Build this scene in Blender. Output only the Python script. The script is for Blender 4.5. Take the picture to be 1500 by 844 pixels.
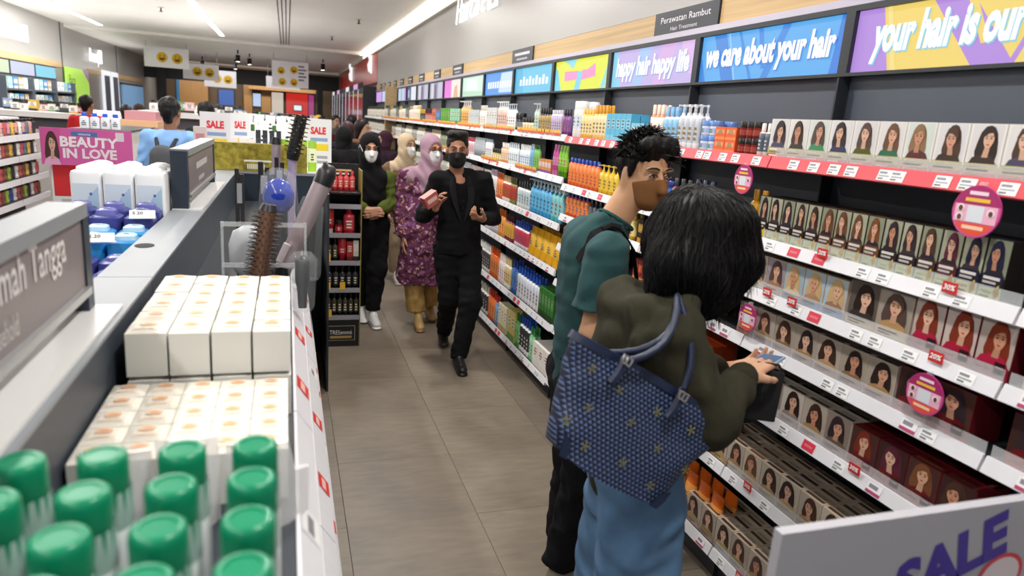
import bpy, bmesh, math, random
import numpy as np
from mathutils import Vector, Matrix, Euler

SC = bpy.context.scene
COL = SC.collection
for o in list(bpy.data.objects):
    bpy.data.objects.remove(o)

# ------------------------------------------------------------------ camera
F_PX = 1010.0
CAM_H = 1.80
def _dir(px, py):
    return Vector((px - 750.0, -(py - 422.0), -F_PX))
_Y = _dir(420, 158).normalized()                 # aisle direction seen by the camera
_Z = -_dir(453, 4600); _Z = (_Z - _Y * _Z.dot(_Y)).normalized()
_X = _Y.cross(_Z)
_R = Matrix((_X, _Y, _Z))                        # camera axes expressed in the world
cam_d = bpy.data.cameras.new('camera'); cam = bpy.data.objects.new('camera', cam_d); COL.objects.link(cam)
cam.matrix_world = Matrix.Translation((0, 0, CAM_H)) @ _R.to_4x4()
cam_d.sensor_width = 36.0; cam_d.lens = 36.0 * F_PX / 1500.0
cam_d.clip_start = 0.05; cam_d.clip_end = 200
cam_d.dof.use_dof = True; cam_d.dof.focus_distance = 3.4; cam_d.dof.aperture_fstop = 2.8
SC.camera = cam

# ------------------------------------------------------------------ world, exposure, lamps
W = bpy.data.worlds.new('store_air'); SC.world = W; W.use_nodes = True
W.node_tree.nodes['Background'].inputs[0].default_value = (0.93, 0.96, 1.0, 1)
W.node_tree.nodes['Background'].inputs[1].default_value = 0.34
SC.view_settings.view_transform = 'Standard'; SC.view_settings.look = 'None'
SC.view_settings.gamma = 1.0; SC.view_settings.use_curve_mapping = False
SC.view_settings.exposure = 0.22

def area_lamp(name, loc, sx, sy, power, col=(1, 0.97, 0.93), rot=(0, 0, 0)):
    d = bpy.data.lights.new(name, 'AREA'); d.shape = 'RECTANGLE'; d.size = sx; d.size_y = sy
    d.energy = power; d.color = col
    o = bpy.data.objects.new(name, d); COL.objects.link(o); o.location = loc; o.rotation_euler = rot
    return o
CEIL = 3.30
LIGHT_ROWS = [(-1.38, -3.0, 3.0, 70), (-1.38, 4.0, 10.0, 80), (-1.38, 11.5, 17.8, 110),
              (-3.88, 4.0, 10.0, 80), (-3.88, 11.5, 18.1, 110)]
for i, (lx, y0, y1, pw) in enumerate(LIGHT_ROWS):
    area_lamp('linear_light_lamp', (lx, (y0 + y1) / 2, CEIL - 0.03), 0.09, y1 - y0, pw)
# the aisle's own row of downlights along the hair wall (above the frame)
for yy in (0.6, 2.8, 5.0, 7.4, 10.0):
    area_lamp('aisle_downlight_lamp', (0.75, yy, CEIL - 0.02), 0.16, 0.16, 31)
# cove along the right wall
area_lamp('cove_lamp', (1.80, 9.0, CEIL - 0.10), 0.05, 20.0, 12, rot=(0, math.radians(240), 0))
area_lamp('cove_lamp', (1.80, 9.0, CEIL - 0.06), 0.05, 20.0, 9, rot=(0, math.radians(-35), 0))
area_lamp('added_uplight_lamp', (-4.2, 14.0, 2.47), 0.10, 20.0, 42, rot=(0, math.radians(150), 0))  # unseen uplight added beside the left wall to brighten the ceiling
area_lamp('far_hall_lamp', (-1.4, 24.5, 3.05), 5.0, 4.0, 110)
area_lamp('far_wall_washer_lamp', (-1.4, 28.7, 2.98), 5.5, 0.2, 70, rot=(math.radians(35), 0, 0))

# ------------------------------------------------------------------ materials
_lin = {}
def lin(h):
    if not isinstance(h, str): return h
    if h not in _lin:
        s = h.lstrip('#')
        if len(s) == 3: s = ''.join(x * 2 for x in s)
        c = [int(s[i:i + 2], 16) / 255 for i in (0, 2, 4)]
        _lin[h] = tuple(x / 12.92 if x <= 0.04045 else ((x + 0.055) / 1.055) ** 2.4 for x in c)
    return _lin[h]
MATS = {}
def mat(name, col=None, rough=0.5, metal=0.0, noise=0.0, nscale=20.0, bump=0.0, bscale=60.0, emit=0.0, alpha=1.0,
        trans=0.0, spec=0.5, vcol=False, coat=0.0, dark=False):
    if name in MATS: return MATS[name]
    m = bpy.data.materials.new(name); m.use_nodes = True
    nt = m.node_tree; N = nt.nodes; L = nt.links; b = N['Principled BSDF']
    b.inputs['Roughness'].default_value = rough; b.inputs['Metallic'].default_value = metal
    b.inputs['Specular IOR Level'].default_value = spec
    b.inputs['Coat Weight'].default_value = coat
    src = None
    if vcol:
        a = N.new('ShaderNodeAttribute'); a.attribute_name = 'Col'; src = a.outputs['Color']
    elif col is not None:
        r = N.new('ShaderNodeRGB'); r.outputs[0].default_value = (*lin(col), 1); src = r.outputs[0]
    if noise > 0:
        tc = N.new('ShaderNodeTexCoord'); n = N.new('ShaderNodeTexNoise'); n.inputs['Scale'].default_value = nscale
        n.inputs['Detail'].default_value = 5
        L.new(tc.outputs['Object'], n.inputs['Vector'])
        mr = N.new('ShaderNodeMapRange'); mr.inputs[1].default_value = 0.3; mr.inputs[2].default_value = 0.7
        mr.inputs[3].default_value = 1 - noise; mr.inputs[4].default_value = 1 + noise
        L.new(n.outputs['Fac'], mr.inputs[0])
        mx = N.new('ShaderNodeVectorMath'); mx.operation = 'SCALE'
        L.new(src, mx.inputs[0]); L.new(mr.outputs[0], mx.inputs['Scale']); src = mx.outputs[0]
    if dark: b.inputs['Base Color'].default_value = (.03, .03, .03, 1)
    else: L.new(src, b.inputs['Base Color'])
    if emit > 0:
        L.new(src, b.inputs['Emission Color']); b.inputs['Emission Strength'].default_value = emit
    if bump > 0:
        tc = N.new('ShaderNodeTexCoord'); n = N.new('ShaderNodeTexNoise'); n.inputs['Scale'].default_value = bscale
        n.inputs['Detail'].default_value = 4
        L.new(tc.outputs['Object'], n.inputs['Vector'])
        bp = N.new('ShaderNodeBump'); bp.inputs['Strength'].default_value = bump; bp.inputs['Distance'].default_value = 0.01
        L.new(n.outputs['Fac'], bp.inputs['Height']); L.new(bp.outputs[0], b.inputs['Normal'])
    if alpha < 1: b.inputs['Alpha'].default_value = alpha
    if trans > 0: b.inputs['Transmission Weight'].default_value = trans
    MATS[name] = m
    return m
PRINT = mat('printed_card', vcol=True, rough=0.45)
GLOSS = mat('glossy_plastic', vcol=True, rough=0.22)
MATTE = mat('matte_paint', vcol=True, rough=0.7)
CLOTH = mat('woven_cloth', vcol=True, rough=0.92, noise=0.06, nscale=90, bump=0.25, bscale=260, spec=0.2)
SKIN = mat('skin', vcol=True, rough=0.5, noise=0.04, nscale=40)
LIT = mat('backlit_film', vcol=True, rough=0.5, emit=0.80, dark=True)
LITW = mat('white_light_diffuser', '#fffaf0', rough=0.5, emit=6.0)
CLEAR = mat('clear_acrylic', '#eef2f4', rough=0.08, alpha=0.28)
BLISTER = mat('clear_blister', '#dfe6ea', rough=0.05, alpha=0.12, spec=0.9)
WHITE_METAL = mat('white_powder_coat', '#e9e8ea', rough=0.4, noise=0.02)
DARK_METAL = mat('charcoal_powder_coat', '#25282d', rough=0.5, noise=0.05)
GREY_PANEL = mat('slate_grey_laminate', '#4a5057', rough=0.5, noise=0.04, nscale=6)

# ------------------------------------------------------------------ mesh builder
def V3(*a): return np.array(a, float)
_text_cache = {}
def text_geo(s, bold=0.0, shear=0.0, res=2):
    k = (s, bold, shear, res)
    if k not in _text_cache:
        cu = bpy.data.curves.new('t', 'FONT'); cu.body = s; cu.resolution_u = res; cu.offset = bold; cu.shear = shear
        ob = bpy.data.objects.new('t', cu); COL.objects.link(ob)
        dg = bpy.context.evaluated_depsgraph_get()
        me = bpy.data.meshes.new_from_object(ob.evaluated_get(dg))
        v = np.array([x.co[:2] for x in me.vertices]) if len(me.vertices) else np.zeros((0, 2))
        f = [tuple(p.vertices) for p in me.polygons]
        bpy.data.meshes.remove(me); bpy.data.objects.remove(ob); bpy.data.curves.remove(cu)
        if len(v):
            v[:, 0] -= v[:, 0].min()
            v /= 0.69                                   # cap height -> 1
        _text_cache[k] = (v, f)
    return _text_cache[k]

class MB:
    """collects coloured faces; build() links them as one mesh object"""
    def __init__(s): s.v = []; s.f = []; s.c = []
    def face(s, pts, col):
        i = len(s.v); s.v.extend([tuple(map(float, p)) for p in pts]); s.f.append(tuple(range(i, i + len(pts)))); s.c.append(lin(col))
    def box(s, x0, x1, y0, y1, z0, z1, col, front=None, top=None, side=None):
        i = len(s.v)
        s.v += [(x0, y0, z0), (x1, y0, z0), (x1, y1, z0), (x0, y1, z0), (x0, y0, z1), (x1, y0, z1), (x1, y1, z1), (x0, y1, z1)]
        c = lin(col); sd = lin(side) if side else c
        for q, cc in (((0, 3, 2, 1), c), ((4, 5, 6, 7), lin(top) if top else c), ((0, 1, 5, 4), lin(front) if front else c),
                      ((1, 2, 6, 5), sd), ((2, 3, 7, 6), c), ((3, 0, 4, 7), sd)):
            s.f.append(tuple(i + k for k in q)); s.c.append(cc)
        return s
    def cbox(s, c, d, col, **k):
        return s.box(c[0] - d[0] / 2, c[0] + d[0] / 2, c[1] - d[1] / 2, c[1] + d[1] / 2, c[2] - d[2] / 2, c[2] + d[2] / 2, col, **k)
    def loft(s, rings, cols, cap0=True, cap1=True, capcol=None):
        """rings: list of equal-length point lists; cols: colour per band"""
        n = len(rings[0]); i0 = len(s.v)
        for r in rings: s.v.extend([tuple(map(float, p)) for p in r])
        for a in range(len(rings) - 1):
            c = lin(cols[a] if isinstance(cols, (list, tuple)) and isinstance(cols[0], (str, tuple)) and len(cols) > 1 else (cols if isinstance(cols, str) else cols[0]))
            for k in range(n):
                k2 = (k + 1) % n
                s.f.append((i0 + a * n + k, i0 + a * n + k2, i0 + (a + 1) * n + k2, i0 + (a + 1) * n + k)); s.c.append(c)
        c0 = cols if isinstance(cols, str) else cols[0]; c1 = cols if isinstance(cols, str) else cols[-1]
        if cap0: s.f.append(tuple(i0 + k for k in reversed(range(n)))); s.c.append(lin(c0))
        if cap1: s.f.append(tuple(i0 + (len(rings) - 1) * n + k for k in range(n))); s.c.append(lin(capcol or c1))
        return s
    def lathe(s, prof, cols, n=12, c=(0, 0, 0), sq=1.0, sx=1.0, sy=1.0):
        """prof: (r, z) list from bottom to top about the z axis; sq<1 gives a squarer section"""
        rings = []
        for r, z in prof:
            ring = []
            for k in range(n):
                a = 2 * math.pi * (k + 0.5) / n; ca, sa = math.cos(a), math.sin(a)
                ring.append((c[0] + sx * r * math.copysign(abs(ca) ** sq, ca), c[1] + sy * r * math.copysign(abs(sa) ** sq, sa), c[2] + z))
            rings.append(ring)
        return s.loft(rings, cols)
    def tube(s, path, rad, col, n=8, caps=True):
        P = [np.array(p, float) for p in path]; rings = []
        up = np.array([0, 0, 1.0])
        for i, p in enumerate(P):
            t = (P[min(i + 1, len(P) - 1)] - P[max(i - 1, 0)]); t /= (np.linalg.norm(t) + 1e-9)
            a = np.cross(t, up)
            if np.linalg.norm(a) < 1e-3: a = np.cross(t, np.array([1.0, 0, 0]))
            a /= np.linalg.norm(a); b = np.cross(a, t)
            r = rad[i] if isinstance(rad, (list, tuple)) else rad
            rings.append([p + r * (math.cos(2 * math.pi * k / n) * a + math.sin(2 * math.pi * k / n) * b) for k in range(n)])
        return s.loft(rings, col, caps, caps)
    # flat print on a frame (origin, u, v, normal)
    def rect(s, fr, a0, a1, b0, b1, col, lay=1):
        s.face([pt(fr, a0, b0, lay), pt(fr, a1, b0, lay), pt(fr, a1, b1, lay), pt(fr, a0, b1, lay)], col)
    def ppoly(s, fr, pts, col, lay=1):
        s.face([pt(fr, a, b, lay) for a, b in pts], col)
    def disc(s, fr, ca, cb, ra, rb, col, lay=1, n=12):
        s.face([pt(fr, ca + ra * math.cos(2 * math.pi * k / n), cb + rb * math.sin(2 * math.pi * k / n), lay) for k in range(n)], col)
    def text(s, txt, fr, a, b, h, col, lay=2, width=None, align='l', bold=0.0, shear=0.0, depth=0.0, res=2):
        v, f = text_geo(txt, bold, shear, res)
        if not len(v): return
        w = v[:, 0].max(); sx = h if width is None else width / w
        tw = w * sx
        a0 = a - (tw / 2 if align == 'c' else tw if align == 'r' else 0)
        i = len(s.v)
        s.v.extend([tuple(pt(fr, a0 + q[0] * sx, b + q[1] * h, lay)) for q in v])
        cc = lin(col)
        for q in f: s.f.append(tuple(i + k for k in q)); s.c.append(cc)
        if depth:
            n = np.array(fr[3]) * -depth; j = len(s.v)
            s.v.extend([tuple(np.array(s.v[i + k]) + n) for k in range(len(v))])
            from collections import Counter
            ed = Counter()
            for q in f:
                for x in range(len(q)): ed[(q[x], q[(x + 1) % len(q)])] += 1
            for (x, y), _ in list(ed.items()):
                if (y, x) not in ed:
                    s.f.append((i + y, i + x, j + x, j + y)); s.c.append(cc)
    def mesh(s, name, m, smooth=None):
        me = bpy.data.meshes.new(name); me.from_pydata(s.v, [], s.f)
        at = me.color_attributes.new('Col', 'FLOAT_COLOR', 'CORNER')
        if len(s.f):
            n = np.array([len(q) for q in s.f]); cc = np.ones((len(s.f), 4), np.float32); cc[:, :3] = np.array(s.c)
            at.data.foreach_set('color', np.repeat(cc, n, axis=0).ravel())
        if smooth is not None:
            me.polygons.foreach_set('use_smooth', [True] * len(s.f)); me.set_sharp_from_angle(angle=math.radians(smooth))
        me.materials.append(m); me.update()
        return me
    def build(s, name, m, parent=None, smooth=None, loc=None):
        return link(name, s.mesh(name, m, smooth), parent, loc)
def pt(fr, a, b, lay=1):
    o, u, v, n = fr
    return (o[0] + u[0] * a + v[0] * b + n[0] * lay * 0.0005, o[1] + u[1] * a + v[1] * b + n[1] * lay * 0.0005, o[2] + u[2] * a + v[2] * b + n[2] * lay * 0.0005)
def link(name, me, parent=None, loc=None, rz=None):
    o = bpy.data.objects.new(name, me); COL.objects.link(o)
    if parent is not None: o.parent = parent
    if loc is not None: o.location = loc
    if rz is not None: o.rotation_euler = (0, 0, rz)
    return o
def tag(o, label, cat, group=None):
    o['label'] = label; o['category'] = cat
    if group: o['group'] = group
    return o
def thing(name, label, cat, loc=(0, 0, 0), rz=0.0, group=None):
    o = link(name, None, None, loc, rz); o.empty_display_size = 0.1
    return tag(o, label, cat, group)
def struct(o): o['kind'] = 'structure'; return o
FRONT = ((0, 0, 0), (1, 0, 0), (0, 0, 1), (0, -1, 0))            # local front = -Y
RZ_W = -math.pi / 2                                                # turns a front to face -X (the aisle, from the right wall)
RZ_E = math.pi / 2                                                 # turns a front to face +X
def fr_front(y, x0=0, z0=0): return ((x0, y, z0), (1, 0, 0), (0, 0, 1), (0, -1, 0))
def rbox(b, w, d, h, r, col, z0=0.0, top=None, n=2, c=(0, 0)):
    """box with rounded vertical and top edges"""
    def ring(ins, z):
        pts = []
        for cx, cy, a0 in ((w / 2 - r, d / 2 - r, 0), (-w / 2 + r, d / 2 - r, 90), (-w / 2 + r, -d / 2 + r, 180), (w / 2 - r, -d / 2 + r, 270)):
            for k in range(n + 1):
                a = math.radians(a0 + 90 * k / n); q = max(r - ins, 0)
                pts.append((c[0] + cx + q * math.cos(a), c[1] + cy + q * math.sin(a), z))
        return pts
    b.loft([ring(r * 0.5, z0), ring(0, z0 + r * 0.5), ring(0, z0 + h - r), ring(r * 0.3, z0 + h - r * 0.3), ring(r, z0 + h)], col, capcol=top)
# ================================================================== the room
# floor tiles: real slabs with fine joints, 0.6 m wide along the aisle
FLOOR_M = mat('floor_tile_stone', '#7b7062', rough=0.42, noise=0.20, nscale=2.2, bump=0.05, bscale=40)
def floor_mat():
    m = FLOOR_M; nt = m.node_tree; N = nt.nodes; L = nt.links; b = N['Principled BSDF']
    oi = N.new('ShaderNodeObjectInfo'); mr = N.new('ShaderNodeMapRange')
    mr.inputs[3].default_value = 0.86; mr.inputs[4].default_value = 1.10
    L.new(oi.outputs['Random'], mr.inputs[0])
    src = b.inputs['Base Color'].links[0].from_socket
    sc = N.new('ShaderNodeVectorMath'); sc.operation = 'SCALE'
    L.new(src, sc.inputs[0]); L.new(mr.outputs[0], sc.inputs['Scale'])
    # long brushed streaks across the slab
    tc = N.new('ShaderNodeTexCoord'); mp = N.new('ShaderNodeMapping'); mp.inputs['Scale'].default_value = (3, 14, 1)
    n = N.new('ShaderNodeTexNoise'); n.inputs['Scale'].default_value = 2.0; n.inputs['Detail'].default_value = 6
    L.new(tc.outputs['Object'], mp.inputs[0]); L.new(mp.outputs[0], n.inputs['Vector'])
    m2 = N.new('ShaderNodeMapRange'); m2.inputs[1].default_value = .3; m2.inputs[2].default_value = .7
    m2.inputs[3].default_value = 0.88; m2.inputs[4].default_value = 1.12
    L.new(n.outputs['Fac'], m2.inputs[0])
    s2 = N.new('ShaderNodeVectorMath'); s2.operation = 'SCALE'
    L.new(sc.outputs[0], s2.inputs[0]); L.new(m2.outputs[0], s2.inputs['Scale']); L.new(s2.outputs[0], b.inputs['Base Color'])
floor_mat()
b = MB(); b.box(-5.4, 2.6, -3.5, 31, -0.12, -0.006, '#4b463f')
floor = struct(b.build('floor', mat('floor_grout', '#5a5248', rough=0.8)))
tile = MB(); rbox(tile, 0.5985, 1.1985, 0.0055, 0.001, '#887d6e', z0=-0.0055); tile_me = tile.mesh('floor_tile', FLOOR_M)
for ix in range(0, 3):
    for iy in range(0, 9):
        t = link('floor_tile', tile_me, floor, (0.842 - 0.3 + 0.6 * (ix - 0), 0.4 + 1.2 * iy + (0.6 if ix % 2 else 0.0), 0))
for iy in range(0, 9):
    t = link('floor_tile', tile_me, floor, (0.842 - 0.9, 0.4 + 1.2 * iy + 0.6, 0))
b = MB(); b.box(-5.4, -0.66, -3.5, 31, -0.006, -0.0005, '#887d6e'); b.box(-0.66, 2.6, 11.2, 31, -0.006, -0.0005, '#887d6e')
b.build('floor_surface', FLOOR_M, floor)

# ceiling with a drop at y = 18.7
CEIL_M = mat('ceiling_plaster', '#eeebe8', rough=0.85, noise=0.02, nscale=1.5)
b = MB(); b.box(-5.4, 2.6, -3.5, 18.72, CEIL, CEIL + 0.15, '#cfcbc8'); b.box(-5.4, 2.6, 18.72, 31, CEIL - 0.07, CEIL + 0.15, '#cfcbc8')
ceiling = struct(b.build('ceiling', CEIL_M))
# linear lights
DIFF = LITW
for lx, y0, y1, pw in LIGHT_ROWS:
    if y1 < 9: continue
    side = 'nearer' if y0 < 11 else 'farther'
    t = thing('linear_ceiling_light', 'long white linear ceiling light, %s one of the %s row' % (side, 'middle' if lx > -2 else 'left-hand'), 'ceiling light', (lx, (y0 + y1) / 2, CEIL), group='linear ceiling lights')
    d = (y1 - y0) / 2
    MB().box(-0.055, 0.055, -d, d, -0.012, 0.0, '#f4f2ee').build('housing', WHITE_METAL, t)
    MB().box(-0.042, 0.042, -d + .02, d - .02, -0.020, -0.012, '#ffffff').build('diffuser', DIFF, t)
# linear air slots over the gondola, sprinkler heads, grilles
t = thing('air_slot_diffuser', 'long dark linear air slot running down the middle of the ceiling', 'air vent', (-0.03, 11.5, CEIL))
for k in range(4):
    MB().box(-0.10 + 0.06 * k, -0.082 + 0.06 * k, -8, 7.1, -0.006, -0.001, "#3a3836").build('slot', MATTE, t)
for n, (x, y, c) in enumerate([(-2.0, 13.6, 'nearest the left light row'), (1.14, 12.3, 'nearest the hair wall'), (0.9, 15.5, 'beyond the first by the hair wall')]):
    t = thing('sprinkler_head', 'small dark ceiling sprinkler, ' + c, 'sprinkler', (x, y, CEIL), group='ceiling sprinklers')
    MB().lathe([(0.05, -0.012), (0.05, 0)], '#d8d4d0').build('rose', MATTE, t)
    MB().lathe([(0.028, -0.075), (0.03, -0.07), (0.012, -0.06), (0.012, -0.012)], '#3c3a39').build('head', MATTE, t)

for n, yy in enumerate((0.6, 2.8, 5.0, 7.4, 10.0)):
    t = thing('recessed_downlight', 'round recessed downlight over the hair aisle, %s from the camera' % ['nearest', 'second', 'third', 'fourth', 'farthest'][n], 'ceiling light', (.75, yy, CEIL), group='aisle downlights')
    MB().lathe([(.14, -.006), (.15, 0)], '#f0efec', n=20).build('trim_ring', WHITE_METAL, t)
# right wall: back panel, bulkhead, wood header, cove
SILVER = mat('bulkhead_satin_grey', '#a3a19e', rough=0.38, metal=0.25, noise=0.02, nscale=1.0)
b = MB(); b.box(1.96, 2.3, -1.5, 31, 0.0, 2.30, '#3b3f47'); wall_right = struct(b.build('wall_right', mat('slate_wall_panel', '#454b56', rough=0.55, noise=0.05, nscale=3)))
PANEL_ME = MB(); rbox(PANEL_ME, 0.02, 0.977, 2.05, 0.004, '#444a54'); PANEL_ME = PANEL_ME.mesh('back_panel', mat('slate_back_panel', '#4b515d', rough=0.5, noise=0.04, nscale=3))
BY = [1.135 + 0.985 * k for k in range(-2, 13)]                     # bay joints, BY[2] = 1.135
b = MB()
b.box(1.925, 2.3, -1.5, 16.2, 2.43, CEIL, '#b4b1ae')
bulk = struct(b.build('wall_right_bulkhead', SILVER))
b = MB(); b.box(1.925, 2.3, 16.25, 28, 2.50, CEIL, '#c8342e'); red_bulk = struct(b.build('wall_right_red_bulkhead', mat('red_gloss_fascia', '#cc3a33', rough=0.3)))
WOOD = mat('pale_oak_veneer', '#c8a878', rough=0.5)
def wood_nodes(m, scale=(3, 0.35, 18)):
    nt = m.node_tree; N = nt.nodes; L = nt.links; b = N['Principled BSDF']
    src = b.inputs['Base Color'].links[0].from_socket
    tc = N.new('ShaderNodeTexCoord'); mp = N.new('ShaderNodeMapping'); mp.inputs['Scale'].default_value = scale
    n = N.new('ShaderNodeTexNoise'); n.inputs['Scale'].default_value = 3; n.inputs['Detail'].default_value = 6
    L.new(tc.outputs['Object'], mp.inputs[0]); L.new(mp.outputs[0], n.inputs['Vector'])
    mr = N.new('ShaderNodeMapRange'); mr.inputs[1].default_value = .3; mr.inputs[2].default_value = .7; mr.inputs[3].default_value = .82; mr.inputs[4].default_value = 1.12
    L.new(n.outputs['Fac'], mr.inputs[0])
    sc = N.new('ShaderNodeVectorMath'); sc.operation = 'SCALE'
    L.new(src, sc.inputs[0]); L.new(mr.outputs[0], sc.inputs['Scale']); L.new(sc.outputs[0], b.inputs['Base Color'])
wood_nodes(WOOD)
b = MB(); b.box(1.915, 2.2, -1.5, 16.2, 2.312, 2.425, '#c8a878'); struct(b.build('trim_1', WOOD))
b = MB(); b.box(1.900, 2.2, -1.5, 16.2, 2.285, 2.312, '#b9b4c4'); struct(b.build('trim_2', mat('lavender_grey_trim', '#b5b0bf', rough=0.35, metal=.2)))
b = MB(); b.box(1.83, 1.875, -1.5, 27, CEIL - 0.02, CEIL - 0.004, '#fff'); struct(b.build('trim_3', LITW))
b = MB(); b.box(1.875, 1.96, -1.5, 28, CEIL - 0.16, CEIL, '#e8e2cf'); struct(b.build('trim_4', mat('cove_plaster', '#e6e0cf', rough=.8)))
# left wall
b = MB(); b.box(-5.2, -4.75, 1.0, 31, 0, CEIL, '#a9aaae'); wall_left = struct(b.build('wall_left', SILVER))
# far wall: dark portal, oak wall
b = MB(); b.box(-5.2, 2.3, 30.2, 30.4, 0, CEIL, '#5d4a35'); wall_far = struct(b.build('wall_far', mat('far_brown_wall', '#5a4630', rough=.6, noise=.1, nscale=1)))
# ================================================================== product meshes (front = -Y, origin at base centre)
_pm = {}
def jit(col, k):
    c = lin(col); return tuple(min(1, max(0, x * k)) for x in c)
def printed_lines(b, y, w, z0, z1, col, rnd, n=3, lay=2):
    fr = fr_front(y)
    h = (z1 - z0) / (n * 2)
    for i in range(n):
        ww = w * rnd.uniform(0.35, 0.8) / 2; z = z1 - h * (2 * i + 1)
        b.rect(fr, -ww, ww, z - h * .5, z + h * .5, col, lay)
def product(kind, w, h, body, cap, label, ink='#333333', d=None, seed=0):
    key = (kind, w, h, body, cap, label, ink, d, seed)
    if key in _pm: return _pm[key]
    rnd = random.Random('%s %s %s %s' % (kind, w, h, body))
    b = MB(); d = d or w * 0.7; r = w / 2; sy = d / w; smooth = 45; m = GLOSS
    if kind in ('bottle', 'pump', 'slim'):
        sh = 0.74 if kind != 'slim' else 0.82
        prof = [(r * .9, 0), (r, .02 * h), (r, .14 * h), (r, .3 * h), (r, .55 * h), (r * .97, sh * h - .05 * h), (r * .62, sh * h), (r * .42, sh * h + .02 * h)]
        cols = [body, body, label, label, label, body, body, body]
        if kind == 'pump':
            prof += [(r * .42, sh * h + .02 * h), (r * .42, sh * h + .07 * h), (r * .2, sh * h + .075 * h), (r * .2, .93 * h), (r * .36, .94 * h), (r * .36, h)]
            cols += [cap] * 6
        else:
            prof += [(r * .55, sh * h + .02 * h), (r * .55, h * .98), (r * .45, h)]; cols += [cap] * 3
        b.lathe(prof, cols, n=10, sq=.75, sy=sy)
        if kind == 'pump': b.box(-.18 * r, .18 * r, -r * 1.25, 0, .955 * h, .99 * h, cap)
        printed_lines(b, -d / 2 * 1.005, w * .7, .18 * h, .52 * h, ink, rnd)
    elif kind == 'tube':
        b.lathe([(r * .72, 0), (r * .76, .02 * h), (r * .76, .17 * h), (r * .8, .18 * h), (r, .34 * h), (r, .6 * h)], [cap, cap, body, body, label], n=10, sy=sy)
        b.loft([[(r * math.cos(a), sy * r * math.sin(a), .6 * h) for a in [2 * math.pi * (k + .5) / 10 for k in range(10)]],
                [(r * 1.08 * math.cos(a), .06 * r * math.sin(a), h) for a in [2 * math.pi * (k + .5) / 10 for k in range(10)]]], body)
        printed_lines(b, -d / 2 * 1.01, w * .6, .36 * h, .58 * h, ink, rnd, 2)
    elif kind == 'box':
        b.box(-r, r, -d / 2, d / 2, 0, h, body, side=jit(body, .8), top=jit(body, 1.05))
        fr = fr_front(-d / 2)
        b.rect(fr, -r, r, .0, .22 * h, cap, 1); b.rect(fr, -r * .8, r * .8, .45 * h, .8 * h, label, 1)
        printed_lines(b, -d / 2, w * .7, .45 * h, .8 * h, ink, rnd, 3, 2); m = PRINT; smooth = None
    elif kind == 'jar':
        b.lathe([(r * .92, 0), (r, .05 * h), (r, .18 * h), (r, .5 * h), (r, .62 * h), (r * .93, .64 * h), (r * 1.02, .66 * h), (r * 1.02, .95 * h), (r * .95, h)],
                [body, body, label, body, body, cap, cap, cap], n=12, sy=1)
        printed_lines(b, -r * 1.005, w * .5, .2 * h, .48 * h, ink, rnd, 2)
    elif kind == 'pouch':
        n = 10
        def ring(z, ty, k=1.0): return [(r * k * math.copysign(abs(math.cos(a)) ** .5, math.cos(a)), ty * math.sin(a), z) for a in [2 * math.pi * (q + .5) / n for q in range(n)]]
        b.loft([ring(0, d * .5), ring(.3 * h, d * .45), ring(.75 * h, d * .22), ring(h, .002)], [body, label, body])
        printed_lines(b, -d * .42, w * .6, .35 * h, .6 * h, ink, rnd, 3, 8)
    elif kind == 'can':
        b.lathe([(r * .95, 0), (r, .02 * h), (r, .25 * h), (r, .6 * h), (r, .74 * h), (r * .9, .77 * h), (r * .92, .78 * h), (r * .9, .98 * h), (r * .8, h)],
                [body, body, label, body, body, cap, cap, cap], n=12)
        printed_lines(b, -r * 1.005, w * .5, .3 * h, .58 * h, ink, rnd, 3)
    me = b.mesh(kind, m, smooth)
    _pm[key] = me
    return me
KIND_NAME = {'bottle': 'shampoo_bottle', 'pump': 'pump_bottle', 'slim': 'slim_bottle', 'tube': 'cream_tube', 'box': 'carton', 'jar': 'cream_jar', 'pouch': 'refill_pouch', 'can': 'spray_can'}
KIND_CAT = {'bottle': 'bottle', 'pump': 'bottle', 'slim': 'bottle', 'tube': 'tube', 'box': 'box', 'jar': 'jar', 'pouch': 'pouch', 'can': 'can'}

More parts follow.
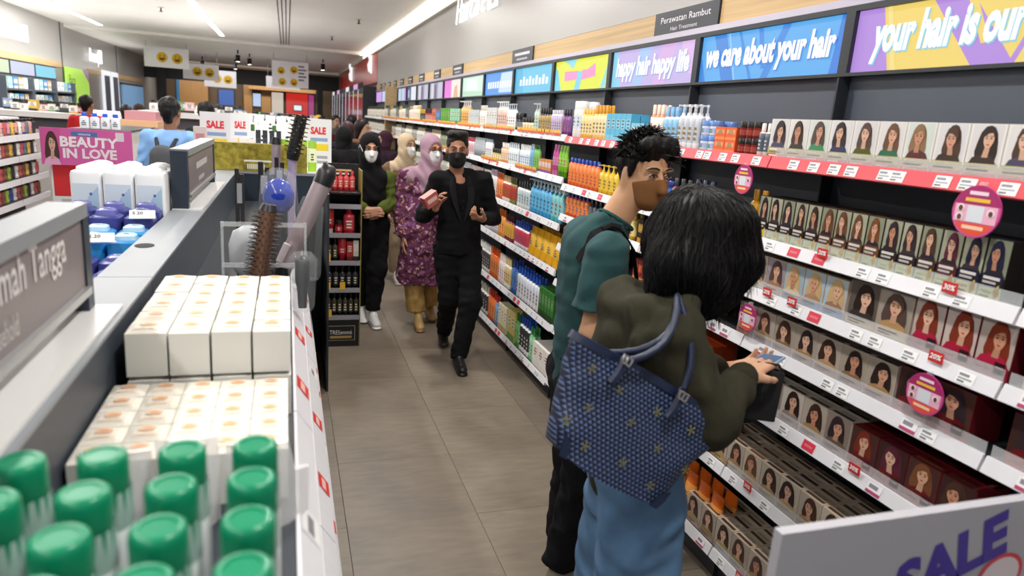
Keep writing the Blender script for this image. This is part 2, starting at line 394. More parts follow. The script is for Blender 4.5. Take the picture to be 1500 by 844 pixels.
def portrait(b, fr, x, z, w, h, hair, skin, bg, top, seed, lay=1):
    """a printed head-and-shoulders picture of a generic model"""
    rn = random.Random(seed)
    P = lambda a, c: (x + a * w, z + c * h)
    fx = .5 + rn.uniform(-.06, .06); fy = .62 + rn.uniform(-.03, .03); tl = rn.uniform(-.05, .05)
    sgn = 1 if rn.random() < .5 else -1
    b.rect(fr, x, x + w, z, z + h, bg, lay)
    wd = rn.uniform(.30, .37)
    hl = [(fx - wd * .95, .10), (fx - wd * 1.12, .32), (fx - wd * .95, .6), (fx - wd * .78, .8), (fx - wd * .4, .95), (fx + .02, .985), (fx + wd * .45, .94),
          (fx + wd * .8, .79), (fx + wd * .98, .58), (fx + wd * 1.1, .3), (fx + wd * 1.0, .08), (fx, .02)]
    b.ppoly(fr, [P(min(max(a, .01), .99), c) for a, c in hl], hair, lay + 1)
    b.ppoly(fr, [P(.04, 0), P(.96, 0), P(.86, .16), P(fx + .13, .25), P(fx, .19), P(fx - .13, .25), P(.14, .16)], top, lay + 2)
    b.ppoly(fr, [P(fx - .1, .17), P(fx + .1, .17), P(fx + .085 + tl, .45), P(fx - .085 + tl, .45)], jit(skin, .82), lay + 3)
    fc = [(0, .2), (.13, .16), (.175, .04), (.165, -.08), (.1, -.2), (0, -.255), (-.1, -.2), (-.165, -.08), (-.175, .04), (-.13, .16)]
    b.ppoly(fr, [P(fx + tl + a, fy + c) for a, c in reversed(fc)], skin, lay + 4)
    # fringe sweeps over the forehead to one side
    b.ppoly(fr, [P(fx + tl + sgn * a, fy + c) for a, c in [(-.2, -.12), (-.155, .06), (-.02, .14), (.1, .155), (.17, .03), (.2, -.1), (.24, .08), (.15, .28), (-.02, .33), (-.19, .25), (-.26, .06)]][::(-1 if sgn > 0 else 1)], hair, lay + 5)
    for s in (-1, 1):
        ex = fx + tl + s * .075
        b.ppoly(fr, [P(ex - .045, fy + .01), P(ex, fy - .012), P(ex + .045, fy + .01), P(ex, fy + .03)], '#2a1c18', lay + 5)
        b.ppoly(fr, [P(ex - .05, fy + .055), P(ex + .05, fy + .055), P(ex + .04, fy + .075), P(ex - .04, fy + .075)], jit(hair, .7), lay + 5)
    b.ppoly(fr, [P(fx + tl - .022, fy - .085), P(fx + tl + .022, fy - .085), P(fx + tl + .008, fy + .0), P(fx + tl - .008, fy + .0)], jit(skin, .86), lay + 5)
    b.ppoly(fr, [P(fx + tl - .065, fy - .145), P(fx + tl, fy - .175), P(fx + tl + .065, fy - .145), P(fx + tl, fy - .125)], '#b4474a', lay + 5)
def dye_box(style, w, h, d, hair, skin, bg, top, band, seed):
    key = ('dye', style, w, h, d, hair, bg, top, band, seed)
    if key in _pm: return _pm[key]
    body = MB(); shell = {'white': '#e4e0db', 'dark': '#2c2522', 'pale': '#cdbfb2', 'red': '#6d1620', 'beige': '#c9b7a2'}[style]
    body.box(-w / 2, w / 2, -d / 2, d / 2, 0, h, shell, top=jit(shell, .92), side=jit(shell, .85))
    # printed top flap
    tf = ((0, -d / 2, h), (1, 0, 0), (0, 1, 0), (0, 0, 1))
    body.rect(tf, -w * .42, w * .42, d * .15, d * .4, jit(hair, 1.2), 1); body.rect(tf, -w * .3, w * .3, d * .55, d * .8, jit(shell, .6), 1)
    p = MB(); fr = fr_front(-d / 2); a0 = -w / 2 + .0015; ww = w - .003
    if style == 'white':
        portrait(p, fr, a0 + .06 * ww, .26 * h, .88 * ww, .72 * h, hair, skin, bg, top, seed)
        p.rect(fr, a0, a0 + ww, .1 * h, .27 * h, band, 7); p.rect(fr, a0, a0 + ww, 0.02 * h, .1 * h, '#b0525a', 7)
        p.rect(fr, a0 + .1 * ww, a0 + .55 * ww, .2 * h, .235 * h, '#f3efe2', 8); p.rect(fr, a0 + .1 * ww, a0 + .75 * ww, .13 * h, .165 * h, '#7d7a48', 8)
        p.rect(fr, a0 + .1 * ww, a0 + .6 * ww, .04 * h, .075 * h, '#efe0dc', 8)
    elif style == 'dark':
        portrait(p, fr, a0, .38 * h, ww, .61 * h, hair, skin, bg, top, seed)
        p.rect(fr, a0, a0 + ww, .2 * h, .42 * h, jit(hair, .8), 7); p.rect(fr, a0 + .1 * ww, a0 + .85 * ww, .33 * h, .38 * h, '#d9d4cf', 8)
        p.rect(fr, a0 + .1 * ww, a0 + .7 * ww, .26 * h, .3 * h, '#bdb6b0', 8)
        p.rect(fr, a0, a0 + ww, .0 * h, .2 * h, band, 7)
        p.ppoly(fr, [(a0 + ww * .72, .02 * h), (a0 + ww * .95, .10 * h), (a0 + ww * .86, .27 * h), (a0 + ww * .65, .16 * h)], '#e0b423', 8)
        p.rect(fr, a0 + .08 * ww, a0 + .6 * ww, .1 * h, .15 * h, '#ece7c8', 8); p.rect(fr, a0 + .08 * ww, a0 + .5 * ww, .03 * h, .06 * h, '#566b1c', 8)
    elif style == 'red':
        portrait(p, fr, a0, .22 * h, ww, .77 * h, hair, skin, bg, top, seed)
        p.rect(fr, a0, a0 + ww, .0, .24 * h, band, 7)
        p.rect(fr, a0 + .08 * ww, a0 + .5 * ww, .13 * h, .17 * h, '#e8c9c9', 8); p.rect(fr, a0 + .6 * ww, a0 + .9 * ww, .1 * h, .3 * h, '#2b1418', 8)
        p.rect(fr, a0 + .64 * ww, a0 + .86 * ww, .2 * h, .23 * h, '#b99', 9) if False else None
        p.rect(fr, a0 + .64 * ww, a0 + .86 * ww, .2 * h, .23 * h, '#bb9999', 9)
    else:
        portrait(p, fr, a0, .2 * h, ww, .79 * h, hair, skin, bg, top, seed)
        p.rect(fr, a0, a0 + ww, .05 * h, .21 * h, band, 7); p.rect(fr, a0, a0 + ww, 0, .05 * h, jit(band, .5), 7)
        p.rect(fr, a0 + .1 * ww, a0 + .7 * ww, .14 * h, .175 * h, '#4d3526', 8); p.rect(fr, a0 + .1 * ww, a0 + .5 * ww, .08 * h, .11 * h, '#6e5544', 8)
    r = (body.mesh('hair_dye_box', PRINT), p.mesh('front_print', mat('coated_print', vcol=True, rough=.35)))
    _pm[key] = r
    return r

# ================================================================== shelving bays on the right wall
SHX = 1.94; SHD = 0.29
SIGN = ['yellow and purple lightbox', 'blue lettered lightbox', 'pink lettered lightbox', 'yellow and pink lightbox', 'pale cyan lightbox', 'deep blue lightbox',
        'pale green lightbox', 'pink and white lightbox', 'first grey picture lightbox', 'second grey picture lightbox', 'white twin lightbox', 'last lightbox by the oak post']
SHORT = ['yellow-purple sign', 'blue hair sign', 'pink hair sign', 'yellow-pink sign', 'cyan sign', 'deep blue sign', 'pale green sign', 'pink-white sign', 'first grey sign', 'second grey sign', 'white twin sign', 'sign by oak post']
ORD = ['top', 'second', 'third', 'fourth', 'fifth', 'sixth', 'bottom']
Z_NEAR = [1.705, 1.412, 1.222, 1.030, .795, .480, .115]
Z_FAR = [1.712, 1.447, 1.150, .850, .470, .088]
RAIL_W = mat('white_price_rail', '#e6e5ea', rough=0.3, noise=.02)
RAIL_R = mat('red_price_rail', '#e0535c', rough=0.28)
def rail_mesh(w):
    b = MB(); prof = [(-SHD, 0.0), (-SHD - .006, .004), (-SHD + .008, .045), (-SHD + .014, .045), (-SHD + .014, .0)]
    for i in range(len(prof)):
        (y0, z0), (y1, z1) = prof[i], prof[(i + 1) % len(prof)]
        b.face([(-w / 2, y0, z0), (w / 2, y0, z0), (w / 2, y1, z1), (-w / 2, y1, z1)], '#ffffff')
    b.face([(-w / 2, y, z) for y, z in prof], '#ffffff'); b.face([(w / 2, y, z) for y, z in reversed(prof)], '#ffffff')
    return b
RAIL_ME = rail_mesh(.977)
RAIL_MEW = RAIL_ME.mesh('price_rail', RAIL_W); RAIL_MER = RAIL_ME.mesh('price_rail', RAIL_R)
BOARD_ME = MB().box(-.487, .487, -SHD + .014, -.001, .022, .040, '#2a2d33').mesh('shelf', DARK_METAL)
BOARD_MEW = MB().box(-.487, .487, -SHD + .014, -.001, .022, .040, '#2a2d33').mesh('shelf', WHITE_METAL)
RF = ((0, -SHD - .0065, .004), (1, 0, 0), (0, .32, .947), (0, -.947, .32))       # tag frame lying on the sloped rail
def tag_mesh(kind, txt=None):
    b = MB()
    if kind == 'white':
        b.rect(RF, -.024, .024, .004, .036, '#f6f6f4', 2); b.rect(RF, -.02, .008, .024, .031, '#8a8a90', 3); b.rect(RF, -.02, .018, .015, .02, '#a6a6ac', 3); b.rect(RF, -.02, .0, .007, .012, '#77777d', 3)
    elif kind == 'promo':
        b.rect(RF, -.026, .026, .004, .036, '#f4eef2', 2); b.rect(RF, -.026, .026, .004, .013, '#b7476f', 3); b.rect(RF, -.02, .012, .02, .032, '#8c8c95', 3)
    elif kind == 'red':
        b.rect(RF, -.027, .027, .006, .038, '#d8344a', 2); b.rect(RF, -.018, .018, .018, .026, '#e5707e', 3)
    elif kind == 'pct':
        b.box(-.022, .022, -SHD - .004, -SHD - .002, .034, .064, '#d8322f')
        fr = ((0, -SHD - .004, .036), (1, 0, 0), (0, 0, 1), (0, -1, 0))
        b.text(txt + '%', fr, 0, .007, .014, '#ffffff', 2, align='c', bold=.03, shear=.2)
    elif kind == 'yellow':
        b.box(-.02, .02, -SHD - .004, -SHD - .002, .036, .068, '#f0b93a', front='#f0b93a')
        fr = ((0, -SHD - .004, .036), (1, 0, 0), (0, 0, 1), (0, -1, 0)); b.rect(fr, -.02, .02, .0, .014, '#e2574a', 1)
    return b.mesh('price_tag', PRINT)
TAGS = {'white': tag_mesh('white'), 'promo': tag_mesh('promo'), 'red': tag_mesh('red'), '20': tag_mesh('pct', '20'), '30': tag_mesh('pct', '30'), '50': tag_mesh('pct', '50'), 'yellow': tag_mesh('yellow')}
RISER_ME = MB().box(-.485, .485, -SHD + .016, -SHD + .018, .04, .075, '#ffffff').mesh('clear_riser', CLEAR)
UPR_ME = MB().box(-.004, .004, -.05, .0, .0, 2.04, '#1c1e22').box(-.003, .003, -SHD + .03, -.05, .0, .09, '#1c1e22').mesh('upright', DARK_METAL)
KICK_ME = MB().box(-.487, .487, -SHD + .05, -.02, 0.0, .085, '#17181b').mesh('kick_plate', DARK_METAL)
def bay_y(k): return (BY[k + 2] + BY[k + 3]) / 2                     # bay 0 is the yellow/purple one
BAY = {}
def make_bay(k, zs):
    yc = bay_y(k); r = random.Random(k + 11)
    nm = SIGN[k] if k >= 0 else None
    t = thing('shelving_bay', ('wall shelving bay with price rails under the ' + nm) if nm else 'dark wall shelving bay nearest the camera, at the right picture edge', 'shelving', (SHX, yc, 0), RZ_W, 'wall shelving bays')
    link('back_panel', PANEL_ME, t, (0, .012, 0), math.pi / 2)
    link('upright', UPR_ME, t, (-.4915, 0, 0)); link('kick_plate', KICK_ME, t)
    for i, z in enumerate(zs):
        s = link('shelf', BOARD_ME, t, (0, 0, z))
        red = (i == 0 and k <= 2)
        link('price_rail', RAIL_MER if red else RAIL_MEW, s)
        n = r.randint(6, 9)
        for q in range(n):
            x = -.44 + .88 * (q + r.uniform(.1, .9)) / n
            link('price_tag', TAGS['white' if red or r.random() < .72 else ('promo' if r.random() < .6 else 'red')], s, (x, 0, 0))
        if k <= 0:
            if i in (1, 2, 4, 5, 6):
                for q in range(r.randint(2, 4)): link('price_tag', TAGS[r.choice(['20', '20', '30'])], s, (r.uniform(-.45, .45), 0, 0))
            link('clear_riser', RISER_ME, s)
        elif i <= 1 and k >= 3:
            for q in range(18 if i == 0 else 10): link('price_tag', TAGS['yellow' if k >= 3 else '20'], s, (-.46 + .05 * q + r.uniform(-.008, .008), 0, 0))
    BAY[k] = t
    return t
for k in range(-1, 12):
    make_bay(k, Z_NEAR if k <= 2 else Z_FAR)

FAR_ITEMS = []
INKS = ['#6a6a78', '#a8584c', '#4f6f98', '#8a7a50', '#5c8a68']
def run(k, i, items, rows=2, start=-.475, end=.475):
    """items far -> near along one shelf of bay k: (kind, w, h, body, cap, label, desc, n[, d[, stack]])"""
    zs = Z_NEAR if k <= 2 else Z_FAR
    z = zs[i] + .040; yc = bay_y(k)
    tot = sum(it[7] * (it[1] + .003) for it in items) + .006 * (len(items) - 1)
    room = end - start; sc = room / tot if tot > room or tot > .8 * room else 1.0
    x = start
    avail = ((zs[i - 1] if i else 9) - z) - .008
    for it in items:
        kind, w, h, body, cap, label, desc, n = it[:8]
        d = it[8] if len(it) > 8 and it[8] else None; stack = it[9] if len(it) > 9 else 1
        w2 = w * min(sc, 1.15) if sc < 1 else w; pit = (w + .003) * sc
        h = min(h, avail / stack)
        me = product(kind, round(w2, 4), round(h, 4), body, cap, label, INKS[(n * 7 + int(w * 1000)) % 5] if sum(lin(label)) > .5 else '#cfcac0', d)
        dd = d or (w2 * .7 if kind != 'jar' and kind != 'can' else w2)
        lab = '%s on %s shelf under the %s' % (desc, ORD[i] if i < len(zs) - 1 else 'bottom', SHORT[k])
        grp = '%s, bay %s' % (desc, SHORT[k])
        nrow = rows if (k <= 3 and z < 1.3) or (i == 0 and k <= 2) else 1
        for q in range(n):
            xx = x + pit * (q + .5)
            for rr in range(nrow):
                yy = -SHD + .026 + dd / 2 + rr * (dd + .006)
                if yy + dd / 2 > -.002: break
                for s in range(stack):
                    if k >= 6:
                        FAR_ITEMS.append((me, (SHX + yy, yc - xx, z + s * h))); continue
                    o = link(KIND_NAME[kind] if kind != 'bottle' else ('shampoo_bottle' if i < 2 else 'mid_shelf_bottle' if i < 4 else 'low_shelf_bottle'), me, None, (SHX + yy, yc - xx, z + s * h), RZ_W)  # bottle name follows the shelf row only, not the contents
                    tag(o, lab, KIND_CAT[kind], lab)
        x += pit * n + .006 * min(sc, 1)
# ---- top shelf, near to far
run(1, 0, [('bottle', .05, .19, '#e98f5e', '#f0d9c8', '#f7ede4', 'peach shampoo bottle', 3), ('bottle', .052, .18, '#eef1f4', '#7fb2dc', '#8fc1e4', 'white bottle with blue label', 3),
           ('pump', .055, .19, '#ececf0', '#f6f6f8', '#c4c8d0', 'white pump bottle with grey label', 4), ('jar', .075, .062, '#dfe6f2', '#5d86c9', '#aebfe0', 'blue-lidded tub', 2, None, 2),
           ('box', .09, .05, '#e8602c', '#f08a4c', '#f39b62', 'orange carton', 2, .09, 2), ('jar', .05, .062, '#7a2420', '#241a1a', '#a8483c', 'dark red jar with black lid', 3, None, 2),
           ('bottle', .042, .12, '#d9c8b8', '#e8e4e0', '#5a6676', 'pale bottle with slate base', 3)])
run(2, 0, [('can', .07, .215, '#f2f0f0', '#f6f6f6', '#dfe7f2', 'large white canister with red print', 2), ('slim', .042, .17, '#eab94c', '#f3c66a', '#f7dfa0', 'yellow slim bottle', 4),
           ('bottle', .045, .19, '#f0c877', '#d99a2b', '#f6e3b4', 'amber-capped cream bottle', 4), ('box', .06, .145, '#5bb6d9', '#7cc8e4', '#8fd3ea', 'sky blue carton', 5, .05), ('box', .05, .10, '#8cc5de', '#c35b7e', '#cfe6ef', 'small pale blue carton', 3, .05)])
run(3, 0, [('jar', .06, .10, '#f0ead9', '#1f1d1d', '#e8dcb0', 'cream jar with black lid', 4), ('pump', .045, .2, '#9fb0a4', '#e8e8e8', '#c5d2c8', 'sage pump bottle', 2), ('bottle', .042, .17, '#1e2023', '#15161a', '#b89a5c', 'black bottle with gold label', 5),
           ('slim', .035, .155, '#e9e6ee', '#d8d4e0', '#c9b9d8', 'slim lilac-white bottle', 5), ('bottle', .04, .16, '#6d3d78', '#2e1f38', '#8c5a99', 'purple bottle', 3)])
run(4, 0, [('box', .075, .17, '#d9dcdc', '#c2c6c8', '#eceeee', 'pale grey carton', 4, .05), ('pump', .05, .22, '#f0e2dc', '#f5f5f5', '#e3c2b4', 'blush pump bottle', 5), ('pump', .05, .2, '#e8ebee', '#cfd6dd', '#f3f5f7', 'white pump bottle', 4), ('jar', .06, .13, '#2b2b30', '#19191c', '#8a8a92', 'black jar', 2)])
run(5, 0, [('pump', .075, .235, '#e5a04e', '#f2f2f0', '#f0b568', 'amber pump bottle', 4), ('box', .06, .15, '#cdd2d2', '#e9e9e6', '#dfe2e0', 'light grey carton', 6, .05), ('bottle', .05, .19, '#efece6', '#d9cfc0', '#f7f4ee', 'ivory bottle', 4)])
run(6, 0, [('box', .1, .165, '#5cae3c', '#4b9a30', '#7cc25c', 'bright green carton', 4, .06), ('box', .1, .16, '#9fdcb4', '#3a7a6e', '#bfe8cd', 'mint carton with teal band', 4, .06)])
run(7, 0, [('jar', .09, .16, '#c2414a', '#3a1a20', '#e0a49a', 'red jar with black lid', 5), ('box', .07, .08, '#e0704c', '#c65a3a', '#f0a184', 'coral carton', 3, .06, 2), ('box', .08, .14, '#4a86c4', '#e0704c', '#7aa9d8', 'blue carton', 3, .06)])
run(8, 0, [('bottle', .07, .2, '#e5c9cb', '#f0dcdc', '#f3e5e4', 'pale pink bottle', 4), ('bottle', .07, .2, '#ead9b4', '#d9bf86', '#f3e9cf', 'beige bottle', 4), ('jar', .08, .15, '#2f3a34', '#c4a13c', '#4c5c50', 'dark green jar with gold lid', 4)])
for k in (9, 10, 11):
    run(k, 0, [('bottle', .08, .21, '#d8d6cc', '#3c4a44', '#eceae0', 'off-white bottle with dark cap', 5), ('box', .09, .17, '#6f7f78', '#c8c0a0', '#a9b5aa', 'grey-green carton', 3, .06), ('bottle', .07, .19, '#e4d8b8', '#b9a468', '#f2ead2', 'straw coloured bottle', 3)], rows=1)
# ---- second shelf
run(1, 1, [('jar', .08, .07, '#2d4fa8', '#1f3b8c', '#5a7ad0', 'royal blue tub', 3, None, 2), ('bottle', .05, .16, '#b03040', '#2a2a2e', '#7ea04a', 'red and green bottle', 3), ('bottle', .05, .17, '#2a3f78', '#1c2440', '#4a64a8', 'navy bottle', 3),
           ('box', .04, .10, '#201c18', '#c79a2c', '#3a3228', 'black carton with gold base', 5, .04), ('bottle', .045, .17, '#c08a1e', '#b07a18', '#e0ab3a', 'golden bottle', 2)])
run(2, 1, [('slim', .05, .17, '#e0622c', '#2a4fae', '#ef8a4a', 'orange bottle with blue cap', 8), ('pump', .055, .16, '#e3b425', '#f0cf52', '#edc84a', 'yellow pump bottle', 4), ('jar', .07, .08, '#3a5fb8', '#22408e', '#7f9ad8', 'blue tub', 3)])
run(3, 1, [('bottle', .042, .17, '#eef0f2', '#f4f4f4', '#dfe9f4', 'white conditioner bottle', 5), ('slim', .035, .18, '#3f8fc0', '#d0e4f0', '#7fb9dc', 'teal slim bottle', 2), ('slim', .035, .18, '#4f9a3c', '#3c7a2e', '#82c065', 'leaf green bottle', 3),
           ('box', .055, .09, '#d98a4a', '#7d4aa0', '#f0e4ea', 'orange and purple carton', 4, .05), ('tube', .045, .2, '#c04a96', '#d872b0', '#da86bc', 'magenta tube', 2), ('tube', .045, .2, '#7dbf2e', '#4f8a1c', '#a8d866', 'lime green tube', 3)])
run(4, 1, [('slim', .04, .17, '#d7dde0', '#9ab', '#f0f2f4', 'frosted slim bottle', 5) if False else ('slim', .04, .17, '#d7dde0', '#99aabb', '#f0f2f4', 'frosted slim bottle', 5), ('jar', .06, .1, '#d8c27a', '#1d1c1a', '#efe3b4', 'yellow jar with black lid', 4), ('bottle', .045, .16, '#e8894a', '#f4efe6', '#f4d2b8', 'orange and cream bottle', 4), ('bottle', .045, .17, '#f2f2f0', '#c9d4dd', '#e3ebf1', 'milky bottle', 5)])
run(5, 1, [('bottle', .055, .2, '#3f8fb8', '#d9683a', '#e09a6a', 'blue bottle with orange band', 4), ('bottle', .05, .16, '#f0e9ea', '#c0394c', '#e8b9c0', 'white bottle with red cap', 5), ('tube', .05, .17, '#aab4b8', '#8a9498', '#ccd4d8', 'grey tube', 6)])
run(6, 1, [('bottle', .06, .18, '#5f6a52', '#2d332a', '#9aa588', 'olive bottle', 5), ('bottle', .06, .18, '#e6e2da', '#b49a70', '#f4f0e8', 'cream bottle', 6), ('box', .07, .12, '#b8543c', '#e0c090', '#d88a70', 'brick red carton', 2, .06)])
for k in (7, 8, 9, 10):
    run(k, 1, [('bottle', .075, .19, '#7c7c78', '#2a2a2c', '#c0beb8', 'grey bottle with black cap', 5), ('bottle', .08, .18, '#dcd8ca', '#a89c80', '#efece0', 'bone coloured bottle', 6)], rows=1)
# ---- third shelf and below
run(1, 2, [('box', .05, .12, '#1d1a18', '#c78a24', '#d8a23c', 'black and gold carton', 9, .05), ('jar', .07, .09, '#1c1a1a', '#8a5a1c', '#b98433', 'black jar with amber label', 4)])
run(2, 2, [('slim', .05, .16, '#d85a28', '#27469c', '#ef8a4a', 'orange bottle with navy cap', 6), ('bottle', .05, .16, '#3a3f4a', '#20242c', '#6a7080', 'charcoal bottle', 7), ('bottle', .05, .15, '#c8a030', '#e8cc60', '#f0dc8c', 'mustard bottle', 3)])
run(3, 2, [('bottle', .05, .19, '#f0f0ea', '#2c3438', '#c9d8dc', 'white bottle with dark cap', 5), ('pump', .06, .24, '#3a9ad0', '#cfe4ee', '#6ab8e0', 'bright blue pump bottle', 6), ('pump', .06, .24, '#4fb0b8', '#d8ecec', '#8accd0', 'aqua pump bottle', 3)])
run(4, 2, [('bottle', .055, .2, '#eceae4', '#f6f6f2', '#d8dcdc', 'white shampoo bottle', 4), ('bottle', .05, .22, '#d9d2da', '#c8b8c4', '#efe8ee', 'rosy grey bottle', 4), ('bottle', .06, .21, '#e2702a', '#cf5f20', '#ee9050', 'vivid orange bottle', 3), ('bottle', .05, .2, '#f0e8dc', '#c8a878', '#c05040', 'cream bottle with red label', 4), ('bottle', .05, .2, '#7a8a4a', '#584a20', '#b04a3a', 'olive and red bottle', 3)])
run(5, 2, [('bottle', .06, .21, '#dcdce0', '#b8c0c8', '#f0f0f2', 'silver-white bottle', 7), ('bottle', .06, .2, '#c9a0a4', '#e0c4c4', '#ead8d8', 'dusty pink bottle', 7)])
run(1, 3, [('box', .05, .11, '#8a2a28', '#c08030', '#d8622e', 'crimson carton', 8, .05), ('box', .06, .12, '#c2501c', '#7a1c14', '#e08030', 'rust orange carton', 4, .05)])
run(2, 3, [('slim', .045, .15, '#7a2c24', '#3a1c18', '#a86048', 'maroon bottle', 10), ('box', .06, .11, '#d8b040', '#6a4a14', '#ecd27c', 'honey coloured carton', 4, .05)])
run(3, 3, [('bottle', .05, .19, '#eeeef0', '#2a4ca8', '#d04a5c', 'white bottle with blue cap and red label', 6), ('pouch', .12, .2, '#e0a41c', '#e0a41c', '#efbe4a', 'golden yellow refill pouch', 5, .07)])
run(4, 3, [('bottle', .045, .2, '#e9e0e2', '#c8c4cc', '#e0b8bc', 'pale pink-labelled bottle', 6), ('bottle', .05, .2, '#b8b4cc', '#9a94b4', '#d8d4e4', 'lavender bottle', 4), ('bottle', .055, .22, '#e08a2c', '#c87018', '#f0aa5a', 'tangerine bottle', 3), ('bottle', .05, .2, '#8a2c3c', '#4a1c28', '#d8a84a', 'wine red bottle', 4)])
run(5, 3, [('bottle', .055, .2, '#e4dcd8', '#b8a8a0', '#c89890', 'off-white bottle with rose label', 8), ('bottle', .06, .2, '#ccc8c8', '#8a8a90', '#e8e4e4', 'light grey bottle', 6)])
run(1, 4, [('box', .06, .12, '#c84a1c', '#8a2a14', '#e0702c', 'flame orange carton', 12, .06)]); run(2, 4, [('bottle', .05, .17, '#3f6a38', '#223a20', '#6f9a58', 'forest green bottle', 9), ('bottle', .06, .17, '#20241f', '#b08a30', '#4a4f40', 'black bottle with gold cap', 6)])
run(3, 4, [('bottle', .055, .26, '#2f64b8', '#1f4490', '#5c8cd4', 'cobalt bottle', 2), ('bottle', .055, .24, '#f0f0ee', '#2450b0', '#dce4ee', 'white bottle with cobalt cap', 8), ('box', .05, .2, '#3a7a34', '#1c3a1a', '#6aa858', 'green carton', 5, .05)])
run(4, 4, [('bottle', .06, .24, '#eeede8', '#f4f4f0', '#55555a', 'white bottle with black label', 6), ('bottle', .065, .25, '#e5641e', '#cf5212', '#f08a4c', 'big orange bottle', 4), ('bottle', .055, .24, '#e8cfd0', '#f2e6e6', '#f4e4e4', 'blush bottle', 3), ('bottle', .05, .24, '#f0ece0', '#d9c28c', '#dcc890', 'ivory and gold bottle', 3)])
run(5, 4, [('bottle', .065, .23, '#e8e6e0', '#d0ccc4', '#8a8a88', 'chalk white bottle', 7), ('bottle', .065, .22, '#9a9a96', '#5a5a5c', '#c8c8c4', 'ash grey bottle', 6)])
run(1, 5, [('pouch', .08, .16, '#d8641c', '#d8641c', '#f0a04a', 'orange pouch', 5, .05), ('bottle', .06, .16, '#c8a028', '#80401c', '#e8c860', 'ochre bottle', 7)])
run(2, 5, [('bottle', .06, .22, '#1f3a2c', '#14201a', '#3f5a48', 'dark green bottle', 9), ('bottle', .06, .2, '#18201e', '#c0a030', '#3a4440', 'black bottle', 5)])
run(3, 5, [('box', .10, .24, '#d8c878', '#6a9a3c', '#eee4b4', 'yellow-green carton', 2, .09), ('bottle', .05, .26, '#4a9a48', '#2a6a2c', '#80c07c', 'green bottle', 2), ('bottle', .06, .27, '#f0f0ee', '#2450b0', '#3a3a40', 'white bottle with blue cap', 4), ('bottle', .05, .25, '#7fc88a', '#3f8a4c', '#b0e0b8', 'mint green bottle', 2), ('box', .12, .17, '#f0ebe4', '#e6dfd6', '#f5f1ea', 'plain white carton', 3, .16)])
run(4, 5, [('bottle', .07, .25, '#f0eee8', '#e0dcd0', '#44444a', 'white bottle with dark print', 5), ('bottle', .065, .26, '#e4601c', '#d8382c', '#ee8a4c', 'orange bottle with red cap', 3), ('bottle', .055, .25, '#5a86b8', '#d03a3a', '#8cb0d4', 'steel blue bottle', 2), ('box', .07, .22, '#e8e0c0', '#b8a060', '#f4eed8', 'cream carton', 3, .08)])
run(5, 5, [('bottle', .07, .24, '#e6e4dc', '#c0bcb0', '#70706c', 'pearl white bottle', 12)])
for k in (6, 7, 8):
    for i in (2, 3, 4, 5):
        run(k, i, [('bottle', .08, .2, '#8f9088', '#3a3a3a', '#d0cec4', 'mid grey bottle with dark cap', 5), ('bottle', .08, .2, '#d8d4c8', '#6a8a60', '#ecead8', 'pale bottle with green cap', 6)], rows=1)

run(1, 6, [('bottle', .065, .22, '#3a6a3c', '#c8a030', '#6a9a58', 'green bottle with yellow cap', 7), ('pouch', .08, .2, '#d8641c', '#d8641c', '#f0a04a', 'large orange pouch', 4, .06)])
run(2, 6, [('box', .12, .17, '#ece6de', '#e6dfd6', '#f5f1ea', 'white carton', 4, .16), ('bottle', .06, .24, '#1c2a26', '#101614', '#3f5a48', 'near-black bottle', 7)])
# ---- hair dye boxes in the nearest bays
SK = ['#d9a98c', '#cf9c80', '#e0b59a', '#c89072', '#dcb094']
def dye_run(k, i, style, pitch, h, hairs, bgs, tops, bands, y_start, n, desc, d=.055, rows=2, cat='box'):
    zs = Z_NEAR; z = zs[i] + .041
    for q in range(n):
        hair = hairs[q % len(hairs)]
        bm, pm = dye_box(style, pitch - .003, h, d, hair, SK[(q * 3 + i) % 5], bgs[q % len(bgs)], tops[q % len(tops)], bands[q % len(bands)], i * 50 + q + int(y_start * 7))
        for rr in range(rows):
            xx = SHX - SHD + .022 + d / 2 + rr * (d + .003)
            hn = HN.get(hair, 'brown'); place = ''
            lab = '%s, %s hair, %s from far end, %s shelf%s' % (desc, hn, DORD[q], ORD[i], '' if k == 0 else ' at picture edge')
            if rr: lab = '%s behind the front row, %s shelf%s' % (desc, ORD[i], '' if k == 0 else ' at picture edge')
            o = tag(link('hair_dye_box', bm, None, (xx, y_start - pitch * (q + .5), z), RZ_W), lab, cat, '%s on %s shelf' % (desc, ORD[i]))
            if rr == 0: link('front_print', pm, o)
DORD = ['first', 'second', 'third', 'fourth', 'fifth', 'sixth', 'seventh', 'eighth', 'ninth', 'tenth', 'eleventh', 'twelfth', 'thirteenth', 'fourteenth', 'fifteenth', 'sixteenth']
HN = {'#2a1c18': 'black', '#3d2a22': 'dark brown', '#4a3226': 'brown', '#6a4630': 'chestnut', '#7a4a2c': 'auburn', '#c9a97a': 'blonde', '#5c2436': 'burgundy', '#22243c': 'blue-black', '#7c2f1c': 'copper red', '#33262a': 'black-brown', '#53403a': 'ash brown', '#8a6a4a': 'light brown'}
dye_run(0, 0, 'white', .0985, .135, ['#33262a', '#3d2a22', '#53403a', '#33262a', '#53403a', '#6a4630', '#8a6a4a', '#4a3226', '#2a1c18', '#4a3226'], ['#d8d4d4', '#dcd8d6', '#cfd8d0', '#d8d6d8'], ['#4a4660', '#3f3a36', '#3f8a62', '#3a3a5c', '#55561e', '#2f6a4c', '#5a2a34', '#3c2c22', '#3a2c28'], ['#b7ac78', '#b3a86e'], 2.165, 10, 'white hair dye box')
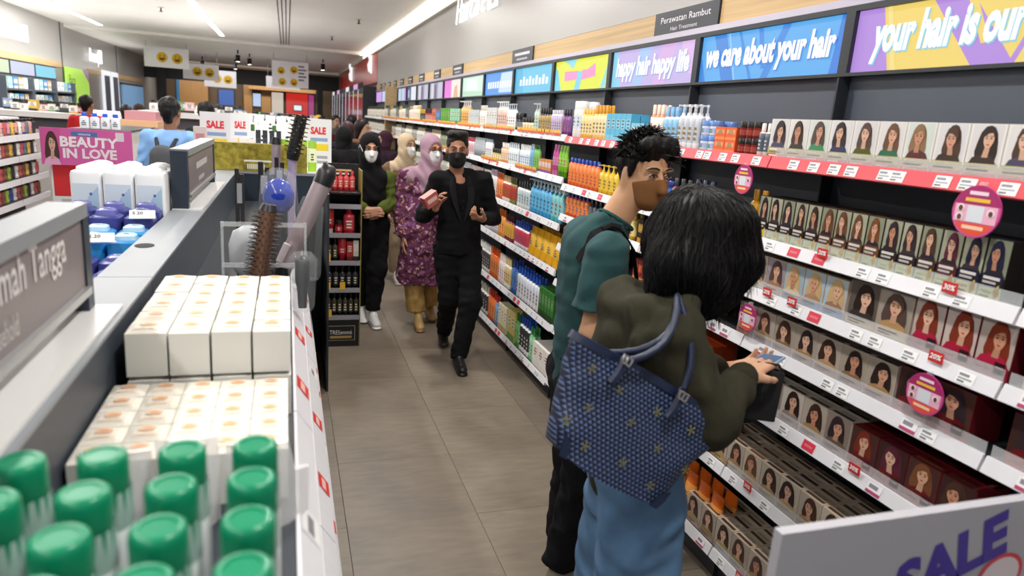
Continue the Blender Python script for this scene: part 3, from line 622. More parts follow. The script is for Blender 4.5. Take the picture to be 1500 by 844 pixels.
dye_run(0, 1, 'dark', .0645, .152, ['#2a1c18', '#2a1c18', '#33262a', '#3d2a22', '#3d2a22', '#6a4630', '#6a4630', '#6a4630', '#7a4a2c', '#33262a', '#33262a', '#4a3226', '#5c2436', '#22243c', '#22243c'], ['#9fa08a', '#a8a890', '#8a8f78'], ['#2c2624', '#3a3034', '#2a2430'], ['#a9b83a', '#b4c040', '#9cb034'], 2.165, 15, 'slim green-based hair dye box')
dye_run(0, 2, 'beige', .098, .128, ['#53403a', '#53403a', '#c9a97a', '#c9a97a', '#c9a97a'], ['#b0a698', '#9a8e98', '#9fb2bc', '#a8bcc8', '#aebfca'], ['#b08a68', '#a07a60', '#d8c4a0'], ['#c8b49a', '#b49a8c', '#5a8ab8', '#4a7cb4', '#4a7cb4'], 2.165, 5, 'pastel hair dye box')
dye_run(0, 2, 'beige', .118, .14, ['#2a1c18', '#53403a'], ['#5a524c', '#9c9488'], ['#3a3230', '#b89060'], ['#c8b088', '#cbb898'], 1.668, 2, 'wide tan hair dye box')
dye_run(0, 2, 'red', .098, .150, ['#7c2f1c', '#7c2f1c', '#7c2f1c'], ['#b8aaa2', '#c2b4ac'], ['#b01c40', '#a81a3a'], ['#8c1a30'], 1.428, 3, 'red hair dye box')
dye_run(0, 3, 'pale', .107, .122, ['#4a3226', '#53403a', '#4a3226', '#33262a', '#3d2a22', '#2a1c18', '#2a1c18'], ['#a89c8e', '#b0a498', '#a49888'], ['#a88458', '#b4946c', '#8a6a4c'], ['#a87a6c', '#9c6a64'], 2.19, 7, 'beige hair dye box')
dye_run(0, 3, 'red', .118, .135, ['#2a1c18', '#33262a'], ['#3c2622', '#4a2e28'], ['#6a1418'], ['#a82420'], 1.434, 2, 'dark red hair dye box')
dye_run(0, 4, 'pale', .108, .130, ['#4a3226', '#2a1c18', '#2a1c18', '#3d2a22', '#33262a'], ['#b0a496', '#8a7c70', '#c0b8b0'], ['#a8875c', '#6a5a48', '#90807a'], ['#a87a70', '#b49a8a'], 2.10, 5, 'beige hair dye box')
dye_run(0, 4, 'red', .105, .130, ['#7c2f1c', '#5c2436', '#7a4a2c', '#4a3226'], ['#4a2c28', '#3c2422'], ['#6a1a1c'], ['#982420'], 1.558, 4, 'dark red hair dye box')
dye_run(0, 5, 'beige', .104, .125, ['#4a3226', '#3d2a22', '#6a4630', '#3d2a22', '#33262a', '#4a3226', '#3d2a22', '#6a4630', '#33262a', '#3d2a22'], ['#c4b8a8', '#b8ac9c'], ['#b89a6a', '#a88a5c'], ['#b49a6c', '#a88c60'], 2.24, 10, 'golden beige hair dye box', d=.06, rows=3)
dye_run(0, 6, 'beige', .108, .130, ['#33262a', '#4a3226', '#3d2a22', '#4a3226', '#53403a', '#3d2a22'], ['#b4a89c', '#a89c90'], ['#a8905c', '#988050'], ['#a8948c', '#9c8880'], 2.35, 7, 'muted beige hair dye box', d=.06, rows=3)
# the very near bay at the right edge of the picture
dye_run(-1, 2, 'red', .105, .14, ['#4a3226', '#7c2f1c', '#4a3226', '#5c2436'], ['#c0b0a0'], ['#d8c8a8', '#a81a3a'], ['#d8c090', '#8c1a30'], 1.10, 4, 'red-framed hair dye box')
dye_run(-1, 3, 'red', .118, .135, ['#33262a', '#2a1c18', '#33262a', '#7a4a2c'], ['#3c2622', '#6a5040'], ['#6a1418'], ['#a82420'], 1.10, 4, 'dark red hair dye box')
dye_run(-1, 1, 'dark', .066, .152, ['#22243c', '#22243c', '#2a1c18'], ['#8a8f98'], ['#20243a'], ['#3a3a8c'], 1.12, 5, 'slim dark hair dye box')
dye_run(-1, 0, 'white', .105, .135, ['#2a1c18', '#4a3226'], ['#d8d4d4'], ['#3a2c28'], ['#b7ac78'], 1.12, 4, 'white hair dye box')

# products too far down the wall to pick apart: one object
def join_far():
    vs, fs, cs = [], [], []
    for me, loc in FAR_ITEMS:
        o = len(vs)
        for v in me.vertices: vs.append((loc[0] + v.co.y, loc[1] - v.co.x, loc[2] + v.co.z))
        ca = me.color_attributes['Col'].data
        for p in me.polygons:
            fs.append(tuple(o + q for q in p.vertices)); cs.append(tuple(ca[p.loop_start].color)[:3])
    b = MB(); b.v = vs; b.f = fs; b.c = cs
    o = b.build('distant_bottles', GLOSS); o['kind'] = 'stuff'
    tag(o, 'mixed bottles and cartons filling the farthest hair shelves', 'bottles')
join_far()
# ================================================================== lightboxes, plaques, lit lettering on the hair wall
LBX = 1.90; LZ0, LZ1 = 2.045, 2.285
def lightbox(k, cols, txt, tcol, deco, desc, ink=None):
    yc = bay_y(k)
    t = thing('lightbox_sign', desc, 'sign', (LBX, yc, LZ0), RZ_W, 'lightboxes over the hair shelves')
    w = .985; h = LZ1 - LZ0
    fb = MB()
    for x0, x1, z0, z1 in ((-w / 2, w / 2, 0, .012), (-w / 2, w / 2, h - .02, h), (-w / 2, -w / 2 + .022, .012, h - .02), (w / 2 - .022, w / 2, .012, h - .02)):
        fb.box(x0, x1, -.0, .06, z0, z1, '#15171c')
    fb.box(-w / 2 + .022, w / 2 - .022, .02, .06, .012, h - .02, '#15171c')
    fb.build('frame', DARK_METAL, t)
    fr = ((-w / 2 + .022, .019, .012), (1, 0, 0), (0, 0, 1), (0, -1, 0)); iw = w - .044; ih = h - .032
    p = MB(); p.rect(fr, 0, iw, 0, ih, cols[0], 0)
    for d in deco:
        pts = [(min(max(a, 0), 1) * iw, min(max(c, 0), 1) * ih) for a, c in d[1]]
        p.ppoly(fr, pts, d[0], d[2] if len(d) > 2 else 1)
    p.build('backlit_panel', LIT, t)
    if txt:
        q = MB()
        q.text(txt[0], fr, iw * txt[1], ih * txt[2], ih * txt[3], tcol, 8, width=iw * txt[4], bold=.05, shear=.15, res=3)
        if ink: 
            q2 = MB(); q2.text(txt[0], fr, iw * txt[1] + .004, ih * txt[2] - .004, ih * txt[3], ink, 6, width=iw * txt[4], bold=.055, shear=.15, res=3); q2.build('letter_shadow', LIT, t)
        q.build('lettering', LIT, t)
    return t
stripe = lambda c, a0, b0, a1, b1, w, l=2: (c, [(a0, b0), (a0 + w, b0), (a1 + w, b1), (a1, b1)], l)
lightbox(0, ['#f5d76a'], ('your hair is our', .085, .34, .52, .575), '#ffffff', [('#b48ae0', [(0, 0), (.17, 0), (.1, 1), (0, 1)]), stripe('#b48ae0', .32, 1, .5, 0, .14, 1), stripe('#f5d76a', .44, 1, .52, .3, .03, 2), stripe('#b48ae0', .62, 0, .72, 1, .02), stripe('#b48ae0', .8, 0, .9, 1, .04), stripe('#b48ae0', .16, 0, .1, 1, .015), stripe('#f7e08a', .19, 0, .13, 1, .02, 3)],
         'yellow and purple backlit sign reading your hair is our', '#7ad0e8')
lightbox(1, ['#55aef2'], ('we care about your hair', .05, .34, .46, .90), '#ffffff', [stripe('#2a86e0', .1, 1, .2, 0, .1, 1), stripe('#2f8ae2', .3, 1, .42, 0, .02), stripe('#2f8ae2', .5, 0, .62, 1, .05), stripe('#2f8ae2', .45, 1, .5, .2, .03), ('#2a7fe0', [(.93, 0), (1, 0), (1, 1), (.96, 1)]), stripe('#8cc8f8', .22, 1, .3, 0, .015, 3), ('#2a86e0', [(0, 0), (.06, 0), (0, .6)])],
         'blue backlit sign reading we care about your hair', '#3f7ad8')
lightbox(2, ['#c8b6ec'], ('happy hair happy life', .06, .32, .46, .88), '#ffffff', [('#8fd6f4', [(0, 0), (.12, 0), (.06, 1), (0, 1)]), ('#a8c8f4', [(.28, 0), (.4, 0), (.52, 1), (.36, 1)]), ('#dcb2e8', [(.55, 0), (.68, 0), (.8, 1), (.62, 1)]), ('#e2bdf0', [(.86, .3), (1, .2), (1, 1), (.84, 1)])],
         'pale pink and lilac backlit sign reading happy hair happy life', '#7f9fe0')
lightbox(3, ['#eaf03c'], None, None, [('#7fd8f2', [(0, 0), (.14, 0), (.05, .7), (0, .8)]), ('#8ce0ec', [(.18, 1), (.42, 1), (.36, .7)]), ('#f49ad0', [(.2, .32), (.44, .34), (.46, .62), (.2, .64)], 3), ('#f49ad0', [(.53, .32), (.78, .4), (.76, .8), (.62, .62), (.54, .64)], 3), ('#7fd8f2', [(.4, 0), (.5, 0), (.55, .6), (.46, .6)], 2), ('#8ce0ec', [(.86, 0), (.94, 0), (.96, .7)])],
         'bright yellow backlit sign with pink lettering')
lightbox(4, ['#66c9ee'], None, None, [('#4fbbe6', [(0, 0), (.25, 0), (.2, 1), (0, 1)])] + [('#f2fbff', [(.14 + .085 * q, .3), (.2 + .085 * q, .3), (.205 + .085 * q, .55 + .1 * (q % 2)), (.145 + .085 * q, .55 + .1 * (q % 2))], 3) for q in range(9)],
         'light cyan backlit sign with a white lettering line')
lightbox(5, ['#4a9af0'], None, None, [('#cfe6fb', [(.5, .1), (.98, .1), (.98, .95), (.58, .95)])] + [('#f2f8ff', [(.1 + .085 * q, .3), (.165 + .085 * q, .3), (.17 + .085 * q, .6), (.105 + .085 * q, .6)], 3) for q in range(10)],
         'deep blue to white backlit sign with lettering')
lightbox(6, ['#d8f2e4'], None, None, [('#bfe6c8', [(0, 0), (1, 0), (1, .22), (0, .3)]), ('#eefaf6', [(.2, .3), (.7, .3), (.7, .9), (.2, .9)])], 'pale green and white backlit sign')
lightbox(7, ['#f4ece4'], None, None, [('#f07ae0', [(0, 0), (.42, 0), (.42, 1), (0, 1)]), ('#e8b48a', [(.55, 0), (.8, 0), (.74, .7), (.6, .6)])], 'backlit sign half magenta half white')
for k, d in ((8, 'nearer of two grey-violet backlit picture signs'), (9, 'farther of two grey-violet backlit picture signs')):
    lightbox(k, ['#9a9ab4'], None, None, [('#d8d4e0', [(.1, 0), (.3, 0), (.3, 1), (.1, 1)]), ('#5a5a74', [(.35, 0), (.5, 0), (.5, .9), (.35, .9)]), ('#c8c4dc', [(.6, 0), (.9, 0), (.9, 1), (.6, 1)])], d)
lightbox(10, ['#e8eaf6'], None, None, [('#3a4a6a', [(.0, 0), (.4, 0), (.4, 1), (.0, 1)]), ('#a8c0e0', [(.1, .2), (.25, .2), (.25, .8), (.1, .8)], 2)], 'backlit sign half navy half white')
lightbox(11, ['#c8d8f0'], None, None, [('#d08af0', [(.7, 0), (1, 0), (1, 1), (.7, 1)]), ('#8ac0a8', [(.3, 0), (.45, 0), (.45, 1), (.3, 1)])], 'farthest pale blue backlit sign beside the oak post')
def plaque(y, w, lines, desc):
    t = thing('category_plaque', desc, 'sign', (1.915, y, 2.303), RZ_W, 'dark category plaques on the oak header')
    MB().box(-w / 2, w / 2, -.012, 0, 0, .122, '#2a2f40').build('plate', mat('navy_plaque', '#191d2b', rough=.4), t)
    q = MB(); fr = fr_front(-.012)
    if lines:
        q.text(lines[0], fr, 0, .064, .032, '#e8e8ee', 2, width=w * .78, align='c', res=2); q.text(lines[1], fr, 0, .022, .02, '#d8d8e0', 2, width=w * .42, align='c', res=2)
    else:
        q.rect(fr, -w * .36, w * .36, .068, .09, '#d8d8e0', 2); q.rect(fr, -w * .26, w * .26, .03, .045, '#b8b8c4', 2)
    q.build('lettering', MATTE, t)
plaque(3.26, .60, ('Perawatan Rambut', 'Hair Treatment'), 'navy plaque reading Perawatan Rambut Hair Treatment')
for n, (px_y, w) in enumerate([(5.85, .55), (8.25, .5), (9.45, .4), (10.6, .4), (11.6, .38), (12.5, .36), (13.3, .34), (14.1, .3), (14.8, .3), (15.4, .3)]):
    plaque(px_y, w, None, '%s small dark plaque on the oak header, counting away from the large navy one' % ['first', 'second', 'third', 'fourth', 'fifth', 'sixth', 'seventh', 'eighth', 'ninth', 'tenth'][n])
# lit lettering on the bulkhead
def lit_word(name, txt, loc, rz, h, width, desc, shear=.25, icon=True):
    t = thing(name, desc, 'sign', loc, rz)
    q = MB(); q.text(txt, fr_front(-.03), 0, 0, h, '#ffffff', 1, width=width, bold=-.02, shear=shear, depth=.012, res=3); q.build('letters', mat('lit_letter_face', vcol=True, emit=.9), t)
    if icon:
        ib = MB(); fr = fr_front(-.05)
        for x0, x1, z0, z1 in ((1.08, 1.14, 0, 1.0), (1.14, 1.34, 0, .12), (1.28, 1.34, .12, 1.0), (1.14, 1.28, .88, 1.0), (1.19, 1.23, .3, .75)):
            ib.box(width * x0, width * x1, -.03, -.018, h * z0, h * z1, '#ffffff')
        ib.build('icon', mat('lit_letter_face', vcol=True, emit=.9), t)
lit_word('lit_wall_lettering', 'Haircare', (1.925, 8.42, 2.875), RZ_W, .30, 1.28, 'white illuminated Haircare lettering on the grey bulkhead')
# red section farther down
for n, (y, d) in enumerate([(17.3, 'nearer'), (22.6, 'farther')]):
    t = thing('blade_sign', '%s white glowing blade sign on the red fascia' % d, 'sign', (1.92, y, 2.72), 0, 'white blade signs on the red fascia')
    b = MB(); b.lathe([(.02, 0), (.09, .05), (.11, .2), (.07, .3), (.11, .42), (.09, .6), (.02, .66)], '#ffffff', n=12, sy=.35); b.build('glowing_face', LIT, t); MB().box(-.02, .06, -.02, .02, .3, .34, '#999999').build('bracket', WHITE_METAL, t)
# oak post and the dark display cases past it
b = MB(); b.box(1.70, 1.95, 12.98, 13.10, 0, 2.3, '#c8a878'); struct(b.build('trim_5', WOOD))
for k in range(9):
    y = 16.4 + 1.25 * k
    t = thing('display_case', '%s tall dark glass display case under the red fascia' % ['first', 'second', 'third', 'fourth', 'fifth', 'sixth', 'seventh', 'eighth', 'ninth'][k], 'display case', (1.94, y + .6, 0), RZ_W, 'dark display cases under the red fascia')
    MB().box(-.6, .6, -.3, 0, 0, 2.4, '#3a3e48').build('cabinet', DARK_METAL, t)
    MB().box(-.52, .52, -.305, -.30, .9, 2.25, '#565c6c').build('glass_door', mat('smoked_glass', '#4a5060', rough=.1), t)
    MB().box(-.58, -.55, -.31, -.30, .8, 2.35, '#e8e8f4').build('light_strip', LIT, t)
    MB().box(-.5, .5, -.31, -.3, 2.36, 2.48, ['#181a20', '#d8a0d8', '#181a20', '#e8e0e8', '#2a2c34'][k % 5]).build('header_card', LIT if k % 5 in (1, 3) else MATTE, t)
for k in range(3):
    yc = 13.6 + k * 1.0
    t = thing('shelving_bay', '%s pale shelving bay past the oak post' % ['nearest', 'middle', 'farthest'][k], 'shelving', (SHX, yc, 0), RZ_W, 'pale bays past the oak post')
    for z in Z_FAR: link('price_rail', RAIL_MEW, link('shelf', BOARD_MEW, t, (0, 0, z)))
    tb = thing('lightbox_sign', '%s small bright sign past the oak post' % ['nearest', 'middle', 'farthest'][k], 'sign', (LBX, yc, LZ0), RZ_W, 'bright signs past the oak post')
    MB().box(-.48, .48, 0, .05, 0, .24, '#15171c').build('frame', DARK_METAL, tb)
    MB().box(-.45, .45, -.004, 0, .015, .22, ['#c8d87a', '#bcd4f0', '#d6a0ee'][k]).build('backlit_panel', LIT, tb)
    for q in range(5):
        for i, zz in enumerate(Z_FAR[:3]):
            c = ['#d8d4c0', '#b8a87a', '#5a6a60', '#e8e4dc', '#a8987a'][(q + i + k) % 5]
            me = product('bottle', .12, .2, c, '#3a3a38', '#ece8dc')
            tag(link('shampoo_bottle', me, None, (SHX - .2, yc - .38 + .19 * q, zz + .04), RZ_W), 'pale bottle on %s shelf of the %s bay past the oak post' % (ORD[i], ['nearest', 'middle', 'farthest'][k]), 'bottle', 'bottles past the oak post %d %d' % (k, i))

# round pink shelf talkers (their printed code square is left out)
def talker(y, zc, R, desc):
    t = thing('shelf_talker', desc, 'price card', (SHX - SHD - .014, y, zc), RZ_W, 'round pink shelf talkers')
    b = MB(); n = 28
    ring = lambda r, y_: [(r * math.cos(2 * math.pi * k / n), y_, r * math.sin(2 * math.pi * k / n)) for k in range(n)]
    b.loft([ring(R, .0012), ring(R, -.0012)], '#c63a86'); b.build('card', PRINT, t)
    p = MB(); fr = fr_front(-.0014)
    p.disc(fr, 0, 0, R * .97, R * .97, '#d65a9a', 1, 28); p.ppoly(fr, [(R * .97 * math.cos(math.radians(a)), R * .97 * math.sin(math.radians(a))) for a in range(15, 166, 10)], '#a82a6a', 2)
    p.ppoly(fr, [(R * .9 * math.cos(math.radians(a)), R * .9 * math.sin(math.radians(a))) for a in range(-150, -29, 10)], '#e8543c', 2)
    p.rect(fr, -R * .86, R * .86, -R * .42, R * .24, '#efb4cc', 2)
    p.rect(fr, -R * .38, R * .38, R * .62, R * .76, '#f6d8e6', 3); p.rect(fr, -R * .5, R * .5, R * .36, R * .5, '#f0c040', 3); p.rect(fr, -R * .44, R * .44, -R * .68, -R * .54, '#f8d0b0', 3)
    p.rect(fr, -R * .34, R * .34, -R * .4, R * .22, '#dfe2ea', 3)
    for sx, sz in ((-.62, .1), (-.62, -.24), (.62, .0)):
        p.disc(fr, R * sx, R * sz, R * .16, R * .16, '#f6e0e6', 4); p.disc(fr, R * sx, R * (sz - .02), R * .09, R * .11, '#6a3a30', 5)
    p.build('print', PRINT, t)
    MB().box(-.006, .006, -.001, .012, R * .9, R * 1.12, '#e8e8ee').build('clip', CLEAR, t)
talker(2.235, 1.655, .055, 'round pink promo card hanging from the red top rail beside the dark red jars')
talker(1.285, 1.665, .066, 'round pink promo card on the red top rail at the right picture edge')
talker(2.09, 1.155, .052, 'round pink promo card on the white rail above the shopper\'s hand')
talker(1.315, 1.165, .058, 'round pink promo card in front of the dark red dye boxes')
# ================================================================== the near gondola on the left
SPINE_M = mat('slate_spine_laminate', '#5d6368', rough=.45, noise=.05, nscale=5)
G1 = thing('gondola', 'slate grey gondola with a flat spine and white price rails, nearest the camera', 'shelving', (-.4, 2.7, 0))
segs = [(.25, 1.93), (1.934, 3.55), (3.554, 5.2)]
for y0, y1 in segs:
    b = MB(); b.box(-.06, .065, y0 - 2.7, y1 - 2.7, 0, 1.345, '#39404a', top='#8b9096'); 
    b.box(-.062, .067, y0 - 2.7, y1 - 2.7, 1.345, 1.352, '#8f949a'); b.build('spine_panel', SPINE_M if False else mat('spine_two_tone', vcol=True, rough=.45, noise=.04, nscale=5), G1)
b = MB(); b.lathe([(.0, 0), (.028, 0), (.028, .001), (0, .001)], '#0a0a0b', n=16, c=(-.025, 2.363 - 2.7, 1.3525), sy=1.3); b.build('cable_hole', MATTE, G1)
def g1_shelf(z, x1, y0=.25, y1=5.15, rail=WHITE_METAL, tags=True):
    s = MB().box(.066, x1 + .4 - .012, y0 - 2.7, y1 - 2.7, z - .02, z, '#2f353d').build('shelf', mat('spine_two_tone'), G1)
    n = 4
    for q in range(n):
        a = y0 + (y1 - y0) * q / n; c = y0 + (y1 - y0) * (q + 1) / n - .006
        rb = MB(); A_ = [(x1 + .388, a - 2.7, z - .02), (x1 + .388, a - 2.7, z + .006), (x1 + .394, a - 2.7, z + .006), (x1 + .428, a - 2.7, z - .045), (x1 + .424, a - 2.7, z - .05)]; B_ = [(p_[0], c - 2.7, p_[2]) for p_ in A_]
        rb.loft([A_, B_], '#e6e6ea'); rb.build('price_rail', RAIL_W, s)
    if tags:
        r = random.Random(int(z * 100))
        for q in range(9):
            yy = y0 + .35 + q * .5 + r.uniform(-.1, .1)
            tb = MB(); fr = ((x1 + .4275, yy - 2.7, z - .044), (0, 1, 0), (-.555, 0, .832), (.832, 0, .555))
            red = q % 3 != 1
            tb.rect(fr, 0, .075, .006, .055, '#d8362f' if red else '#f4f4f4', 2); tb.rect(fr, .010, .062, .022, .04, '#f3c4be' if red else '#8a8a90', 3); tb.build('price_tag', PRINT, s)
g1_shelf(1.15, .022); g1_shelf(.86, .075); g1_shelf(.50, .12); g1_shelf(.13, .16)
MB().box(.066, .54, .25 - 2.7, 5.15 - 2.7, 0, .085, '#17181b').build('kick_plate', DARK_METAL, G1)
MB().box(-.40, -.062, .6 - 2.7, 5.1 - 2.7, 1.12, 1.145, '#2f353d').build('shelf', mat('spine_two_tone'), G1)
MB().box(-.42, -.40, .6 - 2.7, 5.1 - 2.7, 1.09, 1.15, '#e6e6ea').build('price_rail', RAIL_W, G1)
MB().box(-.40, -.062, .6 - 2.7, 5.1 - 2.7, 0, .95, '#23272d').build('base_cabinet', DARK_METAL, G1)
b = MB(); b.box(-.42, .66, 2.50, 2.60, 0, 1.335, '#23303e', top='#8b9096'); b.box(-.425, .665, 2.495, 2.605, 1.335, 1.352, '#8f949a'); b.build('end_panel', mat('spine_two_tone'), G1)
b = MB(); b.box(.635, .647, 1.70, 2.5, 0.0, 1.30, '#1b1f24'); b.build('side_panel', DARK_METAL, G1)
hole = MB(); hole.box(.648, .650, -.012, .012, -.004, .004, '#05060a'); hole_me = hole.mesh('slot', MATTE)
for q in range(22): link('slot', hole_me, G1, (0, 1.76, .12 + .052 * q))
def spine_sign(y0, y1, lines, desc, z0=1.352, h=.235):
    t = thing('spine_sign_holder', desc, 'sign', (-.43, (y0 + y1) / 2, z0), 0, 'sign holders on the gondola spine'); hl = (y1 - y0) / 2
    MB().box(-.03, .085, -hl - .03, hl + .03, 0, .006, '#e9e9e7').build('base_plate', mat('white_base_plate', '#dcdcda', rough=.3), t)
    for s in (-1, 1): MB().box(-.03, .034, s * hl - .022, s * hl + .022, .006, h, '#2a3442').build('post', mat('navy_post', '#26303d', rough=.4, noise=.04), t)
    b = MB(); b.box(-.028, .030, -hl + .022, hl - .022, .055, h - .022, '#756e70'); b.build('panel', mat('sign_panel', '#786f72', rough=.4), t)
    MB().box(-.032, .038, -hl, hl, h - .022, h + .006, '#7d8186').build('top_cap', mat('sign_cap', '#858a8f', rough=.4), t)
    MB().box(.030, .042, -hl + .03, hl - .022, .045, .060, '#b8bab9').build('ledge', mat('silver_ledge', '#b4b6b6', rough=.3, metal=.6), t)
    q = MB(); fr = ((.030, 0, .055), (0, 1, 0), (0, 0, 1), (1, 0, 0))
    if lines:
        q.text(lines[0], fr, 1.07 - (y0 + y1) / 2, .085, .062, '#d9d3d3', 3, width=.40, bold=.01); q.text(lines[1], fr, 1.07 - (y0 + y1) / 2, .022, .036, '#cfc9c9', 3, width=.135)
    else:
        q.rect(fr, -.25, .2, .09, .12, '#b5b0b2', 3); q.rect(fr, -.18, .05, .03, .05, '#a9a4a6', 3)
    q.build('lettering', MATTE, t)
spine_sign(.62, 1.612, ('Rumah Tangga', 'Household'), 'large grey sign reading Rumah Tangga on a white base at the left picture edge', h=.225)
spine_sign(3.2, 4.32, None, 'long grey sign on dark posts farther along the gondola spine', h=.245)

# ---- spray cans with green caps
can_b = MB(); can_b.lathe([(.026, 0), (.029, .004), (.029, .14), (.0285, .16), (.022, .172), (.022, .178)], ['#eceff0', '#eceff0', '#eceff0', '#e4e8e8', '#d0d4d6'], n=20)
fr = fr_front(-.0292); can_b.rect(fr, -.014, .014, .02, .045, '#b9cfc4', 1); can_b.rect(fr, -.012, .012, .06, .1, '#7fb8a2', 1); can_b.disc(fr, .008, .12, .006, .006, '#c8505a', 1)
can_me = can_b.mesh('can_body', GLOSS, 40)
cap_b = MB(); cap_b.lathe([(.0255, .206), (.0265, .21), (.0265, .238), (.0255, .2465), (.022, .2495), (.017, .2490), (.0165, .2475), (0.0005, .2475)], '#12855f', n=24); cap_me = cap_b.mesh('cap', mat('green_cap_plastic', '#0d8a62', rough=.3), 50)
skirt = MB(); skirt.lathe([(.0285, .160), (.0288, .165), (.0275, .206), (.0268, .207), (.0268, .165)], '#bcd6cc', n=24); skirt_me = skirt.mesh('cap_skirt', mat('milky_cap_skirt', '#b4cfc6', rough=.25, alpha=.72), 50)
teeth = MB()
for q in range(16):
    a = 2 * math.pi * q / 16; teeth.face([(.0278 * math.cos(a - .1), .0278 * math.sin(a - .1), .208), (.0278 * math.cos(a + .1), .0278 * math.sin(a + .1), .208), (.0284 * math.cos(a), .0284 * math.sin(a), .18)], '#1f9270')
teeth_me = teeth.mesh('cap_teeth', GLOSS)
col_n = ['against the spine', 'second from the spine', 'second from the aisle', 'on the aisle side']; row_n = ['back', 'second', 'third', 'front']
for iy, yy in enumerate([.826, .743, .661, .580]):
    for ix, xx in enumerate([-.286, -.204, -.121, -.040]):
        o = tag(link('spray_can', can_me, None, (xx, yy, 1.151)), 'white spray can with green cap, %s row, %s' % (row_n[iy], col_n[ix]), 'spray can', 'green-capped spray cans')
        o.rotation_euler = (0, 0, random.Random(ix * 7 + iy).uniform(-.6, .6))
        for n_, m_ in (('cap', cap_me), ('cap_skirt', skirt_me), ('cap_teeth', teeth_me)): link(n_, m_, o)

# ---- small white cartons with an orange mark
def soap_box(w, d, h):
    b = MB(); n = 6
    tz = lambda a, c: h - .004 + .008 * math.sin(math.pi * a) ** .6 * (1 - abs(2 * c - 1) ** 3)
    G = [[(-w / 2 + w * i / n, -d / 2 + d * j / n, tz(i / n, j / n)) for i in range(n + 1)] for j in range(n + 1)]
    for j in range(n):
        for i in range(n): b.face([G[j][i], G[j][i + 1], G[j + 1][i + 1], G[j + 1][i]], '#efe9dc')
    for ed in ([G[0][i] for i in range(n + 1)], [G[j][n] for j in range(n + 1)], [G[n][i] for i in range(n, -1, -1)], [G[j][0] for j in range(n, -1, -1)]):
        b.face([(ed[0][0], ed[0][1], 0), (ed[-1][0], ed[-1][1], 0)] + ed[::-1], '#dcdcd6')
    p = MB(); tf = ((0, 0, h + .0046), (1, 0, 0), (0, 1, 0), (0, 0, 1))
    p.disc(tf, 0, d * .02, w * .22, d * .16, '#f4c9a4', 1, 10); p.disc(tf, 0, d * .02, w * .12, d * .08, '#eeb283', 2, 8); p.rect(tf, -w * .3, w * .3, -d * .32, -d * .26, '#f2d6bc', 1)
    return b.mesh('soap_carton', mat('cream_card', vcol=True, rough=.6), 30), p.mesh('top_print', PRINT)
sbA = soap_box(.077, .083, .0955); sbB = soap_box(.064, .064, .0955)
ORDN = ['first', 'second', 'third', 'fourth', 'fifth', 'sixth', 'seventh', 'eighth', 'ninth', 'tenth', 'eleventh', 'twelfth', 'thirteenth', 'fourteenth', 'fifteenth', 'sixteenth']
for iy in range(6):
    for ix in range(4):
        for iz in range(2):
            x = -.272 + .0795 * ix; y = 1.512 + .086 * iy
            j = random.Random(ix * 31 + iy * 7 + iz)
            lab = 'cream carton of the raised stack, %s column from the spine, %s row' % (ORDN[ix], ORDN[iy]) if iz else 'cream carton in the bottom layer of the raised stack'
            o = tag(link('soap_carton', sbA[0], None, (x + j.uniform(-.0008, .0008), y + (j.uniform(-.001, .001)), 1.151 + .0998 * iz)), lab, 'box', 'cream cartons')
            o.scale = (.975, .975, j.uniform(.975, 1.0))
            if iz: link('top_print', sbA[1], o)
for iy in range(5):
    for ix in range(5):
        x = -.296 + .0655 * ix; y = 1.152 + .0665 * iy
        o = tag(link('soap_carton', sbB[0], None, (x, y, 1.151)), 'small cream carton of the lower front block, %s column, %s row' % (ORDN[ix], ORDN[iy]), 'box', 'cream cartons')
        link('top_print', sbB[1], o)
# clear curved shelf dividers between cans and cartons
DIV_M = mat('frosted_acrylic', '#f1f2f2', rough=.25, alpha=.42)
for n, (x0, x1, zz, nm) in enumerate([(-.30, -.20, 1.30, 'left'), (-.195, -.105, 1.315, 'middle'), (-.095, .03, 1.30, 'right')]):
    b = MB(); L_ = []; 
    for k in range(13):
        a = math.pi * k / 12; L_.append((x0 + (x1 - x0) * k / 12, 1.075 - .05 * math.sin(a), 1.152, zz - .02 + .02 * math.sin(a) - (.05 if nm == 'right' and k > 9 else 0)))
    for k in range(12):
        p, q = L_[k], L_[k + 1]
        b.face([(p[0], p[1], p[2]), (q[0], q[1], q[2]), (q[0], q[1], q[3]), (p[0], p[1], p[3])], '#ffffff'); b.face([(q[0], q[1] + .002, q[2]), (p[0], p[1] + .002, p[2]), (p[0], p[1] + .002, p[3]), (q[0], q[1] + .002, q[3])], '#ffffff')
        b.face([(p[0], p[1], p[3]), (q[0], q[1], q[3]), (q[0], q[1] + .014, q[3] - .001), (p[0], p[1] + .014, p[3] - .001)], '#ffffff')
    tag(b.build('shelf_divider', DIV_M, None, 40), 'frosted curved plastic divider behind the spray cans, %s one' % nm, 'divider', 'frosted dividers')

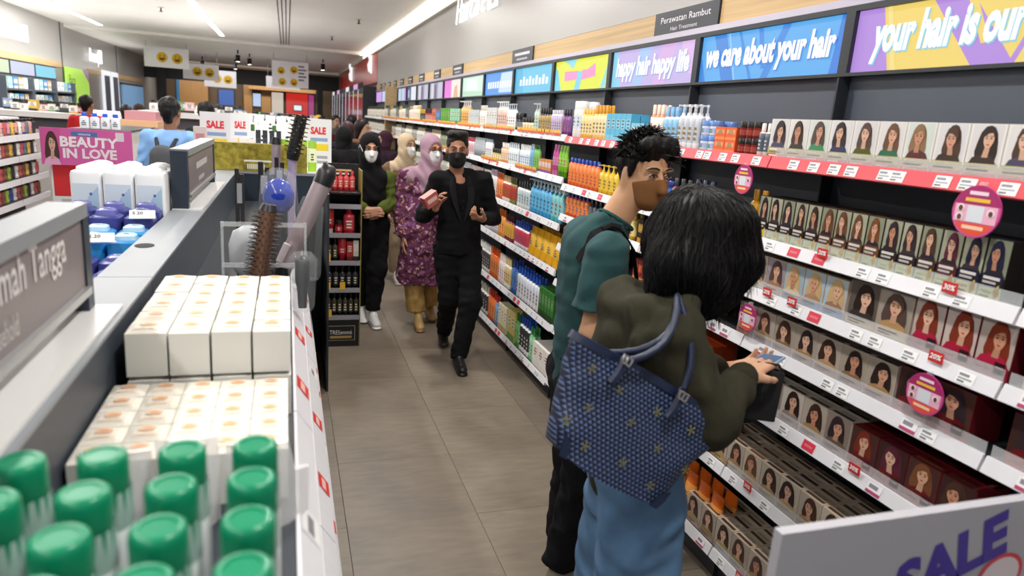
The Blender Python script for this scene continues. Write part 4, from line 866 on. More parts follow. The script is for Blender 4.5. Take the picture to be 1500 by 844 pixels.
# ---- hair styling tools standing behind the cartons
def axis_obj(name, a, c, rings, m, parent, n=16, smooth=50):
    """lathe along a -> c; rings: (t, r, col)"""
    a = np.array(a, float); c = np.array(c, float); d = c - a; L_ = np.linalg.norm(d); d /= L_
    u = np.cross(d, [0, 1, 0]); u /= np.linalg.norm(u); v = np.cross(d, u)
    R = [[a + d * L_ * t + r * (math.cos(2 * math.pi * k / n) * u + math.sin(2 * math.pi * k / n) * v) for k in range(n)] for t, r, _ in rings]
    return MB().loft(R, [x[2] for x in rings[:-1]] if len(rings) > 2 else rings[0][2]).build(name, m, parent, smooth)
t = thing('curling_iron', 'curling iron with a thick mauve barrel and black tip leaning to the right', 'hair tool', (.0, 2.45, 1.152))
BAR = mat('mauve_barrel', '#b3a3a8', rough=.35, metal=.3); BLK = mat('black_plastic', '#1d1c1f', rough=.35)
axis_obj('handle', (-.045, 0, .0), (-.012, 0, .115), [(0, .02, '#1d1c1f'), (.1, .026, '#1d1c1f'), (1, .028, '#1d1c1f')], BLK, t)
axis_obj('barrel', (-.012, 0, .115), (.113, .02, .40), [(0, .027, '#b3a3a8'), (.02, .031, '#b3a3a8'), (1, .031, '#b3a3a8')], BAR, t)
axis_obj('tip', (.113, .02, .40), (.142, .025, .468), [(0, .033, '#1d1c1f'), (.55, .033, '#1d1c1f'), (.9, .024, '#1d1c1f'), (1, .012, '#1d1c1f')], BLK, t)
axis_obj('clip', (-.028, -.028, .14), (.0, -.03, .20), [(0, .012, '#d8ccd0'), (1, .014, '#d8ccd0')], mat('pale_clip', '#d3c8cc', rough=.3), t, 8)
t = thing('hair_dryer_brush', 'bronze round brush head with rows of bristles in front of a pale disc', 'hair tool', (-.08, 2.33, 1.152))
axis_obj('handle', (-.02, 0, 0), (-.01, 0, .11), [(0, .018, '#1d1c1f'), (1, .022, '#1d1c1f')], BLK, t)
axis_obj('core', (-.01, 0, .11), (.022, 0, .325), [(0, .026, '#6b4c3c'), (1, .026, '#6b4c3c')], mat('bronze_core', '#7a5a48', rough=.4, metal=.3), t)
axis_obj('collar', (.022, 0, .325), (.025, 0, .345), [(0, .03, '#1d1c1f'), (1, .022, '#1d1c1f')], BLK, t)
fin = MB()
for q in range(15):
    f_ = q / 14; p0 = np.array([-.01, 0, .12]) + f_ * np.array([.031, 0, .195]); 
    for s in range(10):
        a = 2 * math.pi * s / 10 + q * .3; d_ = np.array([math.cos(a), math.sin(a), -.12 * math.cos(a)])
        fin.tube([p0 + d_ * .024, p0 + d_ * .048], [.0022, .0012], '#3d2a22', 4)
fin.build('bristles', mat('bristle_nylon', vcol=True, rough=.5), t)['kind'] = 'stuff'
t = thing('paddle_brush', 'large pale grey oval hair brush behind the bronze round brush', 'hair tool', (-.125, 2.52, 1.152))
b = MB(); b.lathe([(.001, .06), (.045, .075), (.068, .12), (.07, .18), (.055, .225), (.02, .245), (.001, .247)], '#c9ccd0', n=20, sy=.35); b.build('head', mat('pale_oval', '#c6c9ce', rough=.3), t, 60)
MB().lathe([(.014, .0), (.016, .07)], '#b0b3b8').build('handle', BLK, t)
t = thing('styler_pack', 'hair styler in a clear blister with a glossy blue dome on top', 'hair tool', (-.03, 2.62, 1.152))
b = MB(); b.lathe([(.03, .28), (.052, .31), (.056, .345), (.04, .385), (.012, .40), (.001, .401)], '#1a3fb4', n=18); b.build('dome', mat('blue_gloss', '#1436a8', rough=.12), t, 60)
MB().lathe([(.03, 0), (.032, .28)], '#26262b').build('body', BLK, t, 40)
b = MB(); b.lathe([(.06, 0), (.066, .1), (.07, .3), (.062, .40), (.03, .435), (.002, .44)], '#ffffff', n=18, sy=.8); b.build('blister', BLISTER, t, 60)
for n, (x, y, h, r, lab) in enumerate([(-.16, 2.62, .43, .014, 'slim black hair straightener standing beside the spine'), (-.085, 2.85, .44, .02, 'black hair straightener with a grey badge, standing upright'), (-.03, 3.0, .45, .018, 'black styling wand standing behind the blue dome')]):
    t = thing('hair_straightener', lab, 'hair tool', (x, y, 1.152), 0, 'straighteners')
    for s in (-1, 1): MB().box(s * r * .6 - r * .45, s * r * .6 + r * .45, -.014, .014, 0, h - .02 * (s > 0), '#1d1c1f').build('arm', BLK, t)
    MB().box(-r * .9, r * .9, -.0155, .0155, .02, .12, '#26262b').build('hinge', BLK, t); MB().box(-r * .6, r * .6, -.0165, -.0155, h - .12, h - .05, '#9a9ea4').build('badge', mat('grey_badge', '#9a9ea4', rough=.3), t)
t = thing('hot_air_brush', 'hot air brush with a black and gold bristle head on a lilac handle', 'hair tool', (.0, 3.2, 1.152))
axis_obj('handle', (0, 0, 0), (.022, 0, .43), [(0, .02, '#a89cb4'), (.5, .022, '#a89cb4'), (1, .018, '#a89cb4')], mat('lilac_handle', '#a598b4', rough=.3), t)
axis_obj('collar', (.022, 0, .43), (.026, 0, .455), [(0, .024, '#1d1c1f'), (1, .028, '#1d1c1f')], BLK, t)
axis_obj('head', (.026, 0, .455), (.06, 0, .62), [(0, .028, '#2c2620'), (1, .026, '#2c2620')], BLK, t)
fin = MB()
for q in range(9):
    f_ = q / 8; p0 = np.array([.028, 0, .465]) + f_ * np.array([.03, 0, .145])
    for s in range(9):
        a = 2 * math.pi * s / 9 + q * .2; d_ = np.array([math.cos(a), math.sin(a), -.2 * math.cos(a)])
        fin.tube([p0 + d_ * .024, p0 + d_ * .042], [.0035, .002], '#8a744c' if s % 2 else '#1a1816', 4)
fin.build('bristles', mat('bristle_nylon'), t)['kind'] = 'stuff'
t = thing('styling_wand', 'mauve styling wand with a dark cap standing left of the hot air brush', 'hair tool', (-.045, 3.25, 1.152))
axis_obj('grip', (0, 0, 0), (.0, 0, .36), [(0, .02, '#1d1c1f'), (1, .02, '#1d1c1f')], BLK, t); axis_obj('barrel', (0, 0, .36), (.0, 0, .49), [(0, .019, '#9c868c'), (1, .019, '#9c868c')], BAR, t); axis_obj('cap', (0, 0, .49), (0, 0, .52), [(0, .021, '#1d1c1f'), (1, .016, '#1d1c1f')], BLK, t)
t = thing('acrylic_tool_rack', 'clear acrylic rack holding the hair tools upright', 'rack', (-.07, 2.5, 1.152))
for z in (.13, .265):
    MB().box(-.135, .13, -.13, -.122, z, z + .014, '#fff').build('bar', CLEAR, t)
for x in (-.135, .122): MB().box(x, x + .008, -.13, -.122, 0, .28, '#fff').build('post', CLEAR, t)
for n, (x, y, z0, h, lab) in enumerate([(.085, 2.75, 1.152, .33, 'clear blister pack with a black styler behind the curling iron'), (.045, 2.30, 1.152, .2, 'clear blister pack with chrome styler at the aisle rail')]):
    t = thing('styler_pack', lab, 'hair tool', (x, y, z0), 0, 'clear styler packs')
    b = MB(); b.lathe([(.03, 0), (.04, .02), (.045, h * .6), (.05, h * .85), (.03, h * .98), (.002, h)], '#fff', n=14, sy=.9); b.build('blister', BLISTER, t, 60)
    MB().lathe([(.014, .01), (.018, h * .4), (.024, h * .5), (.024, h * .85), (.01, h * .92)], '#2b2b30' if n == 0 else '#6a6e76').build('styler', BLK, t, 50)
# goods hanging below on the aisle side shelves
for iz, (z, x) in enumerate([(.861, .0), (.501, .04), (.131, .08)]):
    for q in range(14):
        c = ['#c43a4a', '#d8d8dc', '#7a6aa8', '#e0e0e4', '#2f3440'][(q * 2 + iz) % 5]
        me = product('box', .11, .2 if iz else .22, c, '#8a8a94', '#f0f0f2', d=.05)
        o = link('carton', me, None, (x, .9 + .29 * q, z), RZ_E); tag(o, 'boxed hair tool on the %s shelf of the near gondola, %s from the near end' % (['upper', 'middle', 'low'][iz], ORDN[q]), 'box', 'boxed tools on gondola')

# ---- cotton packs and wipes on the gondola's far side
pk = MB(); rbox(pk, .125, .11, .25, .016, '#eef0f0', n=3)
frp = fr_front(-.0552); pk.rect(frp, -.052, .052, .0, .2, '#d9e6ee', 1); pk.ppoly(frp, [(-.03, .02), (.05, .0), (.05, .19), (.01, .15), (-.02, .09)], '#b3d0e4', 2); pk.disc(frp, -.028, .07, .008, .008, '#d0507a', 3); pk.disc(frp, .02, .16, .006, .006, '#5a6ab0', 3)
pk_me = pk.mesh('cotton_pack', mat('soft_film', vcol=True, rough=.3), 40)
tuck = MB(); tuck.lathe([(.05, .245), (.045, .262), (.02, .27), (.004, .268)], '#f6f7f6', n=10, sy=.8); tuck_me = tuck.mesh('gathered_top', mat('soft_film', vcol=True, rough=.3), 60)
for ix in range(3):
    for iy in range(3):
        o = tag(link('cotton_pack', pk_me, None, (-.522 - .112 * ix, 3.12 + .115 * iy, 1.262)), 'white cotton pad pack with pale blue print, %s column, %s row' % (ORDN[ix], ORDN[iy]), 'cotton pack', 'cotton packs'); o.scale = (.87, 1, 1); link('gathered_top', tuck_me, o)
st = MB(); rbox(st, .11, .11, .115, .012, '#dfe6ee', n=2); st_me = st.mesh('cotton_pack', mat('soft_film', vcol=True, rough=.3), 40)
for ix in range(3):
    for iy in range(3): tag(link('cotton_pack', st_me, None, (-.522 - .112 * ix, 3.12 + .115 * iy, 1.1455)), 'white pack in the layer under the cotton packs', 'cotton pack', 'lower cotton packs')
def wipes(body, lid, mark):
    b = MB(); n = 16
    def ring(w, d, z, e=.4): return [(w / 2 * math.copysign(abs(math.cos(a)) ** e, math.cos(a)), d / 2 * math.copysign(abs(math.sin(a)) ** e, math.sin(a)), z) for a in [2 * math.pi * (k + .5) / n for k in range(n)]]
    b.loft([ring(.112, .114, 0), ring(.118, .12, .01), ring(.118, .12, .125), ring(.112, .114, .142), ring(.09, .092, .147)], body)
    l = MB(); l.loft([ring(.075, .07, .146), ring(.07, .064, .158), ring(.05, .045, .162)], lid); tf = ((0, 0, .163), (1, 0, 0), (0, 1, 0), (0, 0, 1)); l.disc(tf, 0, 0, .016, .011, mark, 1, 12); l.disc(tf, 0, 0, .010, .006, lid, 2, 12)
    return b.mesh('wipes_pack', mat('soft_film', vcol=True, rough=.3), 50), l.mesh('lid', GLOSS, 50)
SZ_W = [1.6, 1.55, 1.3, 1.25, .95, .8]
wp = wipes('#3b3f86', '#6f6fb4', '#cfe2f6'); wb = wipes('#2f8fd0', '#bfe2f4', '#e8f4fb')
for r_, (yy, zz, W_, nm) in enumerate([(2.99, 1.1455, wp, 'purple'), (2.865, 1.1455, wp, 'purple'), (2.735, 1.1455, wb, 'light blue'), (2.605, 1.1455, wb, 'light blue'), (2.475, 1.1455, wp, 'purple'), (2.345, 1.1455, wp, 'purple')]):
    for ix in range(3):
        o = tag(link('wipes_pack', W_[0], None, (-.523 - .112 * ix, yy, zz)), '%s pack of wipes, row %s of the display, %s from the spine' % (nm, ['farthest', 'second', 'third', 'fourth', 'fifth', 'nearest'][r_], ORDN[ix]), 'wipes pack', 'packs of wipes'); link('lid', W_[1], o)
        o.scale = (.9, 1, SZ_W[r_])
for n, (x, y, z) in enumerate([(-.505, 2.80, 1.385), (-.585, 2.53, 1.345)]):
    t = thing('price_card', '%s white price card clipped over the blue wipes' % ['farther', 'nearer'][n], 'price card', (x, y, z), .2, 'price cards over the wipes'); b = MB(); b.box(-.042, .042, -.002, .002, -.02, .02, '#f6f6f4'); b.build('card', PRINT, t)
    p = MB(); p.text('5.20', fr_front(-.002), -.032, -.002, .014, '#4a4440', 2, bold=.02); p.build('lettering', PRINT, t); t.rotation_euler = (-.9, 0, .15)

# ================================================================== end stand with black bottles
ST = thing('display_stand', 'narrow black cardboard display stand of hair products at the gondola end', 'display stand', (.40, 5.42, 0))
CARD = mat('black_card', '#131315', rough=.45)
MB().box(-.135, .135, .16, .17, 0, 1.41, '#131315').build('back_card', CARD, ST)
for s in (-1, 1): MB().box(s * .135 - .004, s * .135 + .004, -.1, .17, 0, 1.38 if s > 0 else 1.3, '#8a7a3c' if s > 0 else '#131315').build('side_card', MATTE, ST)
MB().box(-.13, .13, -.1, .16, .0, .225, '#131315').build('base_box', CARD, ST)
SZ = [.25, .47, .685, .90, 1.12]
for z in SZ:
    s = MB().box(-.131, .131, -.1, .16, z - .012, z, '#26262a').build('shelf', CARD, ST); MB().box(-.131, .131, -.106, -.1, z - .03, z + .006, '#8c8a92').build('price_rail', mat('grey_rail', '#9a98a0', rough=.4), s)
MB().box(-.131, .131, -.1, .155, 1.2, 1.212, '#26262a').build('top_ledge', CARD, ST)
p = MB(); fr = fr_front(-.1005); p.rect(fr, -.115, .1, .05, .17, '#b9b6b0', 1); p.rect(fr, -.112, .097, .053, .167, '#131315', 2); p.text('TRESemmé', fr, -.008, .1, .034, '#e4e2de', 3, width=.17, align='c'); p.rect(fr, -.09, .075, .068, .088, '#a8904c', 3); p.build('base_print', PRINT, ST)
p = MB(); fr = fr_front(.1595, 0, 1.23); p.rect(fr, -.08, .08, .12, .135, '#c9b67a', 1); p.rect(fr, -.05, .06, .095, .108, '#e8e4d8', 1); p.rect(fr, -.1, .1, .04, .048, '#a8a49a', 1); p.rect(fr, -.1, .1, .022, .03, '#a8a49a', 1); p.build('header_print', PRINT, ST)
def on_stand(z, specs, y=-.06):
    x = -.12
    for kind, w, h, body, cap, label, desc, n in specs:
        me = product(kind, w, h, body, cap, label, '#e8e0d0')
        for q in range(n):
            tag(link(KIND_NAME[kind], me, None, (.40 + x + w / 2, 5.42 + y, z)), desc, KIND_CAT[kind], desc); x += w + .004
on_stand(1.2125, [('bottle', .04, .13, '#d8d4d0', '#e8e4e0', '#c03030', 'white and red bottle on the top ledge of the black stand', 1), ('bottle', .04, .15, '#b3202a', '#c83a40', '#d85a58', 'red bottle on the top ledge of the black stand', 4)], .06)
on_stand(.901, [('tube', .055, .19, '#a8161f', '#d8d0cc', '#c4404a', 'tall red tube on the first shelf of the black stand', 1), ('jar', .06, .1, '#a8161f', '#2a1416', '#c4404a', 'squat red jar on the first shelf of the black stand', 1), ('bottle', .085, .20, '#b01822', '#8c1018', '#c8434c', 'wide red bottle on the first shelf of the black stand', 1)])
on_stand(.686, [('bottle', .04, .17, '#141416', '#0c0c0e', '#5a5238', 'black bottle on the second shelf of the black stand', 2), ('tube', .06, .17, '#a8161f', '#8c1018', '#c4404a', 'red tube on the second shelf of the black stand', 1), ('box', .045, .15, '#b02a30', '#701418', '#d87a70', 'red carton on the second shelf of the black stand', 1), ('box', .04, .16, '#d8d2c4', '#2a2a2a', '#f0ece0', 'white carton on the second shelf of the black stand', 1)])
on_stand(.471, [('bottle', .045, .17, '#131315', '#0a0a0c', '#3a3a3c', 'black bottle on the third shelf of the black stand', 5)])
on_stand(.251, [('bottle', .038, .18, '#131315', '#0a0a0c', '#4a4634', 'slim black bottle on the bottom shelf of the black stand', 6)])
for n, (x, z) in enumerate([(-.10, .25), (.0, .47), (-.11, .47), (-.11, .69)]):
    MB().box(x - .02, x + .02, -.109, -.107, z - .005, z + .055, '#e8b83a', front='#e8b83a').build('promo_tag', PRINT, ST)

# ================================================================== pink and red promo signs in the next aisle
t = thing('promo_sign', 'pink banner sign with a printed woman reading BEAUTY IN LOVE', 'sign', (-1.0, 4.2, 1.43))
b = MB(); b.box(-.212, .212, 0, .008, 0, .19, '#d75aa4'); b.build('board', PRINT, t)
p = MB(); fr = fr_front(0); p.rect(fr, -.212, .212, 0, .19, '#dc62aa', 1); p.rect(fr, -.212, -.12, 0, .19, '#d35aa0', 2)
portrait(p, fr, -.205, .0, .085, .175, '#4a2c28', '#dcae98', '#d35aa0', '#e2a8cc', 5, 3)
p.rect(fr, -.07, .05, .152, .175, '#4a7ab0', 2); p.text('watsons', fr, -.01, .158, .012, '#d8ecf4', 4, align='c', bold=.02)
p.text('BEAUTY', fr, .012, .098, .048, '#fbf3f6', 4, width=.27, align='c', bold=.04); p.text('IN LOVE', fr, .012, .04, .046, '#f8e9f1', 4, width=.25, align='c', bold=.04)
p.rect(fr, .135, .175, .135, .18, '#e9dfe8', 2); p.build('print', PRINT, t)
t2 = thing('promo_bin', 'red and white promotional bin below the pink banner', 'bin', (-1.0, 4.25, 0))
MB().box(-.19, .19, 0, .25, 0, 1.2, '#e4e2e0').build('body', PRINT, t2); p = MB(); fr = fr_front(0, 0, 1.2); 
MB().box(-.19, .19, 0, .012, 1.2, 1.43, '#e0e0de').build('riser_card', PRINT, t2)
p.rect(fr, -.18, .19, .06, .228, '#d22a30', 1); p.text('HOT', fr, .02, .15, .055, '#ffffff', 3, bold=.04) if False else None
for zz in (.15, .075): p.rect(fr, -.04, .02, zz, zz + .05, '#f4e8e6', 2)
p.rect(fr, -.15, .12, .02, .045, '#b8b6b4', 1); p.build('print', PRINT, t2)

# ================================================================== gondola beyond: gold box header, sale cards, mixed goods
G3 = thing('gondola', 'pale gondola loaded with mixed goods beyond the near one', 'shelving', (-.08, 7.6, 0))
MB().box(-.42, .42, -2.0, 2.4, 0, 1.30, '#d8d6d2').build('body', MATTE, G3)
for s in (-1, 1): MB().box(s * .43 - .01, s * .43 + .01, -2.0, 2.4, 1.27, 1.32, '#efefef').build('price_rail', RAIL_W, G3)
MB().box(-.42, .42, -2.0, 2.4, 1.30, 1.32, '#e6e4e2').build('deck', MATTE, G3)
t = thing('gift_box_header', 'gold foil box with white lettering standing on the gondola end', 'box', (-.175, 5.25, 1.353))
gold = mat('gold_foil_print', '#a89a3c', rough=.3, metal=.35, noise=.5, nscale=30)
MB().box(-.31, .31, -.05, .05, 0, .19, '#a89a3c').build('box', gold, t)
p = MB(); fr = fr_front(-.05); p.rect(fr, -.11, .07, .065, .078, '#f0eeda', 1)
for q in range(10): p.rect(fr, -.09 + .012 * q, -.082 + .012 * q, .015, .05, '#e8e8d8', 1)
p.build('lettering', PRINT, t)
def sale_card(x, y, z, w, h, desc, mini=False):
    t = thing('sale_card', desc, 'sign', (x, y, z), 0, 'white sale cards')
    MB().box(-w / 2, w / 2, 0, .004, 0, h, '#dfe0e4').build('card', PRINT, t); p = MB(); fr = fr_front(0)
    p.text('SALE', fr, 0, h * .7, h * .13, '#d6303c', 2, width=w * .58, align='c', bold=.05); p.rect(fr, -w * .3, w * .35, h * .55, h * .62, '#8aa0c8', 1); p.rect(fr, -w * .38, w * .38, h * .36, h * .5, '#e2c62c', 1)
    p.rect(fr, -w * .05, w * .35, h * .2, h * .26, '#9a9aa4', 1); p.rect(fr, -w * .05, w * .35, h * .1, h * .16, '#9a9aa4', 1); p.build('print', PRINT, t)
    return t
sale_card(-.53, 5.95, 1.33, .22, .40, 'white and yellow SALE card above the gold box'); sale_card(-.37, 6.3, 1.33, .15, .40, 'second white SALE card, partly behind the first')
sale_card(.245, 6.0, 1.33, .21, .40, 'white and yellow SALE card beside the woman in black hijab')
rg = random.Random(3)
def goods(x, y, z, n, dx, specs, where):
    for q in range(n):
        kind, w, h, c1, c2, c3, nm = specs[q % len(specs)]
        me = product(kind, w, h, c1, c2, c3); o = link(KIND_NAME[kind], me, None, (x + dx * q, y, z), 0)
        tag(o, '%s %s' % (nm, where), KIND_CAT[kind], '%s %s' % (nm, where))
goods(-.47, 5.72, 1.321, 6, .055, [('box', .05, .09, '#eeeef0', '#2fa0b0', '#d8ecf0', 'white carton with teal base')], 'behind the gold box')
goods(-.21, 5.76, 1.321, 4, .05, [('box', .035, .3, '#30353f', '#252a33', '#4a505c', 'tall dark slate carton')], 'right of the sale cards')
goods(-.40, 6.0, 1.321, 3, .07, [('box', .06, .22, '#f0e8e8', '#c8303c', '#e8b8bc', 'white and red carton')], 'between the sale cards')
goods(-.02, 5.78, 1.321, 4, .07, [('pouch', .065, .24, '#9cc83c', '#4a9a2c', '#e8f0c8', 'lime green pouch')], 'behind the hair tools')
goods(-.4, 6.6, 1.321, 8, .1, [('box', .09, .3, '#ececee', '#b8c0c8', '#f6f6f6', 'white carton'), ('box', .09, .26, '#d8dce4', '#3a4a6a', '#eef0f4', 'pale blue-grey carton')], 'in the middle of the mixed-goods gondola')
goods(-.42, 7.4, 1.321, 8, .1, [('box', .09, .34, '#e8e6e4', '#c0a8a8', '#f6f4f2', 'off-white carton'), ('bottle', .07, .3, '#8ab45a', '#3a6a2a', '#d0e0b0', 'green bottle')], 'far along the mixed-goods gondola')
goods(-.42, 8.6, 1.321, 7, .12, [('box', .1, .38, '#eceaea', '#9aa4b0', '#fafafa', 'tall white carton')], 'at the far end of the mixed-goods gondola')

# ================================================================== left-hand gondola with cosmetics
G2 = thing('gondola', 'black cosmetics gondola with white rails at the left picture edge', 'shelving', (-3.12, 7.70, 0), RZ_E)
MB().box(-2.6, 2.35, .0, .5, 0, 1.45, '#2a2a30').build('body', DARK_METAL, G2)
MB().box(-2.6, 2.35, -.02, .5, 1.45, 1.47, '#d8d8dc').build('top', WHITE_METAL, G2)
for q in range(26): MB().box(-2.55 + .19 * q, -2.54 + .19 * q, -.05, -.02, 1.4, 1.48, '#e8e8ea').build('hook', WHITE_METAL, G2)
GZ = [1.275, 1.045, .80, .56]
for z in GZ:
    s = MB().box(-2.6, 2.35, -.28, 0, z - .0, z + .02, '#33333a').build('shelf', DARK_METAL, G2)
    for q in range(5): MB().box(-2.6 + .99 * q, -2.6 + .985 * (q + 1), -.295, -.28, z - .035, z + .03, '#ece8ea').build('price_rail', RAIL_W, s)
pal = [('#2a2430', 'black'), ('#31489c', 'blue'), ('#b04a50', 'red'), ('#c8a44a', 'gold'), ('#8fa83c', 'olive'), ('#d8d4cc', 'white'), ('#5a6a7a', 'slate'), ('#7a4a34', 'brown')]
for i, z in enumerate(GZ):
    for q in range(22):
        c, cn = pal[(q * 3 + i * 5 + (q // 4)) % 8]
        me = product('slim', .10, .17, c, '#18181c', '#e2a8a4' if i == 0 and q % 2 else jit(c, 1.6))
        yy = 9.92 - .115 * q
        tag(link('cosmetic_bottle', me, None, (-3.12 + .18, yy, z + .021), RZ_E), '%s cosmetic bottle on the %s shelf of the left-edge gondola' % (cn, ['top', 'second', 'third', 'fourth'][i]), 'bottle', '%s cosmetics %d' % (cn, i))
t = thing('shelf_sign', 'small dark grey sign standing on the cosmetics gondola at the left edge', 'sign', (-3.3, 8.1, 1.471), RZ_E)
MB().box(-.3, .3, -.02, .02, .03, .2, '#4a4648').build('panel', MATTE, t); MB().box(-.33, -.3, -.03, .03, 0, .22, '#2a2c32').build('post', DARK_METAL, t); MB().box(.3, .33, -.03, .03, 0, .22, '#2a2c32').build('post', DARK_METAL, t)
# middle gondola top with blue caps, pink stand etc. beyond the pink sign
G4 = thing('gondola', 'low pale gondola topped with blue-capped bottles behind the pink banner', 'shelving', (-1.93, 9.2, 0))
MB().box(-.27, .27, -.6, 1.0, 0, 1.42, '#dcdad6').build('body', MATTE, G4); MB().box(-.29, .29, -.62, 1.02, 1.42, 1.435, '#2c2e34').build('deck', DARK_METAL, G4)
MB().box(-.03, .03, -.625, -.6, .6, 1.42, '#1c1c20').build('upright', DARK_METAL, G4)
goods(-2.08, 8.7, 1.436, 4, .1, [('bottle', .09, .17, '#f2f4f6', '#1f4ec8', '#e8eef8', 'white bottle with a bright blue cap')], 'on the low gondola behind the pink banner')
G5 = thing('pink_counter', 'pink and wood display counter behind the shopper in light blue', 'counter', (-1.87, 10.95, 0))
MB().box(-.25, .22, -.4, .4, 0, 1.42, '#d8a9b4').build('body', MATTE, G5); MB().box(-.25, .22, -.42, .42, 1.42, 1.5, '#e0b48a').build('top_band', MATTE, G5); MB().box(-.2, .18, -.3, .3, 1.5, 1.62, '#c8929c').build('riser', MATTE, G5)
for q in range(3): MB().box(-.22 + .15 * q, -.12 + .15 * q, -.43, -.4, .9, 1.32, ['#b85a74', '#e8c8cc', '#7a3a4c'][q % 3]).build('card_panel', PRINT, G5)
t = thing('pillar_display', 'slim pink and white printed tower by the shopper\'s right shoulder', 'display stand', (-.62, 5.75, 1.321 if False else 0))
MB().box(-.045, .045, 0, .05, 0, 1.62, '#d8c8cc').build('tower', PRINT, t)
p = MB(); fr = fr_front(0); [p.rect(fr, -.03, .03, 1.2 + .08 * q, 1.25 + .08 * q, '#c88a90', 1) for q in range(5)]; p.build('print', PRINT, t)
# long white islands farther back
for n, (x, y, w, l, h, lab) in enumerate([(-1.35, 14.2, 1.4, 5, 1.62, 'long white island counter in the middle distance'), (-.1, 12.9, .7, 3.5, 1.55, 'white gondola island right of the middle'), (-3.45, 14.0, 1.4, 4, 1.5, 'white island counter toward the left wall'), (-.6, 20.5, 3.2, 4, 1.5, 'pale far island in front of the oak hall')]):
    t = thing('island_counter', lab, 'counter', (x, y, 0), 0, 'island counters')
    MB().box(-w / 2, w / 2, -l / 2, l / 2, 0, h - .25, '#c9c6c4').build('body', MATTE, t); MB().box(-w / 2 - .04, w / 2 + .04, -l / 2 - .04, l / 2 + .04, h - .08, h, '#ecebea').build('top', MATTE, t)
    MB().box(-w / 2 + .05, w / 2 - .05, -l / 2 + .05, l / 2 - .05, h - .25, h - .08, '#4a4a50').build('niche', MATTE, t)
    rr = random.Random(n)
    for q in range(12):
        kind = rr.choice(['box', 'bottle', 'jar']); c = rr.choice(['#e8e4e0', '#c8484c', '#3a3c44', '#d8b04a', '#6aa86a', '#8aa4c8', '#e0b8c0'])
        me = product(kind, .13, .16, c, '#2c2c30', '#f0eeea')
        nmc = {'#e8e4e0': 'white', '#c8484c': 'red', '#3a3c44': 'charcoal', '#d8b04a': 'yellow', '#6aa86a': 'green', '#8aa4c8': 'blue', '#e0b8c0': 'pink'}[c]
        lb = '%s %s on the %s' % (nmc, KIND_CAT[kind], lab)
        tag(link(KIND_NAME[kind], me, None, (x - w / 2 + .1 + (w - .2) * q / 11, y - l / 2 + rr.uniform(.1, .5), h + .001)), lb, KIND_CAT[kind], lb)

# ================================================================== left wall
LWX = -4.75
for n, y in enumerate([14.0, 18.4, 23.8]):
    struct(MB().box(LWX - .01, LWX + .006, y - .03, y + .03, 0, CEIL, '#3a3c42').build('trim_%d' % (6 + n), DARK_METAL))
struct(MB().box(LWX, LWX + .02, 9.0, 18.3, 2.32, 2.44, '#d9b184').build('trim_9', WOOD)); struct(MB().box(LWX, LWX + .02, 20.5, 27.5, 2.3, 2.42, '#d9b184').build('trim_10', WOOD))
for k in range(5):
    yc = 17.1 - 1.35 * k
    t = thing('lightbox_sign', '%s pale cyan lightbox on the left wall, counting from the green poster' % ORDN[k], 'sign', (LWX + .03, yc, 2.05), RZ_E, 'left wall lightboxes')
    MB().box(-.66, .66, 0, .03, 0, .26, '#15171c').build('frame', DARK_METAL, t); MB().box(-.63, .63, -.004, 0, .02, .24, ['#8adcf4', '#d4dcf6', '#e4f2cc', '#d4ecf4', '#c4e0f8'][k]).build('backlit_panel', LIT, t)
    if k < 3:
        u = thing('wall_shelf_unit', '%s slate shelf unit on the left wall, counting from the green poster' % ORDN[k], 'shelving', (LWX + .02, yc, 0), RZ_E, 'left wall shelf units')
        MB().box(-.66, .66, -.02, 0, .6, 2.04, '#5a6068').build('back_panel', MATTE, u)
        for z in (.9, 1.2, 1.5, 1.78): MB().box(-.66, .66, -.35, -.02, z, z + .03, '#4a525c').build('shelf', MATTE, u)
        for s in (-1, 1): MB().box(s * .65 - .015, s * .65 + .015, -.36, 0, .6, 2.0, '#4a525c').build('side', MATTE, u)
        for i, z in enumerate((.9, 1.2, 1.5, 1.78)):
            for q in range(5):
                c, cn = [('#eef2f4', 'white'), ('#8fd8d8', 'aqua'), ('#3a86d0', 'blue'), ('#c8a878', 'tan'), ('#e4eef2', 'pale')][(q + i + k) % 5]
                lb = '%s carton on the %s shelf of the %s left wall unit' % (cn, ['lowest', 'second', 'third', 'highest'][i], ORDN[k])
                tag(link('carton', product('box', .2, .19, c, '#d8dce0', '#f4f6f8', d=.12), None, (LWX + .25, yc - .5 + .25 * q, z + .031), RZ_E), lb, 'box', lb)
def lw_word(txt, y, z, h, w, d, sh=.2):
    t = thing('lit_wall_lettering', d, 'sign', (LWX + .02, y, z), RZ_E); q = MB(); q.text(txt, fr_front(-.05), 0, 0, h, '#ffffff', 1, width=w, bold=-.02, shear=sh, depth=.012, res=3); q.build('letters', mat('lit_letter_face', vcol=True, emit=1.6), t)
    ib = MB(); ib.box(w * 1.08, w * 1.12, -.05, 0, 0, h, '#fff'); ib.box(w * 1.16, w * 1.19, -.05, 0, 0, h, '#fff'); ib.box(w * 1.24, w * 1.27, -.05, 0, 0, h, '#fff'); ib.build('icon', mat('lit_letter_face'), t)
lw_word('Skincare', 14.65, 2.68, .30, 1.12, 'white illuminated Skincare lettering on the left wall'); lw_word('Beauty', 20.5, 2.60, .34, 1.0, 'white illuminated lettering farther along the left wall, half hidden by reflections')
t = thing('green_poster', 'lime green poster with hand-drawn lettering on the left wall', 'poster', (LWX + .02, 19.4, 1.2), RZ_E); MB().box(-.95, .95, -.03, 0, 0, 1.16, '#b4e85a').build('board', LIT if False else mat('bright_poster', vcol=True, emit=.35), t)
